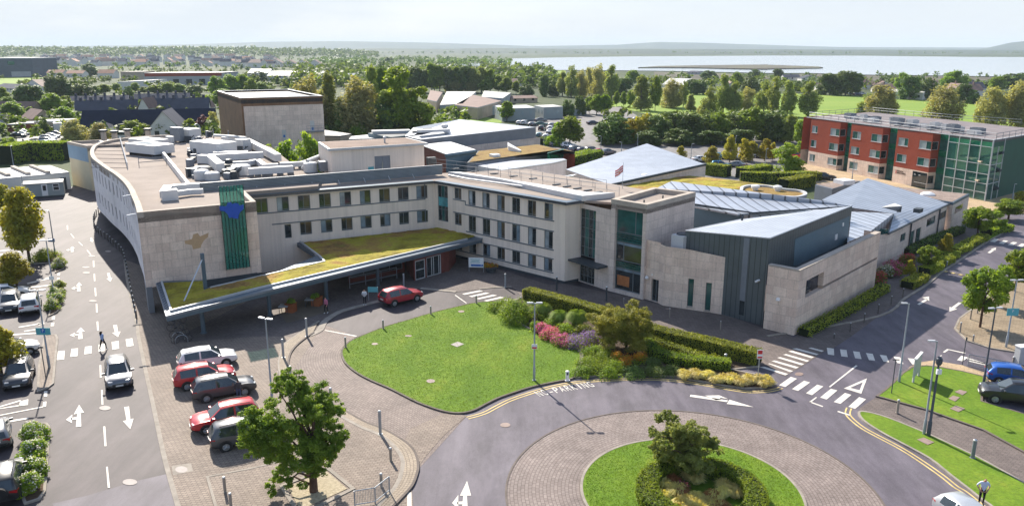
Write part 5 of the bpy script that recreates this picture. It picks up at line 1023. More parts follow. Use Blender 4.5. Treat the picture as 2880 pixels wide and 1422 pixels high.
boxb('flat_pale_roof_block', 'low flat pale-roofed block between stone tower and trees', 'clinic block', [CQ(55, 430, 5), CQ(300, 435, 5), CQ(470, 405, 5), CQ(60, 345, 5)], 5., 'wall_tan', 'roof_pale', 'metal_dark')
RB = thing('red_brick_building', 'red brick clinic with stepped bays, stone base and green glass atrium corner', 'clinic', (72, 155, 0))
F0, F1 = (65.2, 176.6), (79.9, 131.4); RZ = 10.3; Lr = wlen(F0, F1); f1_ = lambda x, y: plane_hit(F0, F1, qp(2240, 300, x, y)); f2_ = lambda x, y: plane_hit(F0, F1, qp(2520, 320, x, y))
bays = [(f1_(195, 500)[0], f1_(635, 500)[0]), (f1_(800, 500)[0], f1_(1275, 500)[0]), (f1_(1480, 600)[0], f2_(530, 500)[0])]
gl0 = f2_(735, 800)[0]
def frd(A, B): return A+.02, B-.02
nrm = Vector(((F1[1]-F0[1])/Lr, -(F1[0]-F0[0])/Lr, 0)); dirv = Vector(((F1[0]-F0[0])/Lr, (F1[1]-F0[1])/Lr, 0))
G0, G1 = pt(F0, F1, -.6, 0, -1.8), pt(F0, F1, gl0, 0, -1.8)
def gw_(b):
 L_ = wlen(G0, G1)
 wall(b, G0, G1, 0, RZ-.1)
part(RB, 'curtain_wall', 'glass_teal', gw_)
part(RB, 'spandrel_panel', 'glass_green', lambda b: [bar(b, G0, G1, s_, s_+2.6, z, z+1.1, .01, .05) for s_ in (0., bays[0][1]+.7, bays[1][1]+.7, bays[2][1]+.6) for z in (2.9, 6., 9.1)])
for bi, (a, c) in enumerate(bays):
 A, B = pt(F0, F1, a, 0), pt(F0, F1, c, 0); l = c-a
 rows = [(1.0, 2.5), (4.1, 5.6), (7.2, 8.7)]; ops = []
 for r_, (z0, z1) in enumerate(rows):
  if not (bi == 2 and r_ == 0): ops.append((.5, 2.9 if bi else 2.3, z0, z1))
  ops.append((l-2.9, l-.02, z0, z1))
 lo, hi = [o for o in ops if o[3] < 3], [o for o in ops if o[3] > 3]
 Rr_ = B-nrm*1.9
 side_lo, side_hi = [(.02, 1.5, 1.0, 2.5)], [(.02, 1.5, 4.1, 5.6), (.02, 1.5, 7.2, 8.7)]
 part(RB, 'base_wall', 'limestone', lambda b: (wall(b, A, B, 0, 3.1, lo), wall(b, B, Rr_, 0, 3.1, side_lo), wall(b, A-nrm*1.9, A, 0, 3.1)))
 part(RB, 'brick_bay', 'brick_red', lambda b: (wall(b, A, B, 3.1, RZ, hi), wall(b, B, Rr_, 3.1, RZ, side_hi), wall(b, A-nrm*1.9, A, 3.1, RZ)))
 part(RB, 'bay_roof', 'roof_grey', lambda b: b.prism([A, B, Rr_, A-nrm*1.9], RZ-.3, RZ-.02))
 for o in ops: window(RB, A, B, o, (.55,) if o[0] > 1 else (.6,), (), ('glass_pale', 'glass_teal') if (bi+int(o[2])) % 2 else ('glass_teal', 'glass_pale'), 'metal_pale', .1, .07, sill='metal_white')
 for o in side_lo+side_hi: window(RB, B, Rr_, o, (), (), ('glass_dark',), 'metal_pale', .1, .07)
A0, A1 = pt(F0, F1, gl0, 0), pt(F0, F1, Lr, 0); SR = Vector((89.5, 138.9, 0)); sr_d = (SR-A1).normalized(); A2 = A1+sr_d*4.6; SR = A1+sr_d*26
inn_ = Vector((-sr_d.y, sr_d.x, 0)); La_ = wlen(A0, A1)
part(RB, 'atrium_floor', 'wall_tan', lambda b: [b.prism([A0-nrm*3, A1+inn_*1.5, A2+inn_*.8, A2+inn_*5, A0-nrm*7], z, z+.25) for z in (3.2, 6.4)])
part(RB, 'atrium_back_wall', 'wall_white', lambda b: b.sweep([A0-nrm*7, A2+inn_*5.5], -.1, .1, 0, 9))
part(RB, 'stair', 'metal_dark', lambda b: [b.tube([pt(A0, A1, 3.5, z, -3), pt(A0, A1, 8.5, z+1.6, -3)], .25, 5) for z in (.4, 3.5, 6.5)]+[b.tube([pt(A0, A1, 8.5, z, -3), pt(A0, A1, 3.5, z+1.6, -3.4)], .25, 5) for z in (2., 5.)])
part(RB, 'atrium_glass', ['glass_clear', 'glass_green'], lambda b: (b.face([pt(A0, A1, 0, 0), pt(A0, A1, La_, 0), pt(A0, A1, La_, 9.1), pt(A0, A1, 0, 9.1)], 0), b.face([pt(A0, A1, 0, 9.1), pt(A0, A1, La_, 9.1), pt(A0, A1, La_, RZ), pt(A0, A1, 0, RZ)], 1), b.face([A1, A2, A2+Vector((0, 0, 9.1)), A1+Vector((0, 0, 9.1))], 0)))
part(RB, 'green_cladding', 'panel_green', lambda b: (b.face([A1+Vector((0, 0, 9.1)), A2+Vector((0, 0, 9.1)), A2+Vector((0, 0, RZ)), A1+Vector((0, 0, RZ))]), b.face([A2, SR, SR+Vector((0, 0, RZ)), A2+Vector((0, 0, RZ))])), label='dark green side cladding')
def mul(b):
 for k in range(5): bar(b, A0, A1, La_*k/4-.07, La_*k/4+.07, 0, RZ, .01, .1)
 for z in (1.4, 2.9, 4.5, 6.1, 9.05): bar(b, A0, A1, 0, La_, z, z+.1, .012, .09)
 for k in range(3): bar(b, A1, A2, 4.6*k/2-.08, 4.6*k/2+.08, 0, RZ if k != 1 else 9.1, .01, .1)
 for z in (2.9, 6.1): bar(b, A1, A2, 0, 4.6, z, z+.1, .012, .09)
part(RB, 'mullion', 'metal_pale', mul)
BKp = [pt(F0, F1, -.6, 0, -1.9), A0-nrm*1.9, A0, A1, SR, Vector((93.5, 172, 0)), Vector((86, 192, 0))]
part(RB, 'roof', 'roof_grey', lambda b: b.prism(BKp, RZ-.4, RZ-.05))
part(RB, 'left_wall', 'brick_red', lambda b: (wall(b, (86, 192), (F0[0]-.3, F0[1]+1.), 3.1, RZ), wall(b, (F0[0]-.3, F0[1]+1.), G0, 3.1, RZ)))
part(RB, 'left_base', 'limestone', lambda b: wall(b, (86, 192), (F0[0]-.3, F0[1]+1.), 0, 3.1))
part(RB, 'roof_trim', 'metal_pale', lambda b: b.sweep([Vector((F0[0], F0[1], 0)), A0, A1, SR], -.05, .2, RZ-.04, RZ+.1))
part(RB, 'roof_rail', 'metal_grey', lambda b: (rail(b, [pt(F0, F1, 0, 0, -.6), pt(F0, F1, bays[1][0], 0, -.6), A0-nrm*.6, A1-nrm*.5, SR-nrm*.4], RZ, 1.1, 2.5, .04), rail(b, [Vector((86, 191, 0)), Vector((92.5, 172, 0)), Vector((101, 158, 0))], RZ, 1.1, 2.5, .04), rail(b, [pt(F0, F1, 0, 0, -.6), Vector((86, 191, 0))], RZ, 1.1, 2.5, .04)))
random.seed(11)
for k in range(26):
 p = pt(F0, F1, 6+k*1.35, RZ-.05, random.choice((-4.2, -6.5, -8.5))); b = MB(); d_ = (random.uniform(.9, 2.2), random.uniform(.9, 1.6), random.uniform(.5, 1.3)); b.box((0, 0, .12), d_, 0, 0); b.box((0, 0, 0), (d_[0]*.8, d_[1]*.8, .12), 0, 1); b.box((0, 0, d_[2]+.12), (d_[0]*.7, d_[1]*.7, .06), 0, 1)
 o = _b0(b, 'roof_unit', ['metal_pale', 'metal_grey'] if k % 2 else ['metal_grey', 'metal_dark']); o.location = p; o.rotation_euler = (0, 0, R(-72)); tag(o, 'grey rooftop unit in the rows on the red brick building', 'roof unit', 'rooftop units of the red brick building')
a3, c3 = bays[2]; sA, sB = pt(F0, F1, a3, 0), pt(F0, F1, c3, 0)
def sgn(b):
 rr = random.Random(2)
 for row, z, x1 in ((0, 2.28, 2.6), (1, 1.92, 3.3)):
  x = 1.05
  while x < x1: w_ = rr.uniform(.1, .2); bar(b, sA, sB, x, x+w_, z, z+rr.uniform(.16, .24), .005, .03); x += w_+rr.choice((.04, .05, .16))
part(RB, 'lettering', 'bronze_letter', sgn); part(RB, 'sign_mark', 'sign_red', lambda b: bar(b, sA, sB, .75, .9, 1.85, 2.5, .005, .03))
part(RB, 'entrance_glass', ['glass_dark', 'metal_white'], lambda b: (bar(b, sA, sB, 4.9, c3-a3-.2, .05, 2.9, .005, .03), bar(b, sA, sB, 5.3, 5.7, 2.3, 2.4, .03, .1, 1), bar(b, sA, sB, 6.4, 6.8, 2.3, 2.4, .03, .1, 1)))
WQ = lambda x, y, z=0: Q(0, 380, x, y, z)
wz_ = hgt(WQ(1000, 800), qp(0, 380, 1000, 545))
WH = boxb('white_warehouse', 'long white-walled shed with bright white ribbed roof behind the grey cabin', 'warehouse', [WQ(-330, 680, wz_), WQ(1030, 548, wz_), WQ(745, 450, wz_), WQ(-330, 520, wz_)], wz_, 'wall_white', 'roof_white', 'metal_pale', .0, eh=.25)
def ribs(b):
 for x0, x1 in ((190, 430), (465, 725), (-110, 130), (-380, -160)): b.sweep([WQ(x0, 487-(x0-190)*.06, wz_+.05), WQ(x1, 590-(x1-430)*.07, wz_+.05)], -.35, .35, wz_, wz_+.45)
part(WH, 'roof_rib', 'coping', ribs); wa, wb_ = WQ(-330, 680, wz_), WQ(1030, 548, wz_); wq = lambda x, y: plane_hit(wa, wb_, qp(0, 380, x, y))
part(WH, 'door', 'metal_dark', lambda b: bar(b, wa, wb_, wq(905, 700)[0], wq(990, 700)[0], .05, wq(950, 630)[1], .01, .05))
CBN = [WQ(265, 925), WQ(350, 950), WQ(965, 905)]; cz = hgt(WQ(965, 905), qp(0, 380, 945, 690))
c0_, c1_ = WQ(355, 952), WQ(968, 908); n_ = Vector((-(c1_-c0_).y, (c1_-c0_).x, 0)).normalized()
CN2 = thing('site_cabin', 'grey-green portable cabin with white door and window before the warehouse', 'cabin', (c0_+c1_)/2)
cl2 = lambda x, y: plane_hit(c0_, c1_, qp(0, 380, x, y))
part(CN2, 'wall', 'cabin_grey', lambda b: b.prism([c0_, c1_, c1_+n_*3.6, c0_+n_*3.6], .25, cz-.15)); part(CN2, 'roof', 'roof_pale', lambda b: b.prism([c0_-n_*.15, c1_-n_*.15, c1_+n_*3.7, c0_+n_*3.7], cz-.15, cz))
part(CN2, 'skirt', 'metal_dark', lambda b: b.prism([c0_+n_*.1, c1_+n_*.1, c1_+n_*3.5, c0_+n_*3.5], 0, .25))
da, db = cl2(625, 850)[0], cl2(715, 850)[0]
part(CN2, 'door', ['white_plastic', 'glass_dark'], lambda b: (bar(b, c0_, c1_, da, db, .3, 2.35, .005, .05), bar(b, c0_, c1_, da+.2, db-.2, 1.2, 2.1, .05, .06, 1)))
wa_, wb2 = cl2(785, 780)[0], cl2(885, 770)[0]; part(CN2, 'window', ['white_plastic', 'glass_dark'], lambda b: (bar(b, c0_, c1_, wa_, wb2, 1.1, 2.3, .005, .05), bar(b, c0_, c1_, wa_+.1, wb2-.1, 1.2, 1.75, .05, .06, 1), bar(b, c0_, c1_, wa_+.1, wb2-.1, 1.85, 2.2, .05, .06, 1)))
def house(label, cat, p0, p1, ridge_pix, depth, wm, rm, pitch=.42, name='house', gable=False, chim=0, win=True, group=None, sib=None):
 """pitched-roof house: front wall p0-p1 on the ground, ridge seen at ridge_pix (pixel) above its middle"""
 p0, p1 = Vector(p0), Vector(p1); mid = (p0+p1)/2; d = (p1-p0).normalized(); n = Vector((-d.y, d.x, 0)); l = (p1-p0).length
 gz = hgt(mid+n*(depth/2), ridge_pix) if isinstance(ridge_pix, tuple) else ridge_pix
 we = max(2.2, gz*(1-pitch)); t = thing(name, label, cat, mid, 0, group)
 c = [p0, p1, p1+n*depth, p0+n*depth]
 def w_(b):
  b.prism(c, 0, we)
  if gable: m0, m1 = mid, mid+n*depth; b.face([(p0.x, p0.y, we), (p1.x, p1.y, we), (m0.x, m0.y, gz-.1)]); b.face([(c[2].x, c[2].y, we), (c[3].x, c[3].y, we), (m1.x, m1.y, gz-.1)])
  else:
   for a, e in ((c[1], c[2]), (c[3], c[0])): m = (a+e)/2; b.face([(a.x, a.y, we), (e.x, e.y, we), (m.x, m.y, gz-.1)])
 part(t, 'wall', wm, w_)
 def r_(b):
  o = .35
  if gable:
   a, e = mid-n*o, mid+n*(depth+o)
   for s, q in ((-1, l/2+o), (1, l/2+o)): b.face([a+d*s*q+Vector((0, 0, we-.15)), e+d*s*q+Vector((0, 0, we-.15)), e+Vector((0, 0, gz)), a+Vector((0, 0, gz))])
  else:
   a, e = (c[0]+c[3])/2-d*o, (c[1]+c[2])/2+d*o
   for s in (-1, 1): q = n*s*(depth/2+o); b.face([a+q+Vector((0, 0, we-.15)), e+q+Vector((0, 0, we-.15)), e+Vector((0, 0, gz)), a+Vector((0, 0, gz))])
  for k in range(chim): q = (c[0]+c[3])/2.+d*(l*(k+.5)/chim); b.box((q.x, q.y, gz-.5), (.8, .8, 1.6), 0, 0)
 part(t, 'roof', rm, r_)
 if win:
  nwn = max(1, int(l/3.5)); 
  def wn(b):
   for k in range(nwn):
    for z in ((1., 3.6) if we > 4.6 else (1.,)): s = l*(k+.5)/nwn; b.prism([p0+d*(s-.6)-n*.04, p0+d*(s+.6)-n*.04, p0+d*(s+.6)+n*.1, p0+d*(s-.6)+n*.1], z, z+1.2, 0, None, True)
  part(t, 'window', 'glass_dark', wn)
 return t
k0 = lambda x, y, z=0: K(0, 0, x, y, z); k1 = lambda x, y, z=0: K(1, 0, x, y, z); k2 = lambda x, y, z=0: K(2, 0, x, y, z); k3 = lambda x, y, z=0: K(3, 0, x, y, z)
t = house('long building with very dark slate roof and white glazed gable front', 'hall', k0(610, 1010), k0(1600, 985), kp(0, 0, 1100, 815), 11, 'wall_white', 'slate_dark', .72, 'slate_roofed_hall', win=False)
g0, g1 = k0(1120, 1035), k0(1340, 1030); gm = (g0+g1)/2
house('white gabled porch with glazed front on the dark slate hall', 'porch', g0, g1, kp(0, 0, 1175, 815), 14, 'wall_white', 'slate', .6, 'glazed_gable', True)
house('little white dormer gable on the dark slate hall', 'dormer', k0(825, 1025), k0(875, 1022), kp(0, 0, 848, 920), 8, 'wall_white', 'slate', .4, 'dormer_gable', True)
for i, (x0, y0, x1, y1, xr, yr, lab) in enumerate(((575, 905, 1035, 890, 800, 745, 'grey slate terrace row left of the cream gable, nearer the dark hall'), (1110, 890, 1560, 880, 1330, 730, 'grey slate terrace row right of the cream gable, nearer the dark hall'), (530, 800, 960, 790, 750, 712, 'grey slate terrace row behind, left end'), (1010, 790, 1420, 780, 1210, 695, 'grey slate terrace row behind, right end'))):
 house(lab, 'terrace', k0(x0, y0), k0(x1, y1), kp(0, 0, xr, yr), 9, 'wall_white', 'slate', .5, 'terraced_houses', chim=6)
for x0, x1, y, yt, lab in ((1040, 1115, 900, 725, 'cream gable end between the two slate terraces'), (705, 795, 770, 712, 'pale gable rising from the left back terrace'), (1200, 1280, 765, 695, 'pale gable rising from the right back terrace'), (600, 640, 880, 790, 'small white gable at the left of the front terrace'), (1150, 1190, 870, 770, 'small white gable at the right terrace, left one'), (1500, 1545, 860, 755, 'small white gable at the right end of the terraces')):
 house(lab, 'house', k0(x0, y), k0(x1, y), kp(0, 0, (x0+x1)/2, yt), 9, 'wall_white', 'tile_brown', .45, 'gabled_house', True)
house('brownish gabled house beside the big green tree', 'house', k0(255, 950), k0(415, 940), kp(0, 0, 340, 812), 12, 'wall_tan', 'tile_brown', .5, 'gabled_house', True)
house('long brown-roofed house running away behind the gabled house', 'house', k0(245, 880), k0(330, 870), kp(0, 0, 300, 755), 16, 'wall_tan', 'tile_brown', .5, 'gabled_house', True)
house('dark gabled house at the left picture edge', 'house', k0(-60, 920), k0(40, 915), kp(0, 0, 0, 800), 12, 'wall_grey', 'slate', .5, 'gabled_house', True)
house('white gabled house beside the bright field', 'house', k0(190, 680), k0(322, 690), kp(0, 0, 240, 590), 14, 'wall_white', 'tile_brown', .5, 'gabled_house', True)
house('pale low house at the left edge below the field', 'house', k0(-40, 680), k0(140, 690), kp(0, 0, 60, 625), 12, 'wall_white', 'slate', .5, 'gabled_house')
for x0, x1, yb, yt, lab in ((60, 170, 985, 925, 'flat-roofed brown garage row, left part'), (170, 265, 985, 918, 'flat-roofed brown garage row, right part'), (265, 470, 990, 905, 'flat cream-roofed block beside the garages')):
 q = [k0(x0, yb), k0(x1, yb-4)]; zz = hgt(q[0], kp(0, 0, x0, yt)); boxb('garage_block', lab, 'garage', [q[0], q[1], q[1]+Vector((0, 9, 0)), q[0]+Vector((0, 9, 0))], zz, 'brick_dark' if x1 < 270 else 'wall_tan', 'roof_pale', 'metal_white', .0)
boxb('kiosk', 'small white kiosk at the end of the cream-roofed block', 'kiosk', [k0(405, 1000), k0(470, 998), k0(470, 970), k0(405, 972)], 3.2, 'wall_white', 'roof_white')
for x0, x1, yb, yt, lab in ((350, 470, 575, 520, 'left of the two low houses with orange-pink roofs'), (495, 620, 578, 525, 'right of the two low houses with orange-pink roofs'), (730, 850, 585, 518, 'third orange-pink roofed house, near the long school')):
 house(lab, 'house', k0(x0, yb), k0(x1, yb), kp(0, 0, (x0+x1)/2, yt), 10, 'wall_white', 'tile_red', .4)
q = [k0(1080, 640), k0(1665, 632)]; SC = boxb('school_building', 'long two-storey pale school with red strip and white roof', 'school', [q[0], q[1], q[1]+Vector((4, 22, 0)), q[0]+Vector((4, 22, 0))], hgt(q[0], kp(0, 0, 1100, 545)), 'wall_grey', 'roof_white', 'metal_grey', .02, eh=.9)
part(SC, 'red_band', 'brick_red', lambda b: bar(b, q[0], q[1], .5, wlen(*q)-.5, 6.2, 8.4, .01, .1)); part(SC, 'window', 'glass_dark', lambda b: [bar(b, q[0], q[1], wlen(*q)*(k+.15)/6, wlen(*q)*(k+.6)/6, .6, 4.2, .01, .1) for k in range(6)])
q = [k0(885, 675), k0(1140, 660)]; boxb('sports_hall', 'pale low hall with white roof in front of the long school', 'hall', [q[0], q[1], q[1]+Vector((2, 18, 0)), q[0]+Vector((2, 18, 0))], hgt(q[0], kp(0, 0, 885, 610)), 'wall_white', 'roof_white', 'metal_pale', .0)
q = [k0(905, 600), k0(1080, 598)]; boxb('school_wing', 'striped brown and white wing at the left end of the school', 'school', [q[0], q[1], q[1]+Vector((2, 15, 0)), q[0]+Vector((2, 15, 0))], hgt(q[0], kp(0, 0, 905, 535)), 'wall_tan', 'roof_pale', 'brick_red', .0)
q = [k0(-80, 580), k0(255, 575)]; DB = boxb('dark_office', 'big dark blue-grey building with white roof line at the left edge', 'office', [q[0], q[1], q[1]+Vector((0, 40, 0)), q[0]+Vector((0, 40, 0))], hgt(q[0], kp(0, 0, 100, 432)), 'wall_dark', 'roof_white', 'metal_white', .01, eh=.8)
part(DB, 'glass_band', 'glass_green', lambda b: bar(b, q[0], q[1], wlen(*q)*.45, wlen(*q)*.6, 11, 14, .02, .2)); part(DB, 'base_panel', 'wall_grey', lambda b: bar(b, q[0], q[1], wlen(*q)*.5, wlen(*q)-2, .5, 5, .02, .2))
for x0, x1, yb, yt, lab in ((90, 490, 610, 530, 'long office with wide white hipped roof beyond the tall trees'), (-60, 90, 585, 515, 'white-roofed office partly hidden left of the hipped office')):
 house(lab, 'office', k1(x0, yb), k1(x1, yb), kp(1, 0, (x0+x1)/2, yt), 24, 'wall_grey', 'roof_white', .38, 'office_building')
for x0, x1, yb, yt, lab in ((110, 200, 500, 445, 'pale gabled houses in the middle distance, leftmost pair'), (205, 290, 500, 445, 'pale gabled houses in the middle distance, second pair'), (300, 390, 505, 445, 'white gabled house in the middle distance with dark roof'), (395, 480, 508, 445, 'white gabled house in the middle distance, rightmost')):
 house(lab, 'house', k1(x0, yb), k1(x1, yb), kp(1, 0, (x0+x1)/2, yt), 14, 'wall_white', 'tile_brown', .45, 'gabled_house', True)
house('white-roofed low hall among the tall trees', 'hall', k1(650, 640), k1(800, 635), kp(1, 0, 720, 547), 14, 'wall_dark', 'roof_white', .4, 'hall_building')
for pts, z, wm, rm, lab in (([(1275, 760), (1345, 775), (1390, 705), (1300, 690)], 6, 'wall_tan', 'tile_brown', 'brown-roofed school block at the left of the group'), ([(1370, 800), (1540, 790), (1640, 700), (1420, 700)], 5, 'cabin_grey', 'roof_pale', 'grey school block with sawtooth pale roof'), ([(1480, 800), (1650, 820), (1830, 770), (1620, 725)], 5, 'wall_tan', 'tile_brown', 'school hall with broad pinkish brown roof'), ([(1680, 740), (1840, 750), (1900, 710), (1700, 695)], 6, 'wall_grey', 'roof_pale', 'pale flat-roofed school block at the back')):
 zz = 4.5; base = [k1(*p) for p in pts]; boxb('school_block', lab, 'school', [k1(x, y-18, zz) for x, y in pts], zz, wm, rm, 'metal_pale', .0)
house('grey blue-roofed shed with tan panels behind the trees right of the school', 'shed', k2(-10, 770), k2(190, 765), kp(2, 0, 90, 712), 10, 'wall_tan', 'tile_brown', .3, 'school_shed')
def cabin(label, c, x0, y0, x1, y1, x2, y2, yt, roof='roof_white'):
 """two visible sides: left corner, near corner, right corner on the ground"""
 a, b_, e = K(c, 0, x0, y0), K(c, 0, x1, y1), K(c, 0, x2, y2); z = hgt(b_, kp(c, 0, x1, yt)); f = a+e-b_
 t = boxb('portable_cabin', label, 'cabin', [a, b_, e, f], z, 'cabin_grey', roof, 'metal_pale', .0, eh=.15)
 def wn(bm):
  for A, B in ((a, b_), (b_, e)):
   l = wlen(A, B); m_ = max(2, int(l/3))
   for k in range(m_): bar(bm, A, B, l*(k+.3)/m_, l*(k+.6)/m_, z*.45, z*.75, .01, .05)
 part(t, 'window', 'glass_pale', wn); return t
cabin('grey cabin with white roof at the left of the cabin row', 1, 1645, 845, 1690, 862, 1830, 855, 795); cabin('grey cabin behind the round tree, second of the row', 1, 1780, 880, 1835, 905, 2080, 895, 810)
cabin('longest grey cabin with blue-tinted roof, right of the row', 2, 165, 872, 235, 890, 378, 882, 800, 'roof_pale'); cabin('grey cabin at the far right end of the row behind trees', 2, 380, 850, 420, 866, 555, 858, 810, 'roof_pale')
for x0, x1, yb, yt, g, wm, rm, lab in ((2, 110, 640, 585, False, 'wall_white', 'tile_brown', 'brown-roofed house at the left of the far poplars'), (1620, 1720, 660, 590, True, 'wall_white', 'tile_brown', 'white gabled house behind the field, left of the round trees')):
 house(lab, 'house', k2(x0, yb), k2(x1, yb), kp(2, 0, (x0+x1)/2, yt), 10, wm, rm, .45, 'house', g)
house('white church-like hall with bright white roof behind the poplars', 'hall', k2(1120, 690), k2(1280, 695), kp(2, 0, 1200, 585), 22, 'wall_white', 'roof_white', .4, 'hall_building')
house('grey coastal house on the shore meadow', 'house', k2(1305, 555), k2(1385, 557), kp(2, 0, 1340, 528), 14, 'wall_grey', 'slate', .4)
for i, (x0, x1, yb, yt, rm) in enumerate(((120, 240, 600, 555, 'slate'), (250, 390, 605, 558, 'slate'), (380, 470, 690, 620, 'tile_brown'), (695, 800, 665, 600, 'tile_brown'), (800, 930, 668, 602, 'tile_brown'), (820, 950, 690, 625, 'tile_brown'), (1215, 1300, 670, 600, 'tile_brown'), (1380, 1470, 720, 620, 'tile_brown'), (1480, 1620, 700, 610, 'slate'), (1520, 1600, 720, 625, 'tile_brown'))):
 house('brown or slate roofed bungalow behind the playing field, %s from the left' % ORD[i], 'house', k3(x0, yb), k3(x1, yb), kp(3, 0, (x0+x1)/2, yt), 10, 'wall_white', rm, .5, 'bungalow', i % 3 == 1, 1, True, 'bungalows behind the playing field')
house('long white clubhouse with doors beside the field under the trees', 'clubhouse', k3(900, 735), k3(1150, 745), kp(3, 0, 1000, 668), 9, 'wall_white', 'roof_pale', .2, 'clubhouse')
random.seed(21); k = 0; protos = []
for i in range(4):
 b = MB(); w_, d_ = random.uniform(9, 15), 8; h = random.uniform(3.4, 5.2); rh = h+2.6
 b.prism([(-w_/2, -d_/2), (w_/2, -d_/2), (w_/2, d_/2), (-w_/2, d_/2)], 0, h, 0)
 for s in (-1, 1): b.face([(-w_/2-.3, s*(d_/2+.3), h-.1), (w_/2+.3, s*(d_/2+.3), h-.1), (w_/2+.3, 0, rh), (-w_/2-.3, 0, rh)], 1)
 for s in (-1, 1): b.face([(s*w_/2, -d_/2, h), (s*w_/2, d_/2, h), (s*w_/2, 0, rh-.05)], 0)
 b.box((w_*.3, 0, rh-.4), (.9, .9, 1.5), 0, 0); protos.append((b, ['wall_white', ['slate', 'tile_brown', 'slate', 'tile_red'][i]]))
first = []
for b, ms in protos: o = b.build('suburb_house', ms); first.append(o)
spots = []
for row in range(9):
 y = 402+row*13; n_ = 11+row
 for j in range(n_):
  x = -40+j*(1950+250)/n_+random.uniform(-40, 40); spots.append((x, y+random.uniform(-4, 4)))
for i, (x, y) in enumerate(spots):
 if 320 < x < 1700 and y > 498: continue
 if -100 < x < 290 and y > 420: continue
 f = first[i % 4]; o = f if i < 4 else f.copy()
 if i >= 4: COL.objects.link(o)
 p = k0(x, y) if x < 1908 else k1(x-1908, y); o.location = p; o.rotation_euler = (0, 0, random.uniform(-.5, .5)+random.choice((0, 0, 1.57))); s = random.uniform(1.1, 1.8); o.scale = (s, s, s)
 tag(o, 'small pale house with a pitched roof in the hazy far suburb on the left', 'house', 'houses of the far suburb')
foliage('leaf_green', (0.12, 0.215, 0.022), (0.29, 0.4, 0.04), .9)
foliage('leaf_wood', (.062, .115, .022), (.165, .225, .04), .05, .45)
foliage('leaf_fresh', (0.115, 0.235, 0.027), (0.3, 0.46, 0.055), 1.0, .5)
foliage('leaf_dark', (0.075, 0.135, 0.033), (0.18, 0.26, 0.055), .7, .35)
foliage('leaf_poplar', (0.17, 0.235, 0.055), (0.38, 0.44, 0.12), 1.1)
foliage('leaf_silver', (0.245, 0.263, 0.101), (0.520, 0.499, 0.216), 1.3)
foliage('leaf_gold', (0.223, 0.243, 0.024), (0.475, 0.419, 0.041), .9, .5)
foliage('leaf_maple', (0.17, 0.205, 0.03), (0.38, 0.37, 0.06), .8, .4)
foliage('leaf_bright', (0.149, 0.263, 0.024), (0.356, 0.466, 0.046), 1.0)
foliage('leaf_hedge', (0.15, 0.2, 0.02), (0.4, 0.45, 0.05), 1.2, .35)
foliage('leaf_purple', (0.131, 0.043, 0.059), (0.312, 0.107, 0.119), 1., .35)
foliage('leaf_yellow', (0.242, 0.198, 0.017), (0.436, 0.330, 0.033), 1.5, .5)
foliage('grass_blade', (0.17, 0.25, 0.03), (0.36, 0.44, 0.09), 2., .45); foliage('grass_blond', (0.6, 0.54, 0.18), (0.82, 0.76, 0.36), 2., .45); foliage('grass_rust', (0.242, 0.088, 0.033), (0.411, 0.187, 0.077), 2., .4)
foliage('petal_pink', (0.605, 0.050, 0.220), (0.750, 0.160, 0.400), 3., .3); foliage('petal_violet', (0.220, 0.100, 0.420), (0.396, 0.200, 0.600), 3., .3); foliage('petal_orange', (0.550, 0.200, 0.010), (0.682, 0.300, 0.030), 3., .3); foliage('petal_white', (0.682, 0.600, 0.520), (0.750, 0.750, 0.720), 3., .3); foliage('petal_red', (0.440, 0.030, 0.080), (0.605, 0.080, 0.160), 3., .3)
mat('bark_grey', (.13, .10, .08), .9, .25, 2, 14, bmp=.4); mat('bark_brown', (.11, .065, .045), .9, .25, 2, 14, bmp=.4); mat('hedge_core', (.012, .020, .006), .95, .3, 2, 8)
def leaves(clumps, n, size, rng, up=.8, flat=1., shell=.5):
 """n leaf-shaped faces spread through overlapping clumps (x, y, z, r)"""
 c = np.array(clumps, float); wgt = c[:, 3]**2.2; idx = rng.choice(len(c), n, p=wgt/wgt.sum())
 d = rng.normal(size=(n, 3)); d /= np.linalg.norm(d, axis=1)[:, None]
 r = c[idx, 3]*(shell+(1-shell)*rng.random(n)**.5)*(1+.12*rng.normal(size=n))
 p = c[idx, :3]+d*r[:, None]*np.array([1, 1, flat])
 nr = d*.8+rng.normal(size=(n, 3))*.65+np.array([0, 0, up]); nr /= np.linalg.norm(nr, axis=1)[:, None]
 t = np.cross(nr, rng.normal(size=(n, 3))); t /= np.linalg.norm(t, axis=1)[:, None]; b = np.cross(nr, t)
 s = size*(.65+.7*rng.random(n))[:, None]
 v = np.stack([p-t*s, p+b*s*.55-nr*s*.15, p+t*s, p-b*s*.55-nr*s*.15], 1).reshape(-1, 3)
 return v
def leafmesh(name, v, m, mat2=None, frac2=0., rng=None):
 n = len(v)//4; me = bpy.data.meshes.new(name); me.vertices.add(len(v)); me.vertices.foreach_set('co', v.astype(np.float32).ravel())
 me.loops.add(n*4); me.loops.foreach_set('vertex_index', np.arange(n*4, dtype=np.int32)); me.polygons.add(n); me.polygons.foreach_set('loop_start', np.arange(0, n*4, 4, dtype=np.int32))
 me.materials.append(MATS[m])
 if mat2: me.materials.append(MATS[mat2]); me.polygons.foreach_set('material_index', (rng.random(n) < frac2).astype(np.int32))
 me.update(calc_edges=True); return me
def link(name, me, parent=None):
 o = bpy.data.objects.new(name, me); COL.objects.link(o)
 if parent is not None: o.parent = parent
 return o
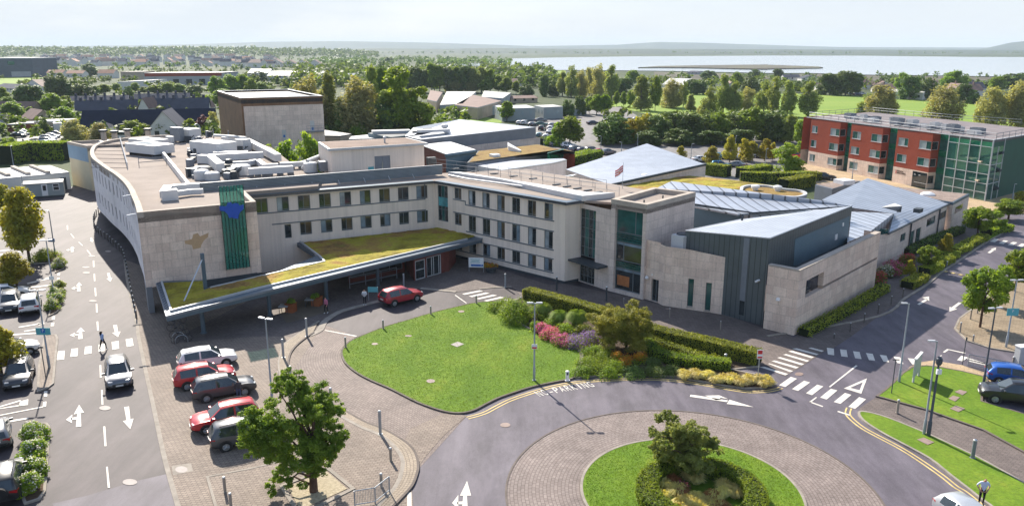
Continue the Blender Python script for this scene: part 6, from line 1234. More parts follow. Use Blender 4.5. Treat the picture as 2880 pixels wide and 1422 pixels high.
def trunk_mesh(b, h, r, clumps, nl, rng, lean=(0, 0), split=.35):
 top = Vector((lean[0], lean[1], h*.8)); pts = [Vector((0, 0, 0)), Vector((lean[0]*.2, lean[1]*.2, h*split)), Vector((lean[0]*.6+.02*h, lean[1]*.6, h*.6)), top]
 b.tube(pts, [r, r*.75, r*.45, r*.12], 8)
 ids = rng.choice(len(clumps), min(nl, len(clumps)), replace=False)
 for i in ids:
  c = Vector(clumps[i][:3]); z0 = min(c.z*.75, h*(split+.35*rng.random())); t = z0/(h*.8); st = Vector((lean[0]*t, lean[1]*t, z0))
  b.tube([st, st.lerp(c, .5)+Vector((0, 0, .06*h)), c], [r*.35, r*.2, r*.07], 5)
def crown_clumps(kind, h, w, rng, n):
 out = []
 for k in range(n):
  u = rng.random(); a = rng.random()*6.283
  if kind == 'round': z = .30+.62*u; rad = math.sin(math.pi*min(1, max(0, (u*.86+.1))))**.7*.5
  elif kind == 'poplar': z = .16+.8*u; rad = (.5*(1-u)**.5+.06)*(.8+.2*math.sin(u*9+1)**2)
  elif kind == 'bush': z = .08+.84*u; rad = .5*(1-u**2.2)**.5
  elif kind == 'tiers': z = .30+.65*u; rad = .5*(1-u)**.6*(.6+.4*(math.sin(u*22)>0))+.05
  else: z = .12+.83*u; rad = .5*(1-abs(u-.35)**1.6)
  rr = rad*w*(rng.random()**.45)*.85; out.append((rr*math.cos(a), rr*math.sin(a), z*h, w*(.13+.10*rng.random())*(1.15-.45*u)))
 return out
def tree_proto(name, kind, h, w, n_cl, n_lf, size, leaf, bark='bark_grey', seed=0, tr=.022, limbs=10, flat=.8, bare=.0):
 rng = np.random.default_rng(seed); cl = crown_clumps(kind, h, w, rng, n_cl)
 t = bpy.data.objects.new(name, None); COL.objects.link(t); t.location = (0, 0, -200)
 b = MB(); trunk_mesh(b, h, h*tr, cl, limbs, rng); _b0(b, 'trunk', bark, t, 50)
 link('crown', leafmesh('crown', leaves(cl, n_lf, size, rng, flat=flat), leaf), t); return t, h, w
PROTO = {}
for nm, args in dict(
 street=[('round', 6, 4.2, 26, 5200, .17, 'leaf_green', 'bark_brown', s) for s in (1, 2)],
 streetlight=[('round', 6, 4.2, 22, 4000, .17, 'leaf_bright', 'bark_brown', s) for s in (3,)],
 gold=[('tiers', 6.5, 5, 30, 6500, .17, 'leaf_gold', 'bark_brown', s) for s in (4, 5)],
 broad=[('round', 11, 9, 34, 4200, .42, 'leaf_green', 'bark_grey', s) for s in (6, 7)],
 dark=[('full', 10, 8, 34, 4200, .42, 'leaf_dark', 'bark_grey', s) for s in (8, 9)],
 poplar=[('poplar', 14, 6.5, 54, 5200, .33, 'leaf_poplar', 'bark_grey', s, .022, 12, 1.35) for s in (10, 11, 12)],
 silver=[('full', 15, 9, 60, 7500, .34, 'leaf_silver', 'bark_grey', s, .022, 12, 1.3) for s in (13, 14)],
 mixed=[('full', 14, 7, 46, 5200, .33, 'leaf_poplar', 'bark_grey', s, .022, 12, 1.1) for s in (24, 25)],
 tall=[('full', 17, 9, 50, 8000, .40, 'leaf_bright', 'bark_grey', s) for s in (15,)],
 bush=[('bush', 4, 5, 30, 3600, .22, 'leaf_green', 'bark_grey', s) for s in (16, 17)],
 olive=[('bush', 7, 7, 40, 5500, .26, 'leaf_silver', 'bark_grey', s) for s in (18,)],
 conifer=[('bush', 9, 5.5, 40, 4500, .24, 'leaf_bright', 'bark_grey', s) for s in (19,)],
 purple=[('round', 7, 5, 24, 2600, .3, 'leaf_purple', 'bark_grey', s) for s in (20,)],
 goldbroad=[('full', 10, 8, 34, 4200, .4, 'leaf_gold', 'bark_grey', s) for s in (22,)]).items():
 PROTO[nm] = [tree_proto('tree', *a) for a in args]
def plant_tree(kind, g, h, w, label, group=None, name='tree', cat='tree', k=None):
 pr, h0, w0 = PROTO[kind][(k if k is not None else random.randrange(99)) % len(PROTO[kind])]
 o = dup(pr, (g.x, g.y, g.z), random.uniform(0, 6.28), (w/w0, w/w0, h/h0), label, group); o['category'] = cat; o.name = name; return o
def T(c, r, x, yb, yt, wpx, kind, label, group=None, name='tree', gz=0.):
 pb = kp(c, r, x, yb); g = P(*pb, gz); tr_, tt = (r, yt) if not isinstance(yt, tuple) else yt
 h = hgt(g, kp(c, tr_, x, tt))-gz; return plant_tree(kind, g, h, wid(g, wpx/2.65)*(random.uniform(.85, 1.25) if group else 1), label, group, name)
random.seed(31)
def rows(group, phrase, items, name='tree'):
 its = sorted(items, key=lambda i: i[0]*1908+i[2])
 for k, (c, r, x, yb, yt, w_, kind) in enumerate(its):
  if kind == 'poplar': kind = random.choice(('poplar', 'poplar', 'silver', 'mixed', 'broad'))
  T(c, r, x, yb, yt, w_, kind, '%s, %s from the left' % (phrase, ORD[k]), group, name)
for a in ((1, 0, 420, 1040, 560, 260, 'silver', 'feathery grey-green tree just right of the stone tower'), (1, 0, 560, 1030, 540, 180, 'poplar', 'narrow dark poplar behind the grey-green trees'), (1, 0, 770, 1045, 575, 330, 'silver', 'broad silvery tree in the middle of the tall clump'), (1, 0, 880, 1010, 478, 150, 'poplar', 'tallest dark poplar of the clump'), (1, 0, 955, 1000, 475, 140, 'dark', 'dark tree behind the bright green giant'), (1, 0, 1060, 1042, 490, 290, 'tall', 'giant bright green tree at the right of the clump'), (1, 0, 1215, 1040, 640, 230, 'tall', 'lower bright green tree right of the giant'), (1, 0, 700, 1045, 700, 230, 'dark', 'dark shaded tree low in the tall clump'), (1, 0, 960, 1045, 760, 230, 'dark', 'dark green tree low in front of the giant'), (1, 0, 1130, 1045, 800, 230, 'broad', 'lowest green tree at the right foot of the clump'), (1, 0, 760, 1060, 900, 150, 'bush', 'round bush at the foot of the tall clump'), (1, 0, 1430, 915, 790, 90, 'conifer', 'small light green tree before the school blocks'), (1, 0, 1580, 850, 770, 80, 'bush', 'small bush beside the pinkish school roof'), (1, 0, 1870, 905, 750, 130, 'broad', 'round tree between the grey cabins'), (0, 0, 560, 1075, 890, 230, 'olive', 'left of two olive-coloured bushy trees by the car park'), (0, 0, 745, 1085, 915, 200, 'olive', 'right of two olive-coloured bushy trees by the car park'), (0, 0, 1005, 1010, 890, 210, 'bush', 'rounded light tree before the dark slate hall'), (0, 0, 1430, 1010, 890, 150, 'bush', 'rounded tree right of the glazed gable'), (0, 0, 1515, 990, 850, 100, 'purple', 'purple-leaved tree right of the slate hall'), (0, 0, 1590, 990, 830, 110, 'olive', 'light tree squeezed beside the bronze tower')): T(*a)
for x, yt, w_, lab in ((125, 1050, 190, 'leftmost courtyard tree'), (255, 1020, 280, 'middle courtyard tree, the widest'), (400, 955, 210, 'right-hand courtyard tree, the tallest'), (465, 1010, 150, 'small courtyard tree touching the plant room')): T(1, 0, x, 1480, yt, w_, 'conifer', 'light green %s rising before the stone tower' % lab)
rows('trees of the wood in the middle distance', 'tree of the wood behind the school', [(1, 0, x, yb, yt, w_, random.choice(('poplar', 'dark', 'broad', 'poplar'))) for x, yb, yt, w_ in ((1180, 690, 490, 130), (1250, 690, 510, 110), (1310, 690, 468, 120), (1370, 690, 480, 120), (1430, 690, 492, 110), (1495, 690, 490, 120), (1560, 690, 485, 120), (1620, 690, 495, 110), (1680, 690, 500, 120), (1745, 690, 515, 120), (1810, 695, 560, 120), (1870, 700, 575, 110), (1330, 680, 560, 120), (1480, 690, 570, 120), (1600, 690, 580, 120), (1720, 695, 590, 120))])
rows('dark tree belt behind the grey-roofed hall', 'dark tree of the belt behind the grey-roofed hall', [(2, 0, x, yb, yt, w_, kd) for x, yb, yt, w_, kd in ((740, 1075, 850, 260, 'dark'), (850, 1065, 880, 170, 'goldbroad'), (960, 1055, 845, 180, 'goldbroad'), (1080, 1055, 860, 190, 'dark'), (1190, 1060, 832, 210, 'dark'), (1310, 1060, 840, 210, 'dark'), (1420, 1060, 858, 190, 'dark'), (1530, 1055, 835, 190, 'broad'), (1650, 1055, 850, 200, 'dark'), (1780, 1055, 800, 210, 'broad'), (1890, 1055, 830, 200, 'dark'), (1250, 1085, 960, 190, 'dark'), (1480, 1085, 970, 190, 'dark'), (1700, 1085, 960, 200, 'dark'), (1000, 1085, 970, 190, 'dark'))]+[(3, 0, 70, 1060, 835, 200, 'dark'), (3, 0, 160, 1070, 860, 160, 'poplar'), (3, 0, 235, 1095, 890, 130, 'poplar')])
for a in ((2, 0, 430, 1090, 862, 230, 'broad', 'big green tree left of the parked cars and grey-roofed hall'), (2, 0, 335, 1090, 920, 150, 'bush', 'lower tree at the left side of the big green tree'), (2, 0, 1255, 1200, 1085, 95, 'gold', 'small golden tree right of the roof peak'), (2, 0, 1485, 1235, 1088, 140, 'gold', 'golden street tree above the blue hatchback'), (2, 0, 1620, 1215, 1005, 125, 'gold', 'tall tiered golden tree in the car park'), (2, 0, 1755, 1205, 1030, 150, 'goldbroad', 'grey-green round car park tree'), (2, 0, 1880, 1205, 1035, 130, 'gold', 'golden car park tree left of the big cone tree'), (3, 0, 130, 1295, 1050, 250, 'conifer', 'big cone-shaped bushy tree by the clipped hedges'), (3, 0, 30, 1200, 1060, 80, 'gold', 'yellow-green tree behind the cone tree'), (3, 0, 235, 1170, 1045, 80, 'bush', 'light green tree at the left corner of the red building')): T(*a)
rows('poplars along the playing field', 'grey-green poplar along the playing field', [(2, 0, x, yb, yt, w_, 'poplar') for x, yb, yt, w_ in ((960, 825, 560, 140), (1065, 830, 560, 80), (1190, 805, 590, 160), (1275, 800, 600, 80), (1330, 830, 705, 90), (1470, 880, 640, 110), (1570, 860, 555, 120), (1650, 860, 610, 120), (1745, 850, 650, 120), (1875, 830, 590, 120), (1410, 850, 780, 60))]+[(3, 0, x, yb, yt, w_, 'poplar') for x, yb, yt, w_ in ((30, 860, 560, 110), (140, 870, 605, 120), (295, 880, 610, 140), (730, 870, 690, 120))])
rows('trees at the far side of the school road', 'tree beyond the cabins before the bay', [(2, 0, x, yb, yt, w_, kd) for x, yb, yt, w_, kd in ((440, 730, 482, 100, 'poplar'), (375, 720, 535, 120, 'poplar'), (515, 725, 520, 110, 'poplar'), (575, 710, 498, 100, 'poplar'), (645, 725, 478, 120, 'poplar'), (740, 745, 490, 120, 'poplar'), (830, 705, 575, 160, 'dark'), (300, 715, 600, 110, 'dark'), (110, 720, 625, 120, 'dark'), (240, 720, 550, 90, 'dark'), (30, 705, 600, 80, 'broad'), (150, 640, 500, 110, 'dark'), (900, 640, 520, 150, 'broad'))])
rows('small trees on the school lawn', 'small round tree on the lawn near the cabins', [(2, 0, x, yb, yt, w_, kd) for x, yb, yt, w_, kd in ((780, 795, 680, 60, 'broad'), (830, 800, 680, 60, 'broad'), (880, 805, 670, 70, 'broad'), (690, 860, 700, 140, 'broad'), (630, 860, 700, 110, 'broad'), (575, 850, 720, 90, 'broad'), (500, 860, 710, 90, 'dark'), (415, 870, 740, 90, 'dark'))])
rows('round trees behind the playing field', 'dark round tree beyond the playing field', [(2, 0, 1335, 705, 588, 130, 'dark'), (2, 0, 1400, 705, 600, 110, 'dark'), (2, 0, 1670, 660, 535, 110, 'broad'), (2, 0, 1770, 700, 572, 150, 'dark'), (2, 0, 1470, 600, 525, 110, 'dark'), (2, 0, 1800, 590, 515, 90, 'dark')]+[(3, 0, x, yb, yt, w_, kd) for x, yb, yt, w_, kd in ((460, 710, 540, 160, 'dark'), (575, 712, 522, 180, 'dark'), (650, 705, 540, 110, 'dark'), (990, 700, 540, 110, 'broad'), (1050, 745, 555, 160, 'dark'), (1170, 740, 580, 120, 'dark'), (1380, 700, 525, 200, 'broad'), (1450, 770, 620, 150, 'dark'), (1530, 775, 670, 110, 'dark'), (1700, 690, 570, 140, 'broad'), (1790, 660, 548, 160, 'dark'), (1885, 660, 540, 120, 'dark'), (215, 680, 600, 90, 'dark'), (70, 590, 510, 90, 'dark'))])
rows('trees among the houses on the left', 'tree among the houses on the left', [(0, 0, x, yb, yt, w_, kd) for x, yb, yt, w_, kd in ((390, 735, 560, 150, 'dark'), (460, 735, 560, 140, 'dark'), (540, 735, 600, 130, 'dark'), (620, 735, 622, 130, 'dark'), (690, 720, 632, 110, 'dark'), (230, 810, 625, 190, 'dark'), (675, 570, 472, 120, 'dark'), (400, 870, 690, 200, 'broad'), (505, 850, 710, 130, 'broad'), (490, 930, 790, 150, 'broad'), (340, 1005, 878, 70, 'dark'), (30, 800, 650, 140, 'broad'), (60, 830, 720, 150, 'broad'), (100, 890, 755, 200, 'broad'), (780, 710, 625, 120, 'broad'), (740, 700, 640, 90, 'broad'), (865, 690, 620, 80, 'broad'), (960, 745, 640, 70, 'dark'), (1010, 690, 615, 90, 'broad'), (1075, 700, 645, 90, 'broad'), (1150, 705, 632, 100, 'broad'), (1245, 705, 612, 130, 'broad'), (1335, 705, 622, 140, 'broad'), (1460, 725, 630, 110, 'dark'), (1620, 730, 570, 150, 'broad'), (1720, 720, 555, 160, 'broad'), (1810, 715, 550, 150, 'broad'), (1880, 730, 585, 130, 'broad'), (1665, 800, 660, 170, 'broad'), (1790, 760, 665, 130, 'broad'), (140, 960, 860, 110, 'bush'), (230, 880, 800, 90, 'bush'), (20, 985, 915, 70, 'bush'), (70, 1140, 1020, 140, 'bush'), (20, 1150, 1070, 90, 'bush'), (300, 570, 500, 70, 'dark'), (450, 580, 540, 50, 'broad'), (560, 585, 545, 40, 'broad'))]+[(1, 0, x, yb, yt, w_, kd) for x, yb, yt, w_, kd in ((30, 620, 530, 110, 'dark'), (100, 690, 640, 100, 'broad'), (40, 700, 610, 120, 'broad'), (235, 650, 575, 100, 'dark'), (170, 640, 580, 60, 'broad'), (350, 640, 570, 60, 'broad'), (220, 700, 645, 80, 'broad'), (690, 560, 505, 70, 'goldbroad'), (620, 590, 530, 80, 'dark'), (990, 480, 425, 100, 'dark'))])
rows('big trees behind the red building', 'big grey-green tree between red building and playing field', [(3, 0, x, yb, yt, w_, 'silver') for x, yb, yt, w_ in ((830, 900, 630, 230), (1300, 930, 630, 270), (1650, 970, 645, 210), (1840, 970, 600, 230))])
for a in ((3, 1, 1185, 778, 575, 165, 'street', 'round-headed street tree in the hedge strip, nearest the stone wall'), (3, 1, 1050, 835, 690, 90, 'gold', 'small yellow sapling beside the pink shrubs'), (3, 1, 1322, 668, 495, 120, 'gold', 'light young tree in the hedge strip, before the walkers'), (3, 1, 1555, 533, 282, 215, 'street', 'large street tree at the far crossing'), (3, 1, 1685, 475, 320, 160, 'streetlight', 'light green tree behind the far crossing tree'), (3, 1, 1790, 392, 228, 250, 'street', 'dark wide tree by the forecourt at right'), (3, 1, 1578, 1198, 722, 300, 'street', 'slender tree nearest the junction on the tan pavement'), (3, 1, 1715, 1045, 718, 190, 'street', 'second slender tree on the tan pavement'), (3, 1, 1835, 930, 585, 210, 'street', 'tree on the tan pavement at the picture edge')): T(*a, None, 'street_tree')
for a in ((0, 1, 222, 705, 150, 390, 'gold', 'tall yellow-green tree before the cabin'), (0, 1, 28, 355, 118, 240, 'gold', 'yellowing tree cut by the left edge, farthest'), (0, 1, 130, 905, 632, 300, 'gold', 'golden tree over the parked cars at left')): T(*a, None, 'street_tree', .1)
g = K(0, 2, 15, 300); plant_tree('gold', g, hgt(g, kp(0, 1, 20, 1180)), wid(g, 380/2.65), 'golden tree at the left edge beside the dark parked car', None, 'street_tree')
def special(name, label, base, basez, pixclumps, n, size, leaf, bark, seed, depth, r0, limbs, sr=.22):
 rng = np.random.default_rng(seed); g = P(*base, basez); cl = []
 for px, py, rp in pixclumps:
  z = hgt(g, (px, py)); d = ray(px, py); X = d[0]*g[1]/d[1]; rr = wid(g, rp)
  for s in range(3):
   off = rng.uniform(-depth, depth); cl.append((X-g.x+rng.normal()*rr*.25, off, z-basez-.0+rng.normal()*rr*.2, rr*.85))
 cl = np.array(cl)
 sub = []                                        # break every bough into small uneven sprays
 for c in cl:
  for s in range(9):
   d = rng.normal(size=3); d /= np.linalg.norm(d); sub.append((*(c[:3]+d*c[3]*(.45+.5*rng.random())*np.array([1, 1, .75])), c[3]*(sr+.2*rng.random())))
 t = thing(name, label, 'tree', g); b = MB(); h = float(cl[:, 2].max()); trunk_mesh(b, h, r0, [tuple(c) for c in cl], limbs, rng, (.2, .1), .22); _b0(b, 'trunk', bark, t, 50)
 link('crown', leafmesh('crown', leaves(sub, n, size, rng, shell=.25, flat=.7), leaf), t); return t
q12 = lambda pts: [(*kp(1, 2, x, y), r/2.65) for x, y, r in pts]
special('street_tree', 'big windswept green tree on the paved corner beside the railing', kp(1, 2, 430, 1160), .12, q12([(230, 345, 75), (160, 345, 55), (300, 385, 60), (250, 450, 100), (150, 480, 70), (400, 470, 100), (500, 520, 100), (580, 590, 75), (430, 580, 110), (300, 560, 110), (160, 620, 120), (40, 640, 110), (-40, 590, 80), (20, 760, 110), (120, 760, 120), (250, 720, 130), (400, 720, 130), (540, 700, 90), (610, 750, 80), (600, 830, 70), (480, 830, 110), (350, 860, 120), (210, 880, 110), (90, 860, 90), (220, 980, 80), (150, 1060, 60), (140, 1105, 45), (380, 980, 90), (500, 950, 80), (370, 1050, 50), (-20, 830, 70)]), 60000, .075, 'leaf_fresh', 'bark_brown', 41, 1.1, .26, 16, .27)
q22 = lambda pts: [(*kp(2, 2, x, y), r/2.65) for x, y, r in pts]
special('ornamental_tree', 'spreading olive tree in the middle of the roundabout', kp(2, 2, 1330, 1055), .12, q22([(1210, 640, 50), (1320, 640, 45), (1150, 680, 60), (1060, 720, 40), (1250, 700, 90), (1380, 700, 80), (1120, 780, 80), (1090, 830, 60), (1220, 800, 110), (1340, 790, 110), (1430, 770, 80), (1480, 850, 75), (1530, 850, 40), (1160, 880, 90), (1280, 890, 110), (1390, 880, 100), (1450, 920, 60), (1230, 960, 60), (1350, 960, 70)]), 46000, .06, 'leaf_poplar', 'bark_brown', 43, 1.2, .16, 14, .24)
special('ornamental_tree', 'bronze-green domed maple in the planting bed', kp(2, 2, 850, 105), .12, [(*kp(2, 1, x, y), r/2.65) for x, y, r in ((800, 1060, 60), (700, 1080, 60), (900, 1070, 60), (640, 1150, 60), (980, 1120, 60), (750, 1140, 110), (880, 1140, 110), (680, 1220, 80), (960, 1210, 80), (800, 1230, 120), (720, 1290, 70), (900, 1280, 90), (1000, 1180, 50))], 60000, .06, 'leaf_maple', 'bark_brown', 47, 1.5, .12, 12, .36)
def hedge(label, path, width, h, leaf, n, size, z0=.1, name='hedge', cat='hedge', rough=.08, seed=0, closed=False):
 rng = np.random.default_rng(seed+77); pts = [Vector((p[0], p[1], 0)) for p in path]; c = sum(pts, Vector())/len(pts); t = thing(name, label, cat, (c.x, c.y, 0))
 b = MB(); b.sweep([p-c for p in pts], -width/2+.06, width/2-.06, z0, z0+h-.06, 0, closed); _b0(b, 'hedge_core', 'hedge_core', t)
 L_, R_ = offset(pts, 1, closed), None; seg = list(zip(pts, pts[1:]+([pts[0]] if closed else [])))[:len(pts) if closed else None]
 ln = np.array([(q-p).length for p, q in seg]); idx = rng.choice(len(seg), n, p=ln/ln.sum())
 A = np.array([p for p, q in seg])[idx]; B = np.array([q for p, q in seg])[idx]; u = rng.random(n)[:, None]; P0 = A+(B-A)*u
 D = (B-A)/np.linalg.norm(B-A, axis=1)[:, None]; Nn = np.stack([-D[:, 1], D[:, 0], np.zeros(n)], 1)
 side = rng.random(n); top = side < width/(width+2*h); wv = np.where(top, rng.uniform(-.5, .5, n)*width, np.where(rng.random(n) < .5, -.5, .5)*width); zv = np.where(top, h, rng.random(n)*h)+rng.normal(size=n)*rough
 p = P0+Nn*(wv+rng.normal(size=n)*rough)[:, None]; p[:, 2] = z0+zv; p -= np.array([c.x, c.y, 0])
 nr = Nn*np.sign(wv)[:, None]*np.where(top, .2, 1.)[:, None]+np.array([0, 0, 1])*np.where(top, 1., .2)[:, None]+rng.normal(size=(n, 3))*.6; nr /= np.linalg.norm(nr, axis=1)[:, None]
 tv = np.cross(nr, rng.normal(size=(n, 3))); tv /= np.linalg.norm(tv, axis=1)[:, None]; bv = np.cross(nr, tv); s = size*(.6+.8*rng.random(n))[:, None]
 link('foliage', leafmesh('foliage', np.stack([p-tv*s, p+bv*s*.6, p+tv*s, p-bv*s*.6], 1).reshape(-1, 3), leaf), t); return t
def arc_(pts, n=4): return smoothline(pts, n)
hedge('long clipped hedge between planting bed and building walk', arc_([K(2, 1, 105, 985), K(2, 1, 560, 1110), K(2, 2, 1010, 20), K(2, 2, 1500, 140), K(2, 2, 1840, 222)], 5), 1.25, 1.15, 'leaf_hedge', 30000, .055, rough=.045)
hedge('low curved box hedge at the right of the planting bed', arc_([K(2, 2, 990, 90), K(2, 2, 1080, 175), K(2, 2, 1250, 225), K(2, 2, 1450, 250), K(2, 2, 1625, 262)], 5), .9, .75, 'leaf_green', 7000, .06, seed=1)
hedge('low hedge with red flowers behind the curved box hedge', arc_([K(2, 2, 1000, 45), K(2, 2, 1200, 120), K(2, 2, 1400, 190), K(2, 2, 1600, 235)], 4), .7, .5, 'leaf_hedge', 4000, .06, seed=2)
tag(hedge('round ring hedge on the roundabout lawn round the blond grasses', [Vector((10.75+3.05*math.cos(t), 40.05+3.05*math.sin(t), 0)) for t in np.linspace(0, 6.283, 41)[:-1]], 1.15, .85, 'leaf_green', 26000, .05, seed=3, closed=True, rough=.04), 'round ring hedge on the roundabout lawn round the blond grasses', 'hedge')
for i, (x0, y0, x1, y1) in enumerate(((1030, 905, 1150, 845), (1160, 800, 1260, 760), (1225, 755, 1350, 705), (1310, 690, 1390, 668), (1380, 650, 1480, 615), (1470, 605, 1610, 540))):
 hedge('clipped hedge block along the right-hand road, %s from the stone wall' % ORD[i], [K(3, 1, x0, y0), K(3, 1, x1, y1)], 1.3, .7, 'leaf_hedge', 2600, .08, seed=5+i)['group'] = 'hedge strip of the right-hand road'
hedge('low green hedge under the far crossing tree', [K(3, 1, 1620, 505), K(3, 1, 1790, 470)], 1.6, .8, 'leaf_bright', 2500, .1, seed=12)
hedge('dark low hedge along the foot of the limestone screen wall', [K(3, 1, 260, 1262), K(3, 1, 560, 1105), K(3, 1, 870, 920)], 1.0, .65, 'leaf_hedge', 5500, .075, seed=13)
hedge('dark hedge at the foot of the far limestone wall', [K(3, 1, 1020, 665), K(3, 1, 1250, 560), K(3, 1, 1440, 490)], 1.0, .9, 'leaf_dark', 4000, .09, seed=14)
FQ0 = lambda x, y: Q(1920, 380, x, y, 0)
hedge('square clipped hedge in front of the blue hatchback', [FQ0(345, 590), FQ0(685, 625)], 2.2, 2.2, 'leaf_hedge', 3200, .14, seed=15); hedge('clipped hedge slanting from the gate to the cone tree', [FQ0(860, 650), FQ0(1260, 590)], 2.5, 2., 'leaf_hedge', 3200, .14, seed=16)
hedge('long dark clipped hedge before the cone tree', [FQ0(850, 690), FQ0(1400, 705), FQ0(1900, 690)], 1.6, 1.8, 'leaf_hedge', 4500, .13, seed=17); hedge('golden-topped clipped hedge beside the round white wall', [FQ0(1490, 830), FQ0(1900, 750)], 2.2, 2.0, 'leaf_hedge', 4200, .13, seed=18)
hedge('second clipped hedge by the red building forecourt', [K(3, 1, 0, 110), K(3, 1, 380, 100)], 2., 1.6, 'leaf_hedge', 3000, .13, seed=19)
hedge('tall dark laurel hedge behind the white warehouse', [k0(45, 1225), k0(190, 1190), k0(515, 1190)], 4., 4., 'leaf_bright', 5200, .22, seed=20)
hedge('low hedge beside the mid car park behind the back hall', [K(2, 0, 205, 1085), K(2, 0, 310, 1065)], 2.5, 1.8, 'leaf_dark', 1500, .16, seed=22)
hedge('hedge under the parked cars at the corner of the low zinc block', [K(2, 0, 410, 1230), K(2, 0, 620, 1175)], 4., 1.8, 'leaf_green', 3000, .17, seed=23)
hedge('clipped yew hedge by the forecourt at the right edge', [K(3, 1, 1845, 270), K(3, 1, 2000, 290)], 2., 1.8, 'leaf_hedge', 1800, .13, seed=24)
def shrub(label, g, w_, h, leaf, n, size, flower=None, ff=.25, name='shrub', z0=.1, seed=0, kind='bush', flat=.8, group=None):
 rng = np.random.default_rng(seed+300); cl = [(c[0], c[1], c[2], c[3]*1.25) for c in crown_clumps('bush', h, w_*1.25, rng, 18)]; t = thing(name, label, 'shrub', (g[0], g[1], z0), 0, group)
 b = MB(); b.tube([Vector((0, 0, 0)), Vector((0, 0, h*.6))], [.05, .02], 5)
 for k in range(4): a = k*1.6; b.tube([Vector((0, 0, .02)), Vector((math.cos(a)*w_*.25, math.sin(a)*w_*.25, h*.6))], [.03, .012], 4)
 _b0(b, 'stem', 'bark_grey', t); link('foliage', leafmesh('foliage', leaves(cl, n, size, rng, flat=flat), leaf), t)
 if flower: link('blossom', leafmesh('blossom', leaves([(c[0], c[1], c[2]+.05, c[3]*1.05) for c in cl if c[2] > h*.25], int(n*ff), size*.8, rng, up=1.), flower), t)
 return t
def S_(label, c, r, x, y, wpx, h, leaf, n=1600, size=.07, flower=None, ff=.3, **k):
 g = K(c, r, x, y, .1); return shrub(label, g, wid(g, wpx/2.65), h, leaf, n, size, flower, ff, seed=int(x+y), **k)
S_('large dark rounded shrub at the left end of the bed', 2, 1, 45, 1130, 250, 1.5, 'leaf_green', 9000, .07)
S_('low dark shrub touching the big rounded shrub', 2, 1, -60, 1070, 170, 1.2, 'leaf_green', 4500, .07)
for x, y, w_, lab in ((185, 1210, 100, 'small green mound behind the pink flowers'), (230, 1140, 90, 'round light shrub left of the tall grasses'), (310, 1180, 110, 'spreading low shrub behind the pink bush'), (410, 1230, 130, 'fresh green shrub right of the pink flowers'), (540, 1240, 140, 'reddish low shrub beside the grasses')): S_(lab, 2, 1, x, y, w_, .7, 'leaf_bright' if x < 500 else 'leaf_maple', 1800)
for x, y, w_, lab in ((230, 1200, 130, 'pink-flowered shrub, left clump'), (300, 1245, 150, 'pink-flowered shrub, middle clump'), (370, 1290, 140, 'pink-flowered shrub at the lawn edge, right clump')): S_(lab, 2, 1, x, y+25, w_, .6, 'leaf_bright', 1500, .07, 'petal_pink', 1.3)
S_('violet lavender-like flowers right of the pink clumps', 2, 2, 500, 75, 200, .6, 'leaf_bright', 1800, .06, 'petal_violet', 1.4); S_('violet flowers behind the lavender clump', 2, 2, 590, 40, 150, .55, 'leaf_bright', 1400, .06, 'petal_violet', 1.2)
for k, (x, y, w_) in enumerate(((560, 230, 180), (680, 190, 190), (640, 270, 190), (760, 260, 170), (620, 140, 160), (540, 290, 140), (720, 300, 150))): S_('low spreading dark juniper in front of the maple, %s from the left' % ORD[(5, 3, 2, 0, 4, 1, 6).index(k)] , 2, 2, x, y, w_, .5, 'leaf_green', 2200, .06, group='low junipers of the bed')
for x, y, w_, lab in ((780, 190, 110, 'left clump of orange flowers under the maple'), (860, 215, 120, 'middle clump of orange flowers under the maple'), (950, 195, 110, 'right clump of orange flowers under the maple')): S_(lab, 2, 2, x, y, w_, .6, 'leaf_bright', 900, .06, 'petal_orange', 1.2)
for x, y, w_, lab in ((1040, 230, 130, 'grey-blue low shrub right of the orange flowers'), (1180, 280, 120, 'blue-green rosette shrub by the kerb'), (900, 290, 150, 'dark low shrub at the kerb below the maple'), (1040, 295, 150, 'dark low shrub at the kerb right of the maple')): S_(lab, 2, 2, x, y, w_, .5, 'leaf_dark', 1500, .07)
for x, y, w_, lab, fl in ((830, 860, 120, 'deep red flowering shrub at the end of the limestone wall', 'petal_red'), (880, 810, 120, 'white and pink flowering shrub by the walk', 'petal_white'), (960, 770, 140, 'pink flowering shrub behind the yellow sapling', 'petal_pink'), (1050, 730, 140, 'dark pink flowering shrub farthest along the wall', 'petal_red'), (930, 800, 100, 'pink shrub between the white and the dark pink ones', 'petal_pink')): S_(lab, 3, 1, x, y, w_, 1.1, 'leaf_green', 1600, .09, fl, .8)
S_('round bright green shrub in the kerbed bed by the sign pole', 0, 1, 350, 690, 170, 1.1, 'leaf_bright', 4000, .08); S_('white flowering shrub at the tip of the kerbed bed', 0, 1, 450, 740, 90, 1.1, 'leaf_bright', 1600, .08, 'petal_white', .6)
for k, (x, y) in enumerate(((445, 915), (425, 965), (410, 1010), (395, 1050))): S_('white flowering shrub in the narrow road bed, %s from the far end' % ORD[k], 0, 1, x, y, 95, 1.0, 'leaf_bright', 1700, .08, 'petal_white', .35, group='white shrubs of the narrow bed')
for k, (x, y) in enumerate(((262, 770), (240, 900), (250, 1040), (235, 1150))): S_('white-speckled green shrub in the near road bed, %s from the far end' % ORD[k], 0, 2, x, y, 165, 1.0, 'leaf_bright', 3200, .08, 'petal_white', .16, group='shrubs of the near road bed')
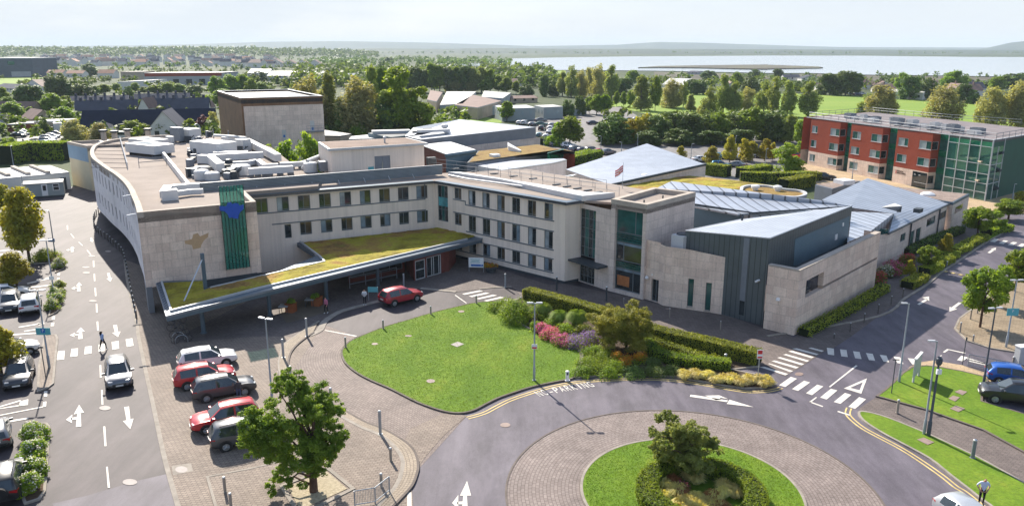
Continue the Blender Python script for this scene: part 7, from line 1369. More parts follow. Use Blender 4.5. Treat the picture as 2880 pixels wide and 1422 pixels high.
def tuft(label, g, w_, h, m, n, z0=.1, seed=0, bw=.02, group=None, name='ornamental_grass'):
 rng = np.random.default_rng(seed+900); a = rng.random(n)*6.283; r0 = rng.random(n)**.5*w_*.22; r1 = r0+w_*.5*(.3+.7*rng.random(n)); hh = h*(.55+.5*rng.random(n))
 ca, sa = np.cos(a), np.sin(a); p0 = np.stack([r0*ca, r0*sa, 0*a], 1); p1 = np.stack([(r0*.6+r1*.4)*ca, (r0*.6+r1*.4)*sa, hh], 1); p2 = np.stack([r1*ca, r1*sa, hh*.72], 1); t = np.stack([-sa, ca, 0*a], 1)*bw
 v = np.concatenate([np.stack([p0-t, p0+t, p1+t, p1-t], 1).reshape(-1, 3), np.stack([p1-t, p1+t, p2+t*.2, p2-t*.2], 1).reshape(-1, 3)])
 o = link(name, leafmesh(name, v, m)); o.location = (g[0], g[1], z0); tag(o, label, 'grass', group); return o
for k, (x, y, w_, h) in enumerate(((225, 1115, 130, 1.3), (350, 1165, 120, 1.2), (485, 1190, 150, 1.5))): g = K(2, 1, x, y, .1); tuft('fountain of tall green grass by the hedge, %s from the left' % ORD[k], g, wid(g, w_/2.65), h, 'grass_blade', 2600, seed=k, group='tall grasses of the bed')
random.seed(9)
for k in range(26):
 t_ = k/25; x = 1270+t_*660+random.uniform(-15, 15); y = 312+t_*75+random.uniform(-30, 20)-(10 if t_ > .8 else 0); g = K(2, 2, x, y, .1); tuft('tuft of blond grass at the kerbside tip of the bed', g, .95, .5, 'grass_blond', 260, seed=40+k, bw=.018, group='blond grass tufts of the bed')
for k in range(34):
 a, r_ = random.random()*6.283, 2.3*random.random()**.5; g = (10.75+r_*math.cos(a), 40.05+r_*math.sin(a)); m_ = 'grass_blond' if k % 5 else 'grass_rust'
 tuft('tuft of blond grass inside the ring hedge' if k % 5 else 'rust-coloured grass tuft inside the ring hedge', g, 1.0, .55, m_, 300, seed=80+k, bw=.016, group='blond grasses inside the ring hedge' if k % 5 else 'rusty grasses inside the ring hedge')
for x, y, lab in ((1500, 1050, 'bright green plant inside the ring hedge, right'), (1260, 1150, 'dark red plant at the near side inside the ring hedge')): S_(lab, 2, 2, x, y, 110, .5, 'leaf_bright' if x > 1400 else 'leaf_purple', 900, .05)
def nap(name, label, inside, n, zt, m, seed, hgt_=.06):
 rng = np.random.default_rng(seed); x0, y0, x1, y1 = inside['box']; p = np.stack([rng.uniform(x0, x1, n), rng.uniform(y0, y1, n)], 1); p = p[inside['f'](p)]; n = len(p)
 a = rng.random(n)*6.283; hh = hgt_*(.5+rng.random(n)); t = np.stack([np.cos(a), np.sin(a), 0*a], 1)*.022; b0 = np.concatenate([p, np.full((n, 1), zt)], 1); l = np.stack([rng.normal(size=n)*.03, rng.normal(size=n)*.03, hh], 1)
 o = link(name, leafmesh(name, np.stack([b0-t, b0+t, b0+l+t*.3, b0+l-t*.3], 1).reshape(-1, 3), m)); tag(o, label, 'grass', None, 'stuff'); return o
foliage('lawn_blade', (0.095, 0.18, 0.009), (0.175, 0.255, 0.018), .35, .4)
def inpoly(poly):
 px = np.array([q[0] for q in poly]); py = np.array([q[1] for q in poly])
 def f(p):
  r = np.zeros(len(p), bool); j = len(px)-1
  for i in range(len(px)): r ^= ((py[i] > p[:, 1]) != (py[j] > p[:, 1])) & (p[:, 0] < (px[j]-px[i])*(p[:, 1]-py[i])/(py[j]-py[i]+1e-12)+px[i]); j = i
  return r
 return dict(box=(px.min(), py.min(), px.max(), py.max()), f=f)
nap('lawn_grass', 'short grass of the central lawn', inpoly(lp), 60000, .115, 'lawn_blade', 1, .035)
ri = dict(box=(RC.x-6.3, RC.y-6.3, RC.x+6.3, RC.y+6.3), f=lambda p: (np.hypot(p[:, 0]-RC.x, p[:, 1]-RC.y) < 6.2) & (np.hypot(p[:, 0]-10.75, p[:, 1]-40.05) > 3.5)); nap('lawn_grass', 'short grass of the roundabout lawn', ri, 26000, .115, 'lawn_blade', 2, .035)
def wood(label, pts_h, leaf, seed, ncard=34, size=1.7, zs=None):
 rng = np.random.default_rng(seed); V = []
 for i, (x, y, h, w_) in enumerate(pts_h):
  cl = [(x+rng.normal()*w_*.25, y+rng.normal()*w_*.25, (zs[i] if zs else 0)+h*(.35+.5*rng.random()), w_*.3) for _ in range(5)]; V.append(leaves(cl, ncard, size*w_/8, rng))
 o = link('woodland', leafmesh('woodland', np.concatenate(V), leaf)); tag(o, label, 'woodland', None, 'stuff'); return o
rg = np.random.default_rng(5)
def scatter(n, x0, x1, y0, y1, hm=9, dens=None):   # photo-pixel window of tree bases on the ground
 out = []
 for _ in range(n):
  x, y = rg.uniform(x0, x1), rg.uniform(y0, y1)
  g = P(x, y); h = hm*rg.uniform(.6, 1.25); out.append((g.x, g.y, h, h*rg.uniform(.7, 1.1)))
 return out
wood('hazy trees among the far suburb on the left', scatter(420, -60, 960, 146, 205, 6.5), 'leaf_wood', 1); wood('trees between the houses of the left middle distance', scatter(150, -60, 900, 205, 262, 6), 'leaf_wood', 2)
lw, lz = [], []
for _ in range(1300):
 px = rg.uniform(-80, 1060); t = rg.random()**.6; D = 2300+700*t; hh = max(.5, 25-3000*(np.interp(px, [p[0] for p in LOW], [p[1] for p in LOW])-HOR)/F_PX/1.067); h = rg.uniform(8, 15)
 lw.append(((px-1440)/F_PX*D*CT, D, h, h*rg.uniform(.9, 1.5))); lz.append(hh*(t*1.1 if t < .5 else .55+(t-.5)*.9)-1)
wood('trees covering the low hill on the left horizon', lw, 'leaf_dark', 3, 20, 2., lz)
wood('wood between the tall clump and the bay', scatter(420, 830, 1560, 195, 250, 9), 'leaf_wood', 4); wood('trees and scrub along the near shore', scatter(170, 1460, 2900, 216, 240, 4.5), 'leaf_dark', 5); wood('trees of the inlet shore', scatter(300, 860, 1440, 168, 190, 9), 'leaf_dark', 6)
wood('far wooded shore across the bay', scatter(1300, 1000, 3000, 141.2, 153, 12), 'leaf_dark', 7, 20, 2.2); wood('garden trees behind the playing field', scatter(120, 1500, 2900, 236, 262, 6), 'leaf_wood', 8)
wood('undergrowth below the tall trees and beside the school', scatter(130, 900, 1300, 330, 400, 4), 'leaf_wood', 9, 40); wood('undergrowth at the foot of the tree belt', scatter(160, 1700, 2240, 340, 400, 4), 'leaf_dark', 10, 40)
wood('bushes round the houses on the left', scatter(140, -40, 640, 262, 400, 4), 'leaf_wood', 11, 40)
for L_ in PROTO.values():
 for pr, _, _ in L_:
  for c in list(pr.children): bpy.data.objects.remove(c)
  bpy.data.objects.remove(pr)
def paint(name, col, metal=.3):
 m, nt, N, L, b = nodes(name); b.inputs['Base Color'].default_value = (*col, 1); b.inputs['Metallic'].default_value = metal; b.inputs['Roughness'].default_value = .36; b.inputs['Coat Weight'].default_value = .6; b.inputs['Coat Roughness'].default_value = .04
 v = coord(nt); n = noise(nt, v, 1.5, 3); L.new(mix(nt, tuple(c*.88 for c in col), col, n), b.inputs['Base Color']); return name
for n_, c_, mt_ in (('paint_white', (.72, .72, .72), 0), ('paint_silver', (.17, .175, .19), .6), ('paint_pale', (.42, .44, .47), .3), ('paint_grey', (.075, .08, .09), .5), ('paint_darkgrey', (.05, .052, .06), .4), ('paint_black', (.006, .006, .008), 0), ('paint_red', (.48, .012, .02), .2), ('paint_crimson', (.38, .02, .04), .3), ('paint_blue', (.01, .10, .42), .3), ('paint_sky', (.02, .25, .50), .2), ('paint_navy', (.012, .02, .05), .3), ('paint_teal', (.05, .16, .18), .4), ('paint_green', (.03, .12, .09), .3)):
 paint('car_'+n_, c_, mt_)
plain('tyre', (.014, .014, .014), .85); plain('rim', (.36, .37, .38), .3, .8); plain('lamp_clear', (.72, .74, .76), .1, .2, .8); plain('lamp_red', (.42, .008, .01), .2); plain('car_plastic', (.022, .022, .024), .6); plain('plate', (.7, .7, .66), .5); glass('car_glass', (.025, .035, .04), .03, 1.)
SHAPES = {
 'suv': dict(L=4.5, W=.92, wb=1.33, r=.35, st=[(-2.24, .50, .78, .80, .70, .62), (-2.2, .40, 1.0, 1.04, .84, .74), (-1.9, .33, 1.05, 1.50, .90, .66), (-1.72, .3, 1.06, 1.62, .91, .65), (-.62, .28, 1.03, 1.68, .92, .67), (-.5, .28, 1.03, 1.68, .92, .67), (.32, .28, 1.01, 1.62, .92, .65), (1.05, .28, 1.0, 1.05, .92, .78), (1.6, .3, .97, 1.01, .91, .74), (2.02, .34, .88, .93, .86, .66), (2.2, .4, .74, .78, .76, .58), (2.26, .46, .62, .64, .66, .5)]),
 'hatch': dict(L=4.1, W=.88, wb=1.26, r=.31, st=[(-2.03, .46, .70, .72, .66, .58), (-1.98, .34, .92, .96, .80, .70), (-1.72, .28, .95, 1.28, .85, .62), (-1.45, .24, .96, 1.42, .87, .60), (-.55, .23, .94, 1.49, .88, .62), (-.45, .23, .94, 1.49, .88, .62), (.25, .23, .92, 1.43, .88, .60), (1.05, .23, .9, .95, .88, .72), (1.5, .25, .86, .90, .86, .68), (1.85, .3, .76, .8, .8, .6), (2.02, .36, .64, .67, .7, .5), (2.06, .42, .55, .57, .6, .45)]),
 'saloon': dict(L=4.7, W=.9, wb=1.4, r=.32, st=[(-2.33, .46, .72, .74, .66, .58), (-2.28, .34, .95, .99, .82, .72), (-1.75, .26, .98, 1.03, .88, .72), (-1.05, .24, .97, 1.40, .90, .58), (-.5, .23, .95, 1.46, .9, .6), (-.4, .23, .95, 1.46, .9, .6), (.3, .23, .93, 1.41, .9, .6), (1.1, .23, .91, .95, .9, .74), (1.7, .25, .86, .9, .88, .7), (2.1, .3, .76, .8, .82, .62), (2.3, .36, .64, .67, .72, .5), (2.35, .42, .55, .57, .6, .45)])}
def car_parts(kind):
 s = SHAPES[kind]; st = s['st']; ring = []
 for x, zb, ze, zt, wl, wt in st: ring.append([(x, 0, zb), (x, wl*.88, zb), (x, wl, zb+.13), (x, wl*1.005, zb+(ze-zb)*.6), (x, wl*.965, ze), (x, wt, max(ze+.005, zt-.07)), (x, wt*.84, max(ze+.01, zt-.005)), (x, 0, zt+.015)])
 body, gl = MB(), MB(); n = len(st)
 for k in range(n-1):
  for sd in (1, -1):
   for j in range(7):
    q = [ring[k][j], ring[k+1][j], ring[k+1][j+1], ring[k][j+1]]; q = [(x, y*sd, z) for x, y, z in q]
    if sd < 0: q = q[::-1]
    isg = (j == 4 and k in (3, 5)) or (j == 4 and k == 6) or (j == 6 and k == 6) or (j == 6 and k == (1 if kind != 'saloon' else 2)) or (j == 5 and k == 6 and False)
    if kind == 'saloon': isg = (j == 4 and k in (3, 5, 6)) or (j == 6 and k in (6, 2))
    if isg: gl.face(q)
    else: body.face(q, 1 if j in (0, 1) else 0)
 for k in (0, n-1):
  for sd in (1, -1):
   q = [(x, y*sd, z) for x, y, z in ring[k]]; body.face(q if (sd > 0) == (k > 0) else q[::-1], 1 if False else 0)
 for sd in (1, -1):
  for x in (-s['wb'], s['wb']): body.tube([(x, sd*(s['W']-.06), s['r']+.02), (x, sd*(s['W']+.008), s['r']+.02)], s['r']+.075, 18, 1)
 zt = max(q[3] for q in st)
 if kind == 'suv':
  for sd in (1, -1): body.tube([(-1.6, sd*.58, zt-.02), (-.5, sd*.6, zt+.06), (.2, sd*.57, zt-.0)], .025, 5, 1)
 fx = st[-1][0]; body.box((fx-.02, 0, .42), (.06, .95, .24), 0, 1); body.box((fx-.08, 0, .62), (.1, .75, .1), 0, 1); body.box((st[0][0]+.03, 0, .42), (.06, 1.2, .18), 0, 1)
 def wheel(x, y):
  b, r = MB(), MB(); sd = 1 if y > 0 else -1
  b.tube([(x, y-sd*.2, s['r']), (x, y+sd*.012, s['r'])], s['r'], 20); r.tube([(x, y, s['r']), (x, y+sd*.02, s['r'])], s['r']*.66, 12)
  for k in range(5): a = k*1.257; r.tube([(x, y+sd*.024, s['r']), (x+math.cos(a)*s['r']*.6, y+sd*.02, s['r']+math.sin(a)*s['r']*.6)], .035, 4)
  return b, r
 wheels = [wheel(x, sd*s['W']) for x in (-s['wb'], s['wb']) for sd in (1, -1)]
 hl, tl, mr, pl_ = [], [], [], []
 f2, f3 = st[-3], st[1]
 for sd in (1, -1):
  b = MB(); b.prism([(f2[0]-.26, sd*(f2[4]-.03)), (f2[0]+.12, sd*(f2[4]-.12)), (f2[0]+.17, sd*(f2[4]-.42)), (f2[0]-.0, sd*(f2[4]-.36))], f2[2]-.17, f2[2]-.02); hl.append(b)
  b = MB(); b.prism([(f3[0]-.03, sd*(f3[4]-.42)), (f3[0]-.035, sd*(f3[4]-.03)), (f3[0]+.25, sd*(f3[4]+.04)), (f3[0]+.2, sd*(f3[4]-.1))], f3[2]-.2, f3[2]-.03); tl.append(b)
  b = MB(); mx = st[7][0]-.22; b.box((mx, sd*(s['W']+.1), st[7][2]+.02), (.12, .22, .15), 0); mr.append(b)
 for x in (fx+.025, st[0][0]-.02): b = MB(); b.box((x, 0, .47 if x > 0 else .72), (.02, .52, .11)); pl_.append(b)
 return body, gl, wheels, hl, tl, mr, pl_
def car(kind, p, ang, col, label, name='parked_car', cat='car', group=None, detail=True, z=ZA):
 body, gl, wheels, hl, tl, mr, pl_ = car_parts(kind)
 if not detail:
  m = MB(); ms = ['car_'+col, 'car_plastic', 'car_glass', 'tyre', 'rim', 'lamp_clear', 'lamp_red']
  def add(b, mp):
   i = len(m.v); m.v += b.v; m.f += [tuple(q+i for q in f) for f in b.f]; m.m += [mp[k] for k in b.m]
  add(body, [0, 1]); add(gl, [2])
  for w_, r_ in wheels: add(w_, [3]); add(r_, [4])
  for b in hl: add(b, [5])
  for b in tl: add(b, [6])
  for b in mr: add(b, [0])
  o = _b0(m, name, ms, None, 35); o.location = (p[0], p[1], z); o.rotation_euler = (0, 0, ang); return tag(o, label, cat, group)
 t = thing(name, label, cat, (p[0], p[1], z), ang, group)
 _b0(body, 'body', ['car_'+col, 'car_plastic'], t, 35); _b0(gl, 'window', 'car_glass', t, 35)
 for w_, r_ in wheels: wo = _b0(w_, 'wheel', 'tyre', t, 40); _b0(r_, 'rim', 'rim', wo)
 for b in hl: _b0(b, 'headlight', 'lamp_clear', t)
 for b in tl: _b0(b, 'taillight', 'lamp_red', t)
 for b in mr: _b0(b, 'mirror', 'car_'+col, t)
 for b in pl_: _b0(b, 'number_plate', 'plate', t)
 return t
def by_wheel(kind, contact, ang, side, which, col, label, **k):
 """place a car from where one wheel meets the ground: side +1 = its left wheels, which +1 = front"""
 s = SHAPES[kind]; c_, s_ = math.cos(ang), math.sin(ang); lx, ly = which*s['wb'], side*s['W']
 return car(kind, (contact.x-lx*c_+ly*s_, contact.y-lx*s_-ly*c_), ang, col, label, **k)
bayd = K(0, 2, 1430, 458)-K(0, 2, 1172, 505); BA = math.atan2(bayd.y, bayd.x)
by_wheel('suv', K(0, 2, 1690, 240), BA, -1, 1, 'paint_white', 'white estate-like SUV at the head of the paved bays, nearest the canopy')
by_wheel('suv', K(0, 2, 1400, 418), BA, -1, -1, 'paint_red', 'bright red SUV between the white and the grey one in the paved bays')
by_wheel('suv', K(0, 2, 1545, 508), BA, -1, -1, 'paint_grey', 'grey SUV with a man standing at its front door')
by_wheel('suv', K(0, 2, 1545, 748), BA+math.pi, 1, 1, 'paint_red', 'red SUV nosing towards the left road beside the big tree')
by_wheel('suv', K(0, 2, 1690, 872), BA, -1, -1, 'paint_grey', 'grey SUV partly hidden behind the big tree')
rdir = K(0, 1, 720, 1150)-K(0, 2, 780, 690); RA = math.atan2(rdir.y, rdir.x)
mid = (K(0, 2, 805, 425)+K(0, 2, 985, 385))/2+Vector((math.cos(RA), math.sin(RA), 0))*1.75; car('suv', mid, RA+math.pi, 'paint_silver', 'silver car driving down the left road towards the viewer', name='moving_car')
mid = (K(0, 2, 35, 425)+K(0, 2, 245, 400))/2+Vector((math.cos(RA), math.sin(RA), 0))*1.9; car('suv', mid, RA+math.pi-.04, 'paint_darkgrey', 'dark grey SUV parked facing the viewer by the paved island')
mid = (K(0, 1, 140, 1110)+K(0, 1, 305, 1100))/2+Vector((math.cos(RA), math.sin(RA), 0))*2.0; car('suv', mid, RA+.02, 'paint_white', 'white SUV seen from behind with red tail lights in the left car park')
car('suv', K(0, 1, 25, 1085)+Vector((0, 1.2, 0)), RA+math.pi, 'paint_darkgrey', 'dark car at the left edge beside the white SUV')
car('hatch', K(0, 1, 55, 975), BA+.12, 'paint_white', 'white car under the golden tree, crosswise behind the others')
car('hatch', K(0, 2, 90, 150), BA+.15, 'paint_white', 'white car half hidden under the tree at the left edge'); car('hatch', K(0, 2, -25, 790), RA+.1, 'paint_silver', 'pale silver-green car cut by the left edge')
t = car('suv', K(0, 2, 50, 1150), RA-.02, 'paint_black', 'black off-roader with rear spare wheel at the lower left corner'); b = MB(); b.tube([(-2.3, 0, .95), (-2.5, 0, .95)], .37, 18); _b0(b, 'spare_wheel', 'tyre', t)
ra = K(1, 1, 1205, 1000)-K(1, 1, 1035, 1040); by_wheel('suv', K(1, 1, 1035, 1042), math.atan2(ra.y, ra.x), -1, -1, 'paint_crimson', 'red SUV stopped at the kerb before the canopy', name='stopped_car')
rb = K(3, 2, 2050, 560)-K(3, 2, 1690, 510); by_wheel('suv', K(3, 2, 1688, 512), math.atan2(rb.y, rb.x)+math.pi, 1, 1, 'paint_black', 'black SUV facing the lawn at the right edge'); by_wheel('hatch', K(3, 2, 1715, 375), math.atan2(rb.y, rb.x), -1, -1, 'paint_blue', 'bright blue car behind the black one at the right edge')
sa = K(3, 2, 1640, 1272)-K(3, 2, 1480, 1165); car('hatch', K(3, 2, 1510, 1455), math.atan2(sa.y, sa.x), 'paint_pale', 'silver hatchback at the bottom right edge beside the man in the white shirt')
cA = math.atan2((K(2, 0, 720, 1160)-K(2, 0, 480, 1130)).y, (K(2, 0, 720, 1160)-K(2, 0, 480, 1130)).x)
FC = [(2, 0, 605, 930, .3, 'saloon', 'paint_navy', 'dark blue-grey saloon alone on the asphalt beyond the back hall'), (2, 0, 880, 908, .3, 'saloon', 'paint_black', 'black saloon near the far bend'), (2, 0, 935, 905, .3, 'hatch', 'paint_white', 'white car half hidden by trees right of the black saloon'), (2, 0, 215, 908, .2, 'saloon', 'paint_silver', 'silver car before the long grey cabin'), (2, 0, 60, 930, 1.2, 'hatch', 'paint_white', 'white car at the left of the mid car park row'), (2, 0, 98, 932, 1.2, 'suv', 'paint_white', 'second white car of the mid car park row'), (2, 0, 150, 942, 1.2, 'hatch', 'paint_silver', 'silver car in the middle of the mid car park row'), (2, 0, 218, 938, -.1, 'saloon', 'paint_green', 'dark green saloon in the mid car park'), (2, 0, 225, 972, 1.3, 'suv', 'paint_black', 'black car in the mid car park'), (2, 0, 295, 948, 1.3, 'hatch', 'paint_silver', 'silver hatchback at the right of the mid car park'), (2, 0, 288, 970, 1.3, 'hatch', 'paint_white', 'white hatchback right of the black car'), (2, 0, 285, 995, 1.3, 'saloon', 'paint_white', 'white saloon nearest in the right mid row'), (2, 0, 255, 1035, 1.3, 'hatch', 'paint_white', 'white car by the low hedge and lamp'), (2, 0, 205, 1025, 1.3, 'hatch', 'paint_teal', 'teal car behind the low hedge'), (2, 0, 480, 1135, cA+1.5, 'suv', 'paint_silver', 'silver car at the left of the row by the tree belt'), (2, 0, 535, 1140, cA+1.45, 'hatch', 'paint_navy', 'dark blue car second in the row by the tree belt'), (2, 0, 595, 1142, cA+1.45, 'suv', 'paint_black', 'black SUV in the row by the tree belt'), (2, 0, 650, 1152, cA+1.45, 'saloon', 'paint_red', 'red car in the row by the tree belt'), (2, 0, 712, 1152, cA+1.45, 'saloon', 'paint_silver', 'silver car at the right of the row by the tree belt'), (2, 0, 330, 1092, .2, 'hatch', 'paint_silver', 'silver car behind the low sedum block, left'), (2, 0, 420, 1100, .2, 'hatch', 'paint_white', 'white car behind the low sedum block, right'), (2, 0, 1405, 1208, .25, 'saloon', 'paint_white', 'white saloon beside the grey-roofed hall corner'), (2, 0, 1480, 1210, -.9, 'saloon', 'paint_teal', 'grey-green car in front of the golden tree'), (2, 0, 1545, 1185, -.9, 'hatch', 'paint_teal', 'teal car behind the golden tree'), (2, 0, 1550, 1248, -.15, 'hatch', 'paint_sky', 'bright sky-blue hatchback behind the square hedge'), (2, 0, 1665, 1248, 2.5, 'saloon', 'paint_silver', 'silver-grey car beside the sky-blue hatchback'), (2, 0, 1640, 1195, -.9, 'saloon', 'paint_darkgrey', 'dark car behind the low brown shrubs'), (2, 0, 1805, 1172, -.4, 'saloon', 'paint_white', 'white car left in the row under the golden trees'), (2, 0, 1860, 1180, -.4, 'suv', 'paint_white', 'white SUV right in the row under the golden trees'), (2, 0, 1900, 1162, -.4, 'hatch', 'paint_white', 'white car behind the cone tree, left'), (3, 0, 30, 1160, -.4, 'hatch', 'paint_silver', 'silver car behind the cone tree'), (3, 0, 215, 1150, -.5, 'suv', 'paint_white', 'white SUV at the corner of the red building'), (3, 0, 212, 1180, -.5, 'hatch', 'paint_red', 'red car at the corner of the red building'), (3, 0, 625, 708, .1, 'hatch', 'paint_teal', 'teal car under the trees behind the playing field'), (3, 0, 662, 710, .1, 'hatch', 'paint_navy', 'dark car under the trees behind the playing field'), (3, 0, 700, 708, .1, 'suv', 'paint_white', 'white car under the trees behind the playing field'), (3, 1, 412, 95, -.35, 'saloon', 'paint_black', 'black saloon on the tan forecourt'), (0, 0, 140, 1025, .15, 'saloon', 'paint_black', 'black car in the car park by the garages'), (0, 0, 165, 1010, .15, 'saloon', 'paint_white', 'white car behind the black one by the garages'), (0, 0, 185, 998, .15, 'hatch', 'paint_white', 'white car farthest by the garages'), (0, 0, 425, 1012, .1, 'saloon', 'paint_navy', 'dark blue car at the back of the right-hand row'), (0, 0, 395, 1030, .1, 'hatch', 'paint_white', 'white car second from the back of the right-hand row'), (0, 0, 365, 1048, .1, 'suv', 'paint_white', 'white SUV in the middle of the right-hand row'), (0, 0, 358, 1068, .1, 'suv', 'paint_silver', 'silver car in front of the white SUV by the hedge'), (0, 0, 355, 1090, .1, 'suv', 'paint_teal', 'blue-grey car nearest the hedge in the right-hand row')]
for c, r, x, y, a, kd, col, lab in FC: car(kd, K(c, r, x, y), a, col, lab, detail=False, z=.05)
vg = K(0, 0, 870, 1040); b = MB(); b.box((0, 0, .35), (6.5, 2.2, 2.0), 0, 0); b.box((0, -1.11, 1.4), (5.6, .04, .65), 0, 1); b.box((-3.26, 0, 1.4), (.04, 1.8, .7), 0, 1); [b.tube([(x, -1.12, .38), (x, -.9, .38)], .36, 12, 2) for x in (-2, 2)]
o = _b0(b, 'minibus', ['car_paint_white', 'car_glass', 'tyre']); o.location = vg; o.rotation_euler = (0, 0, .1); tag(o, 'white minibus parked before the dark slate hall', 'minibus')
plain('pole_grey', (.32, .35, .38), .45, .4); plain('pole_dark', (.07, .08, .10), .5, .3); plain('bollard_dark', (.10, .09, .085), .5, .2); plain('led_head', (.45, .46, .48), .4, .2); plain('wood_post', (.30, .26, .22), .8)
def lamp(label, g, top, arms=1, dark=False, ang=0., r=.07, name='lamp_post', gz=0., signs=()):
 z = hgt(g, top)-gz; t = thing(name, label, 'lamp post', (g.x, g.y, gz), ang); pm = 'pole_dark' if dark else 'pole_grey'
 b = MB(); b.tube([(0, 0, 0), (0, 0, 1.1), (0, 0, 1.15), (0, 0, z)], [r*1.45, r*1.4, r, r*.7], 10); b.cyl((0, 0, 0), r*2.2, .04, 10); _b0(b, 'pole', pm, t, 40)
 for k in range(arms):
  sd = 1 if k == 0 else -1; b = MB(); b.tube([(0, 0, z-.06), (sd*.2, 0, z+.02)], .035, 6); _b0(b, 'arm', pm, t); b = MB(); b.prism([(sd*.12, -.09), (sd*.55, -.11), (sd*.6, 0), (sd*.55, .11), (sd*.12, .09)], z-.02, z+.07, 0, None, True); _b0(b, 'lamp_head', 'led_head', t)
 return t, z
def plate(par, name, c, w_, h, m, ang=0., th=.03):
 b = MB(); b.box((0, 0, -h/2), (w_, th, h)); o = _b0(b, name, m, par); o.location = c; o.rotation_euler = (0, 0, ang); return o
def letter(par, txt, c, size, m, ang=0.):
 cu = bpy.data.curves.new('lettering', 'FONT'); cu.body = txt; cu.size = size; cu.align_x = 'CENTER'; cu.align_y = 'CENTER'; cu.extrude = .004
 to = bpy.data.objects.new('t', cu); COL.objects.link(to); bpy.context.view_layer.update(); me = bpy.data.meshes.new_from_object(to); bpy.data.objects.remove(to)
 me.materials.clear(); me.materials.append(MATS[m]); o = link('lettering', me, par); o.location = c; o.rotation_euler = (math.pi/2, 0, ang); return o
t, z = lamp('grey lamp post on the central lawn with a small red and white notice', K(2, 2, 165, 335, .12), kp(2, 1, 168, 1012), 2, gz=.12); plate(t, 'notice', (0, -.1, hgt(t.location, kp(2, 2, 170, 92))), .42, .38, 'sign_white'); plate(t, 'notice_stripe', (0, -.12, hgt(t.location, kp(2, 2, 170, 100))), .36, .12, 'sign_red')
lamp('grey two-headed lamp post beside the parked cars and big tree', K(1, 2, 125, 540, 0), kp(1, 1, 65, 1128), 2, ang=-.4)
t, z = lamp('grey lamp post left of the road with a blue side board, farthest', K(0, 1, 415, 672), kp(0, 1, 363, 328), 1, ang=2.6); plate(t, 'parking_board', (.5, -.05, hgt(t.location, kp(0, 1, 400, 547))), .95, .45, 'sign_blue', -.2-2.6)
t, z = lamp('grey lamp post in the narrow bed with white shrubs', K(0, 1, 405, 952, .13), kp(0, 1, 340, 545), 2, ang=.3); plate(t, 'small_plate', (0, -.1, hgt(t.location, kp(0, 1, 385, 822))), .45, .4, 'sign_white')
t, z = lamp('grey lamp post on the paved island with a blue parking sign', K(0, 2, 368, 238, .13), kp(0, 1, 280, 918), 2, ang=.2); zz = hgt(t.location, kp(0, 1, 326, 1218)); o = plate(t, 'parking_sign', (0, -.12, zz), 1.15, .6, 'sign_teal', -.2); letter(o, 'P', (0, -.02, .06), .34, 'sign_white'); plate(o, 'sign_field', (0, -.012, .06), .34, .38, 'sign_blue', 0, .02)
lamp('pale lamp post at the edge of the right-hand lawn by the road', K(3, 2, 975, 355), kp(3, 1, 1052, 1016), 1, ang=3.0)
lamp('tall grey lamp post standing on the path, left of the dark camera pole', K(3, 2, 1160, 745), kp(3, 2, 1262, 45), 1, ang=3.1)
t, z = lamp('dark pole with a camera dome beside the tall grey lamp post', K(3, 2, 1194, 757), kp(3, 2, 1272, 185), 0, True, r=.09, name='camera_pole'); b = MB(); b.lathe((0, 0, z), [(.12, -.35), (.2, -.2), (.2, .1), (.08, .25)], 12); _b0(b, 'camera_housing', 'pole_dark', t); plate(t, 'junction_box', (0, -.14, z-.75), .3, .32, 'white_plastic', 0, .16)
lamp('dark lamp post beside the blue car', K(3, 2, 1600, 397), kp(3, 1, 1712, 1050), 2, True, ang=.2)
t, z = lamp('pale lamp post with a blue parking sign on the tan pavement', K(3, 2, 1772, 97), kp(3, 1, 1860, 842), 2, ang=.1); o = plate(t, 'parking_sign', (0, -.12, hgt(t.location, kp(3, 1, 1822, 1075))), 1.0, .65, 'sign_teal', -.1); letter(o, 'P', (0, -.02, .08), .3, 'sign_white')
for c, r, x, y, cr, tx, ty, lab in ((3, 1, 1820, 242, 1, 1840, 128, 'lamp post by the forecourt hedge at the right edge'), (2, 0, 660, 1180, 0, 668, 1015, 'lamp post before the row of parked cars, left of the roof peak'), (2, 0, 815, 1145, 0, 822, 1060, 'short-looking lamp post behind the slope of the grey roof'), (2, 0, 935, 1100, 0, 940, 1003, 'lamp post just left of the roof peak'), (2, 0, 1333, 1195, 0, 1342, 1072, 'lamp post at the right corner of the grey roof'), (3, 1, 625, 100, 0, 642, 1195, 'slim lamp post before the stone base of the red building'), (2, 0, 1885, 1268, 0, 1892, 1110, 'lamp post left of the cone tree'), (2, 0, 238, 1090, 0, 238, 968, 'lamp post by the low hedge behind the back hall'), (0, 0, 105, 1262, 0, 85, 1090, 'lamp post behind the white warehouse'), (0, 1, 190, 265, 1, 182, 60, 'slim lamp post before the grey cabin'), (2, 0, 1660, 1150, 0, 1665, 1015, 'lamp post in the car park among golden trees')):
 lamp(lab, K(c, r, x, y), kp(c, cr, tx, ty), 1, ang=random.uniform(0, 3))
def post(label, c, r, x, y, yt, m='bollard_dark', rad=.07, name='bollard', cat='bollard', group=None, capm='metal_pale', gz=0., rt=None):
 g = K(c, r, x, y, gz); h = max(.45, hgt(g, kp(c, r if rt is None else rt, x, yt))-gz); t = thing(name, label, cat, g, 0, group)
 b = MB(); b.cyl((0, 0, 0), rad, h-.06, 10); b.cyl((0, 0, 0), rad*1.5, .02, 10); _b0(b, 'post', m, t, 40); b = MB(); b.lathe((0, 0, h-.06), [(rad*1.08, 0), (rad*1.08, .05), (rad*.6, .09)], 10); _b0(b, 'cap', capm, t); return t
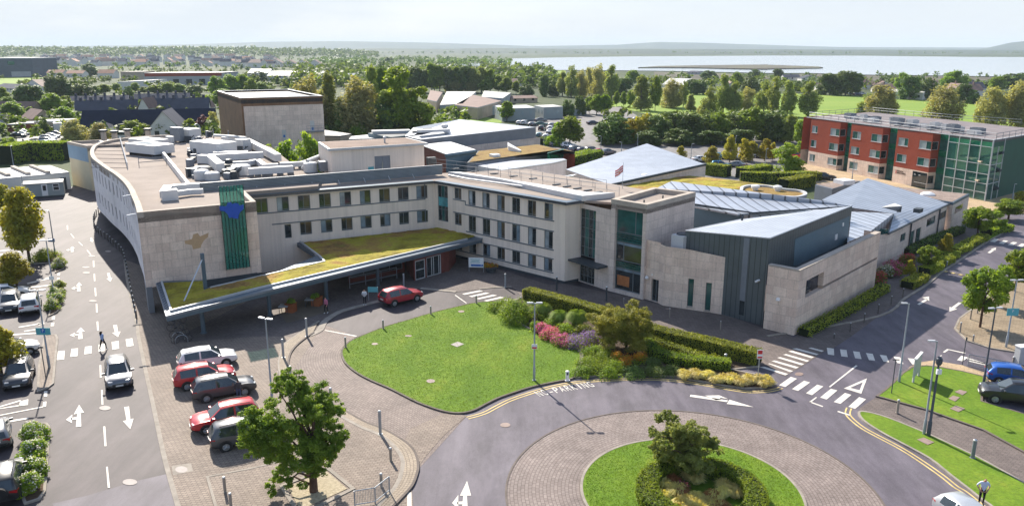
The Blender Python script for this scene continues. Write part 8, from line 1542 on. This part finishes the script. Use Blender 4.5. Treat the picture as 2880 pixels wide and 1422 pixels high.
bp_ = resample(smoothline(KL(0, 1, ((735, 345), (712, 375), (700, 420), (712, 470), (750, 510), (800, 545), (850, 590), (890, 625), (920, 665), (935, 720), (950, 790), (965, 870), (980, 950), (1000, 1040), (1020, 1135))), 4), 34)
pr = None
for k, p in enumerate(bp_):
 if pr is None:
  pr = thing('bollard', 'dark bollard with pale cap on the curved kerb by the left road', 'bollard', p, 0, 'bollards along the curved wing'); b = MB(); b.cyl((0, 0, 0), .07, .95, 8); _b0(b, 'post', 'bollard_dark', pr, 40); b = MB(); b.lathe((0, 0, .95), [(.085, -.06), (.085, 0), (.04, .05)], 8); _b0(b, 'cap', 'metal_pale', pr)
 else: dup(pr, p)
LAB = [('short brown bollard at the left tip of the lawn', 1, 2, 668, 88, 15), ('short brown bollard on the back edge of the lawn, left', 1, 1, 948, 1200, 1138), ('short brown bollard on the back edge of the lawn, middle', 1, 1, 1303, 1092, 1035), ('short brown bollard on the back edge of the lawn by the zebra', 1, 1, 1642, 1012, 957)]
for l, c, r, x, y, yt in LAB: post(l, c, r, x, y, yt, 'wood_post', .08, gz=.12)
for l, c, r, x, y, yt in (('tall grey-blue light column on the kerb near the white SUV', 1, 2, 205, 165, 30), ('tall light column below the first along the kerb', 1, 2, 260, 330, 230), ('tall light column right of the big tree', 1, 2, 560, 500, 392), ('tall light column at the bend of the pale footpath', 1, 2, 927, 735, 562), ('light column at the front kerb of the apron', 1, 1, 380, 1258, 1125), ('light column between the brick lobby and the red car', 1, 1, 1102, 892, 795), ('light column near the bed hedge by the building corner', 1, 1, 1858, 895, 793)):
 post(l, c, r, x, y, yt, 'pole_grey', .1, 'light_column', 'light bollard', gz=.1)
for l, c, r, x, y, yt in (('short bollard on the tree pavement right of the tree', 1, 2, 1005, 935, 838), ('short bollard by the railing on the tree pavement', 1, 2, 935, 1128, 1028), ('metal-capped bollard left on the tree pavement', 0, 2, 1678, 1165, 1055), ('metal-capped bollard at the bottom of the tree pavement', 0, 2, 1722, 1275, 1175), ('short bollard standing on the right-hand path', 3, 2, 963, 575, 480), ('thin bollard beside the pale cabinet at right', 3, 2, 1826, 208, 160)):
 post(l, c, r, x, y, yt, 'wood_post', .085, gz=.1)
t = post('ringed grey light bollard on the right-hand verge', 3, 2, 1524, 912, 778, 'metal_grey', .12, 'light_bollard', 'light bollard', gz=.1)
for l, c, r, x, y, yt in (('white-topped light bollard by the cream block corner', 2, 1, 333, 920, 815), ('white-topped light bollard before the stone tower', 2, 1, 703, 998, 890)): post(l, c, r, x, y, yt, 'metal_dark', .09, 'light_bollard', 'light bollard', capm='white_plastic')
for k, (x, y, yt) in enumerate(((492, 1275, 1238), (610, 1228, 1158), (715, 1160, 1088), (820, 1092, 1020), (916, 1025, 958), (1004, 968, 903))): post('thin bollard on the kerb below the screen wall, %s from the corner' % ORD[k], 3, 1, x, y, yt, 'bollard_dark', .05, group='bollards of the right-hand kerb')
post('white-capped bollard between the hedge blocks', 3, 1, 1330, 742, 700, 'pole_grey', .08, capm='white_plastic'); post('thin bollard before the slit-window wall', 2, 1, 1173, 1122, 1050, 'wood_post', .05); post('thin bollard before the dark zinc wall', 2, 1, 1552, 1212, 1145, 'wood_post', .05); post('thin pinkish bollard left of the domed maple', 2, 1, 832, 1018, 975, 'wood_post', .05); post('pale short bollard at the left end of the hedge', 2, 1, 66, 1002, 968, 'wood_post', .08); post('grey light box standing in the curved box hedge', 2, 2, 1590, 200, 140, 'metal_grey', .12, 'light_bollard', 'light bollard', gz=.1)
for k, (x, y, yt) in enumerate(((1430, 1232, 1155), (1508, 1132, 1060), (1560, 1087, 1020))): post('brown bollard on the tan corner pavement, %s from the junction' % ORD[k], 3, 1, x, y, yt, 'wood_post', .07, gz=.1)
post('brown bollard at the kerb bend of the tan pavement', 3, 2, 1527, 48, -2, 'wood_post', .07, gz=.1)
t = post('white stone marker post with dark plate at the lawn kerb', 2, 2, 412, 335, 266, 'white_plastic', .14, 'marker_post', 'marker post', gz=.1, capm='white_plastic'); plate(t, 'plate', (0, -.16, .6), .14, .2, 'metal_dark')
def signpost(label, g, h, w_, ph, m, ang=0., legs=2, name='sign_board', pm='pole_grey', zc=None, txt=None, extra=None):
 t = thing(name, label, 'sign', g, ang); zc = h-ph/2 if zc is None else zc
 for x in ((-w_/2+.03, w_/2-.03) if legs == 2 else (0,)): b = MB(); b.tube([(x, 0, 0), (x, 0, h)], .035, 6); _b0(b, 'post', pm, t)
 o = plate(t, 'panel', (0, -.05, zc), w_, ph, m)
 if txt: letter(t, txt[0], (txt[2], -.09, zc+txt[3]), txt[1], txt[4])
 return t
g = K(1, 1, 1642, 782); t = signpost('white direction board with blue parking strip beside the orange flower tub', g, 1.75, 1.75, 1.15, 'sign_white', -.1); plate(t, 'blue_strip', (.1, -.08, .85), 1.4, .22, 'sign_blue'); letter(t, 'P', (.6, -.1, .86), .22, 'sign_white')
for zr in (1.55, 1.38, 1.2): plate(t, 'text_line', (-.1, -.08, zr), 1.1-.2*(zr == 1.38), .05, 'sign_teal')
signpost('small blue-topped sign on two posts behind the person in white', K(1, 1, 876, 995), 1.5, 1.05, .55, 'sign_teal', -.1)
t = signpost('red and white no-parking sign on a post at the tip of the bed', K(2, 2, 1830, 340, .1), 2.6, .42, .75, 'sign_white', .0, 1); plate(t, 'red_disc', (0, -.08, 2.4), .34, .3, 'sign_red'); plate(t, 'red_stripe', (0, -.08, 1.98), .36, .12, 'sign_red')
signpost('thin dark signpost at the edge of the right-hand lawn', K(3, 2, 920, 432, .1), hgt(K(3, 2, 920, 432), kp(3, 2, 938, 178)), .5, .08, 'metal_dark', 0, 1, pm='pole_dark'); signpost('thin dark post by the right-hand railing', K(3, 2, 1448, 223, 0), hgt(K(3, 2, 1448, 223), kp(3, 1, 1480, 1265)), .12, .3, 'metal_dark', 0, 1, pm='pole_dark'); signpost('thin dark signpost on the paved island at left', K(0, 2, 342, 322, .13), hgt(K(0, 2, 342, 322), kp(0, 2, 298, 85)), .4, .12, 'metal_dark', 0, 1, pm='pole_dark')
va, vb = K(3, 2, 1080, 352, .1), K(3, 2, 1120, 303, .1); t = thing('folded_sign_board', 'grey-green sign board with bright white top edge on the right-hand lawn', 'sign', (va+vb)/2)
part(t, 'panel', 'metal_pale', lambda b: bar(b, va, vb, -.1, wlen(va, vb)+.1, .55, 2.0, -.06, .06)); part(t, 'top_edge', 'white_plastic', lambda b: bar(b, va, vb, -.15, wlen(va, vb)+.15, 2.0, 2.1, -.1, .1))
for p in (va, vb): part(t, 'post', 'metal_pale', lambda b: b.box((p.x, p.y, .1), (.12, .12, 1.9)))
g = K(3, 2, 1872, 222); t = thing('utility_cabinet', 'pale grey utility cabinet at the car park entrance', 'cabinet', g, .2); b = MB(); b.box((0, 0, .1), (.75, .55, 1.5)); _b0(b, 'body', 'metal_pale', t); b = MB(); b.box((0, 0, 1.6), (.85, .65, .1)); _b0(b, 'lid', 'white_plastic', t); b = MB(); b.box((0, 0, 0), (.8, .6, .1)); _b0(b, 'plinth', 'kerb_dark', t)
def railing(label, bases, h, nb):
 t = thing('guard_railing', label, 'railing', bases[0])
 pts = [Vector(p) for p in bases]
 for p in pts: part(t, 'post', 'pole_grey', lambda b: b.tube([p, p+Vector((0, 0, h))], .04, 6))
 for a, c in zip(pts, pts[1:]):
  part(t, 'rail_panel', 'pole_grey', lambda b: ([b.tube([a+Vector((0, 0, z)), c+Vector((0, 0, z))], .03, 5) for z in (.12, h)], [b.tube([a.lerp(c, (k+1)/(nb+1))+Vector((0, 0, .12)), a.lerp(c, (k+1)/(nb+1))+Vector((0, 0, h))], .012, 4) for k in range(nb)]))
railing('grey guard railing with vertical bars on the corner of the tree pavement', [K(1, 2, 738, 1275, .12), K(1, 2, 890, 1250, .12), K(1, 2, 996, 1165, .12)], .98, 12); railing('grey guard railing along the tan footpath beside the blue car', [K(3, 2, 1488, 228), K(3, 2, 1690, 268), K(3, 2, 1900, 310), K(3, 2, 2100, 350)], 1.0, 18)
def planter(label, c, r, x, y, w_):
 g = K(c, r, x, y); s = wid(g, w_/2.65); t = thing('planter', label, 'planter', (g.x, g.y, .04), -.3); b = MB(); b.box((0, 0, 0), (s, s, .85)); b.box((0, 0, .85), (s+.08, s+.08, .06)); _b0(b, 'box', 'wood_planter', t)
 rng = np.random.default_rng(int(x)); link('plants', leafmesh('plants', leaves([(rng.normal()*.25, rng.normal()*.25, 1.0, .3) for _ in range(6)], 500, .07, rng), 'leaf_bright'), t)
planter('square orange-brown planter with green plants, left', 1, 1, 263, 1078, 62); planter('square orange-brown planter with green plants, right', 1, 1, 455, 1030, 62)
for lab, x, y in (('small dark table beside the left planter', 212, 1085), ('small dark table beside the right planter', 405, 1035)):
 g = K(1, 1, x, y); t = thing('table', lab, 'table', (g.x, g.y, .03)); b = MB(); b.box((0, 0, .7), (.9, .9, .05)); _b0(b, 'table_top', 'metal_pale', t)
 for sx_ in (-1, 1):
  for sy in (-1, 1): b = MB(); b.tube([(sx_*.38, sy*.38, 0), (sx_*.38, sy*.38, .7)], .03, 5); _b0(b, 'leg', 'metal_dark', t)
g = K(1, 1, 1752, 782); t = thing('flower_tub', 'dark tub of orange flowers beside the white board', 'flower tub', g); b = MB(); b.lathe((0, 0, 0), [(.5, 0), (.7, .55), (.72, .6), (.6, .6)], 14); _b0(b, 'tub', 'metal_dark', t); rng = np.random.default_rng(4); link('blossom', leafmesh('blossom', leaves([(rng.normal()*.35, rng.normal()*.3, .75, .3) for _ in range(8)], 700, .08, rng), 'petal_orange', 'leaf_bright', .4, rng), t)
def bicycle():
 t = thing('bicycle', 'x', 'bicycle', (0, 0, 0))
 for x in (-.52, .52):
  b = MB(); pts = [(x+.34*math.cos(a), 0, .34+.34*math.sin(a)) for a in np.linspace(0, 6.283, 21)]; b.tube(pts, .02, 5, 0, False); wo = _b0(b, 'wheel', 'tyre', t); b = MB()
  for k in range(8): a = k*.785; b.tube([(x, 0, .34), (x+.33*math.cos(a), 0, .34+.33*math.sin(a))], .004, 3)
  _b0(b, 'spokes', 'steel', wo)
 b = MB(); [b.tube(p, .018, 5) for p in ([(-.52, 0, .34), (-.05, 0, .32), (.38, 0, .78), (-.2, 0, .8), (-.52, 0, .34)], [(-.05, 0, .32), (-.24, 0, .92)], [(.36, 0, .72), (.52, 0, .34)])]; _b0(b, 'frame', 'pole_dark', t)
 b = MB(); b.box((-.25, 0, .92), (.26, .14, .06)); _b0(b, 'saddle', 'black_rubber', t); b = MB(); b.tube([(.36, -.28, 1.0), (.4, 0, .98), (.36, .28, 1.0)], .016, 5); b.tube([(.38, 0, .76), (.4, 0, .98)], .018, 5); _b0(b, 'handlebar', 'black_rubber', t); return t
bk = bicycle(); BQ = lambda x, y: Q(440, 780, x, y, ZA+.03)
for k, (x0, y0, x1, y1, lab) in enumerate(((205, 710, 415, 668, 'dark bicycle farthest back under the canopy end'), (215, 800, 405, 782, 'dark bicycle second from the back under the canopy end'), (265, 905, 430, 872, 'dark bicycle third from the back, before the chrome hoops'), (270, 985, 490, 950, 'dark bicycle nearest the white SUV'))):
 a, c = BQ(x0, y0), BQ(x1, y1); m_ = (a+c)/2; an = math.atan2((c-a).y, (c-a).x)
 if k == 0: bk.location = m_; bk.rotation_euler = (0, 0, an); bk['label'] = lab
 else: dup(bk, m_, an, None, lab)
for k, (x, y) in enumerate(((330, 940), (380, 985))):
 p = BQ(x, y); b = MB(); b.tube([(-.5, 0, 0)]+[(.5*math.cos(a), 0, .35+.45*math.sin(a)) for a in np.linspace(math.pi, 0, 9)]+[(.5, 0, 0)], .025, 6); o = _b0(b, 'cycle_stand', 'steel'); o.location = p; o.rotation_euler = (0, 0, an); tag(o, ('chrome hoop stand between the two nearest bicycles', 'chrome hoop stand nearest the white SUV')[k], 'cycle stand')
for n_, c_ in dict(skin=(.48, .27, .19), hair_dark=(.015, .011, .009), hair_brown=(.06, .03, .018), cloth_lightblue=(.30, .40, .62), cloth_black=(.014, .014, .018), cloth_white=(.62, .63, .66), cloth_pink=(.50, .16, .24), cloth_charcoal=(.055, .055, .065), cloth_denim=(.05, .07, .13), cloth_shirt=(.58, .64, .78), shoe_white=(.65, .65, .65), shoe_dark=(.02, .018, .016), cloth_red=(.4, .04, .05)).items(): mat(n_, c_, .8, .08, 4, 20)
def person(label, g, ang, top, legs, shoes='shoe_dark', hair='hair_dark', long=False, stride=0., arms='down', h=1.7, z=ZA+.02, sleeves=True, bow=0.):
 bm_ = bmesh.new(); sk = bm_.verts.layers.skin.verify(); V = {}; reg = []
 def v(n, co, r, par=None, lab=None):
  q = bm_.verts.new(co); q[sk].radius = (r, r*(.72 if lab == 'torso' else 1)); V[n] = q
  if par: bm_.edges.new((V[par], q)); reg.append((V[par].co.copy(), q.co.copy(), lab or n))
 v('pelvis', (0, 0, .95), .155); bm_.verts.ensure_lookup_table(); bm_.verts[0][sk].use_root = True
 v('waist', (0, .01, 1.1), .135, 'pelvis', 'torso'); v('chest', (0, .01+bow*.05, 1.32), .165, 'waist', 'torso'); v('neckb', (0, .0+bow*.08, 1.47), .075, 'chest', 'torso'); v('neck', (0, .01+bow*.1, 1.52), .052, 'neckb', 'neck'); v('head', (0, .03+bow*.14, 1.6), .085, 'neck', 'head'); v('crown', (0, .015+bow*.15, 1.68), .075, 'head', 'crown'); v('nose', (0, .115+bow*.18, 1.6), .016, 'head', 'face')
 for s, sn in ((-1, 'l'), (1, 'r')):
  st = stride*s; v('sh'+sn, (s*.185, 0+bow*.05, 1.41), .075, 'chest', 'torso')
  if arms == 'down': el, wr = (s*.25, -.03-st*.12, 1.14), (s*.25, .06-st*.22, .9)
  elif arms == 'pocket': el, wr = (s*.31, -.06, 1.15), (s*.2, .08, .96)
  else: el, wr = (s*.26, .02, 1.15), (s*.08, .2, 1.17)
  v('el'+sn, el, .05, 'sh'+sn, 'upperarm'); v('wr'+sn, wr, .031, 'el'+sn, 'forearm'); d = (Vector(wr)-Vector(el)).normalized(); pm = Vector(wr)+d*.075; v('pa'+sn, pm, .032, 'wr'+sn, 'hand')
  for f in range(4): lx = (f-1.5)*.02; ln_ = (.062, .072, .068, .052)[f]; v('f%d%s' % (f, sn), pm+d*.04+Vector((0, lx, 0)), .0095, 'pa'+sn, 'hand'); v('g%d%s' % (f, sn), pm+d*(.04+ln_)+Vector((-s*.015, lx, 0)), .008, 'f%d%s' % (f, sn), 'hand')
  v('th'+sn, Vector(wr)+d*.055+Vector((-s*.01, .045, 0)), .011, 'wr'+sn, 'hand'); v('ti'+sn, Vector(wr)+d*.1+Vector((-s*.015, .06, 0)), .009, 'th'+sn, 'hand')
  v('hip'+sn, (s*.095, 0, .9), .1, 'pelvis', 'leg'); v('kn'+sn, (s*.1, .02+st*.2, .5+abs(st)*.02), .062, 'hip'+sn, 'leg'); v('an'+sn, (s*.1, -.03+st*.3, .09+max(0, -st)*.1), .042, 'kn'+sn, 'leg'); v('to'+sn, (s*.115, .13+st*.3, .035), .038, 'an'+sn, 'shoe')
 me = bpy.data.meshes.new('tmp'); bm_.to_mesh(me); bm_.free(); o = bpy.data.objects.new('tmp', me); COL.objects.link(o); o.modifiers.new('s', 'SKIN').use_smooth_shade = True; o.modifiers.new('u', 'SUBSURF').levels = 1
 dg = bpy.context.evaluated_depsgraph_get(); m2 = bpy.data.meshes.new_from_object(o.evaluated_get(dg)); bpy.data.objects.remove(o)
 MM = [top, legs, shoes, 'skin', hair]; m2.materials.clear(); [m2.materials.append(MATS[q]) for q in MM]
 mp = dict(torso=0, upperarm=0, forearm=0 if sleeves else 3, hand=3, leg=1, shoe=2, neck=3, head=3, crown=4, face=3)
 for f in m2.polygons:
  c = f.center; best = None
  for a, b, l in reg:
   ab = b-a; tt = max(0, min(1, (c-a).dot(ab)/max(1e-9, ab.dot(ab)))); dd = (a+ab*tt-c).length
   if best is None or dd < best[0]: best = (dd, l)
  l = best[1]; k = mp[l]
  if l in ('head', 'crown') and (c.z > 1.655 or c.y < .0+bow*.14 and c.z > 1.54): k = 4
  elif l in ('crown',): k = 3
  if l == 'torso' and c.z < 1.0: k = 0 if c.z > .93 else 1
  f.material_index = k; f.use_smooth = True
 t = thing('person', label, 'person', (g.x, g.y, z), ang); t.scale = (h/1.74,)*3; link('body', m2, t)
 if long: b = MB(); b.tube([(0, -.05, 1.68), (0, -.1, 1.55), (0, -.1, 1.38)], [.06, .085, .05], 8); _b0(b, 'hair', hair, t, 60)
 for s in (-1, 1): b = MB(); b.lathe((s*.03, .105+bow*.17, 1.625), [(.008, 0), (.008, .006)], 6); _b0(b, 'eye', 'hair_dark', t)
 return t
person('woman with dark hair in a light blue top walking over the left crossing', K(0, 2, 772, 112), -.5, 'cloth_lightblue', 'cloth_black', 'shoe_white', long=True, stride=.8, h=1.75)
person('person in a white top and dark leggings standing by the blue sign', K(1, 1, 812, 1030), math.pi, 'cloth_white', 'cloth_black', 'shoe_white', 'hair_brown', arms='hold', z=.05); person('person in a pink top walking past the planters', K(1, 1, 525, 1092), 2.6, 'cloth_pink', 'cloth_black', 'shoe_white', stride=.4, z=.05)
gp = K(0, 2, 1785, 492); person('man in dark clothes standing at the grey SUV', gp, .3, 'cloth_charcoal', 'cloth_denim', h=1.75)
gq = K(3, 2, 1585, 1262, .13); person('man in a pale blue short-sleeved shirt looking down on the verge', gq, 2.9, 'cloth_shirt', 'cloth_black', hair='hair_brown', arms='pocket', h=1.78, z=.13, sleeves=False, bow=.8)
person('walker in a white top behind the light young tree', K(3, 1, 1352, 585), 2.2, 'cloth_white', 'cloth_denim', stride=.5); person('walker in a red top beside the pink shrubs and young tree', K(3, 1, 1292, 640), 2.2, 'cloth_red', 'cloth_denim', stride=-.5); person('distant walker in dark clothes crossing the car park by the garages', K(0, 0, 176, 1080), .5, 'cloth_charcoal', 'cloth_black', stride=.7, z=.05)
fb0 = Q(1560, 380, 1010, 800, 9.14); zt2 = hgt(fb0, qp(1560, 380, 1022, 405)); t = thing('flagpole', 'thin roof flagpole flying a red and white striped flag', 'flagpole', fb0); b = MB(); b.tube([(0, 0, 0), (0, 0, zt2-9.14)], [.03, .02], 6); _b0(b, 'pole', 'pole_grey', t)
b = MB(); W_, H_ = 1.25, .85; top_ = zt2-9.14-.35
for i in range(12):
 for j in range(6):
  def fpnt(i, j): u, w2 = i/12, j/6; return (-W_*u*.72, .18*math.sin(u*7+w2), top_-H_*w2-u*.65)
  b.face([fpnt(i, j), fpnt(i+1, j), fpnt(i+1, j+1), fpnt(i, j+1)], 2 if (i in (5, 6) and j in (2, 3)) else j % 2)
_b0(b, 'flag', ['sign_red', 'sign_white', 'stone_tan'], t, 60)
zr = 9.6; BQ_ = lambda x, y, z=zr: Q(540, 360, x, y, z); AQ = lambda x, y, z=zr: Q(180, 360, x, y, z)
DU = [('long white boxed duct along the front of the plant deck', [(250, 525), (1065, 480)], .9, .9), ('white duct bending towards the louvre screen at left', [(120, 550), (290, 560), (435, 690)], 1.0, 1.1), ('low white duct behind the front one', [(430, 610), (850, 590), (985, 560)], .6, .6), ('pale duct slanting to the right corner of the deck', [(985, 560), (1085, 640), (1290, 630)], .7, .6), ('white duct running along the louvre screen', [(850, 730), (1120, 715), (1510, 690)], .9, .8), ('long pale duct along the right edge of the plant deck', [(825, 275), (1290, 530)], .9, 1.0), ('white duct across the back of the plant deck', [(-20, 300), (520, 275)], .8, .8), ('white duct by the plant room wall', [(1320, 620), (1660, 600), (1900, 520)], .8, .6), ('white duct along the left edge of the deck', [(-60, 400), (110, 390)], .7, .7), ('pale pipe duct beside the air handling box', [(330, 480), (840, 465)], 1.0, .9)]
for lab, pts, w_, h in DU:
 P_ = [BQ_(*p) for p in pts]; t = thing('air_duct', lab, 'air duct', P_[0]); part(t, 'duct', 'metal_white', lambda b: b.sweep(P_, -w_/2, w_/2, zr+.3, zr+.3+h)); part(t, 'support', 'metal_grey', lambda b: [b.box((p.x, p.y, zr), (w_*.9, .12, .3), .5) for q, r_ in zip(P_, P_[1:]) for p in (q.lerp(r_, .1), q.lerp(r_, .5), q.lerp(r_, .9))])
def unit(name, lab, p, d, rz, m, top=None, fans=0, cat='air unit', lg=.2):
 t = thing(name, lab, cat, p, rz); b = MB(); b.box((0, 0, lg), d); _b0(b, 'casing', m, t); b = MB(); [b.box((x*d[0]*.4, 0, 0), (.1, d[1]*.9, lg)) for x in (-1, 1)]; _b0(b, 'foot', 'metal_dark', t)
 for k in range(fans): x = (k-(fans-1)/2)*d[0]/max(1, fans); b = MB(); b.lathe((x, 0, lg+d[2]), [(min(d[0]/max(1, fans), d[1])*.42, 0), (min(d[0]/max(1, fans), d[1])*.42, .1), (.1, .08)], 14); _b0(b, 'fan', 'metal_dark', t)
 return t
unit('air_handling_unit', 'big white air handling box in the middle of the roof plant', BQ_(330, 420), (6.5, 3.4, 2.0), -.6, 'metal_white'); unit('air_handling_unit', 'curved-topped white unit behind the big white box', BQ_(640, 330), (3.2, 2.2, 1.9), -.5, 'metal_white'); unit('air_handling_unit', 'pale grey cabinet at the right of the curved unit', BQ_(770, 370), (1.8, 1.6, 1.9), -.5, 'metal_pale')
unit('condenser', 'tall dark two-fan condenser at the back of the roof', AQ(1700, 210), (2.4, 1., 2.3), -.5, 'metal_grey'); unit('condenser', 'small pale condenser left of the tall dark one', AQ(1585, 240), (1.4, .6, 1.1), -.5, 'metal_pale'); unit('air_handling_unit', 'white square cowl unit at the back right of the roof', AQ(1880, 190), (3., 2.4, 1.9), -.5, 'metal_white')
for lab, p, d, rz in (('white rounded rooflight duct nearest the left upstand, back', AQ(1270, 300), (6, 3, 1.1), -.55), ('white rounded rooflight duct nearest the left upstand, front', AQ(1290, 400), (7, 3.4, 1.3), -.55)):
 t = unit('rooflight', lab, p, d, rz, 'metal_white', cat='rooflight', lg=.4); b = MB(); b.box((-d[0]*.1, 0, d[2]+.38), (d[0]*.55, d[1]*.5, .06)); _b0(b, 'glazing', 'glass_roof', t)
P_ = [AQ(1510, 1060, 9.6), AQ(1500, 1000, 9.6), AQ(1860, 940, 9.6), Q(540, 360, 150, 930, 9.6), Q(540, 360, 160, 990, 9.6)]; t = thing('air_duct', 'U-shaped white duct lying near the front edge of the roof', 'air duct', P_[1]); part(t, 'duct', 'metal_white', lambda b: b.sweep([AQ(1505, 1075), AQ(1560, 985), AQ(1900, 950), Q(540, 360, 130, 945, zr)], -.45, .45, 9.85, 10.55)); part(t, 'duct_leg', 'metal_white', lambda b: (b.sweep([AQ(1560, 1055), AQ(1900, 1005), Q(540, 360, 170, 1000, zr)], -.25, .25, 9.8, 10.3), b.box(AQ(1580, 1070), (1.6, 1.1, 1.1), .5)))
for k, (x, y, r_, h) in enumerate(((150, 760, .9, 1.0), (305, 770, .9, .8), (735, 690, 1.2, 1.1), (560, 640, .5, 1.4), (1770, 650, .9, 1.1), (150, 640, 1.1, .5))):
 p = BQ_(x, y); b = MB(); b.lathe(p, [(r_, 0), (r_, h), (r_*.8, h+.12), (.05, h+.22)], 14); tag(b.build('roof_tank', ['metal_white', 'metal_pale', 'metal_white', 'metal_dark', 'metal_white', 'roof_pale'][k]), ['white drum at the lower left of the plant deck', 'pale drum beside the white one at lower left', 'wide white drum by the bend of the long duct', 'dark slim pipe stack among the ducts', 'white drum near the plant room', 'cream domed cover among the ducts'][k], 'roof tank')
random.seed(17)
for k in range(46):
 x, y = random.choice(((random.uniform(-40, 120), random.uniform(360, 820)), (random.uniform(480, 640), random.uniform(640, 760)), (random.uniform(560, 760), random.uniform(300, 400)), (random.uniform(-60, 300), random.uniform(120, 240)))); p = BQ_(x, y); b = MB(); s_ = random.uniform(.5, 1.2); b.box(p, (s_, s_*.8, random.uniform(.4, 1.2)), random.uniform(0, 1.5)); b.tube([p+Vector((0, 0, .3)), p+Vector((s_, .3, 1.1))], .08, 6)
 tag(b.build('pump_set', random.choice(('metal_dark', 'metal_dark', 'metal_grey'))), 'dark pump or valve among the white ducts of the roof plant', 'pump', 'small pumps and valves of the roof plant')
t = thing('pipe_bridge', 'silver pipe on tall stilts leading towards the bronze tower', 'pipe', BQ_(330, 200)); part(t, 'pipe', 'metal_pale', lambda b: b.tube([BQ_(330, 110, 11.6), BQ_(640, 130, 11.9), BQ_(785, 165, 11.6), BQ_(790, 260, 9.7)], .22, 8))
for x, y in ((330, 210), (555, 235)): part(t, 'stilt', 'metal_grey', lambda b: b.tube([BQ_(x, y), BQ_(x, y)+Vector((0, 0, 2.2))], .08, 6))
la, lb = AQ(840, 195, 9.7), AQ(950, 595, 9.7); t = thing('access_ladder', 'white lattice ladder rail lying across the flat grey roof', 'ladder', la); part(t, 'rail', 'metal_white', lambda b: rail(b, [la, lb], 9.6, .8, 2.2, .05)); part(t, 'anchor', 'metal_dark', lambda b: [b.tube([la.lerp(lb, k/7), la.lerp(lb, k/7)+Vector((-5.2, .6, 0))], .03, 4) for k in range(8)])
ga_, gb2 = AQ(1120, 575, 9.6), AQ(1530, 540, 9.6); t = thing('roof_handrail', 'dark safety rail round the rooflights on the grey roof', 'handrail', ga_); part(t, 'rail', 'metal_grey', lambda b: rail(b, [ga_, gb2], 9.6, 1.1, 3, .045))
for k, (x, y) in enumerate(((600, 190), (955, 175), (1262, 165), (765, 205))): p = AQ(x, y, 9.); b = MB(); b.box(p, (.7, .7, 1.6)); b.box(p+Vector((0, 0, 1.6)), (1.1, 1.1, .35), 0, 1); tag(b.build('roof_stack', ['coping', 'metal_dark']), 'cream roof stack with dark cap at the back of the curved wing, %s' % ('left', 'middle', 'right', 'front')[k], 'roof stack')
u_ = unit('condenser', 'pale blue-white condenser with round fan beside the dark zinc wall', K(2, 1, 1268, 605, 5.6), (1.7, 1.5, 1.35), R(40), 'metal_white', fans=1, lg=.1)
unit('condenser', 'low grey condenser on steel frame by the plant room', Q(900, 300, 250, 960, 9.6), (4.5, 1.4, 1.2), .45, 'metal_grey', fans=0); b = MB(); unit('condenser', 'dark small unit at the right end of the louvre screen', Q(900, 300, 1660, 870, 9.2), (1.2, .8, .9), .4, 'metal_dark')
t = thing('pipe_loop', 'bright white pipe loop arching beside the plant room', 'pipe', BQ_(1700, 560)); part(t, 'pipe', 'metal_white', lambda b: b.tube([BQ_(1660, 600, 9.8), BQ_(1720, 500, 10.9), Q(900, 300, 20, 735, 10.9), Q(900, 300, 90, 850, 9.8)], .32, 8))
o = MB(); o.tube([K(0, 0, 1375, 1010)+Vector((0, 0, 1.6)), K(0, 0, 1475, 1012)+Vector((0, 0, 1.6))], 2.0, 14); tag(o.build('storage_tank', 'metal_pale'), 'pale round-ended tank left of the purple tree', 'tank')
EXP = {'window', 'spandrel', 'spandrel_panel', 'bracket', 'seam', 'downpipe', 'roof_vent', 'clamp', 'glass_fin', 'glass_fin_edge', 'rooflight', 'blind', 'camera_bracket', 'vent_plate', 'support', 'anchor', 'foot', 'atrium_floor', 'roof_rib', 'string_course', 'roof_trim', 'parapet'}
for o in list(bpy.data.objects):
 if o.type == 'MESH' and o.parent and o.name.split('.')[0] in EXP - {'parapet', 'string_course', 'roof_trim'} and not (o.name.split('.')[0] == 'window' and o.parent['category'] in ('car', ) ) and len(o.data.polygons) < 400 and not o.children: explode(o)
hz = MB(); hz.box((0, 6450, -1), (30000, 13100, 151)); ho = hz.build('haze', 'tyre'); m, nt, N, L, b = nodes('haze_air'); N.remove(b)
pv = N.new('ShaderNodeVolumePrincipled'); pv.inputs['Color'].default_value = (.74, .88, 1.0, 1); pv.inputs['Density'].default_value = HAZE; pv.inputs['Anisotropy'].default_value = 0
L.new(pv.outputs[0], N['Material Output'].inputs['Volume']); ho.data.materials.clear(); ho.data.materials.append(m); ho['kind'] = 'stuff'; ho['label'] = 'thin pale haze in the air'; ho['category'] = 'haze'
S.cycles.volume_max_steps = 64
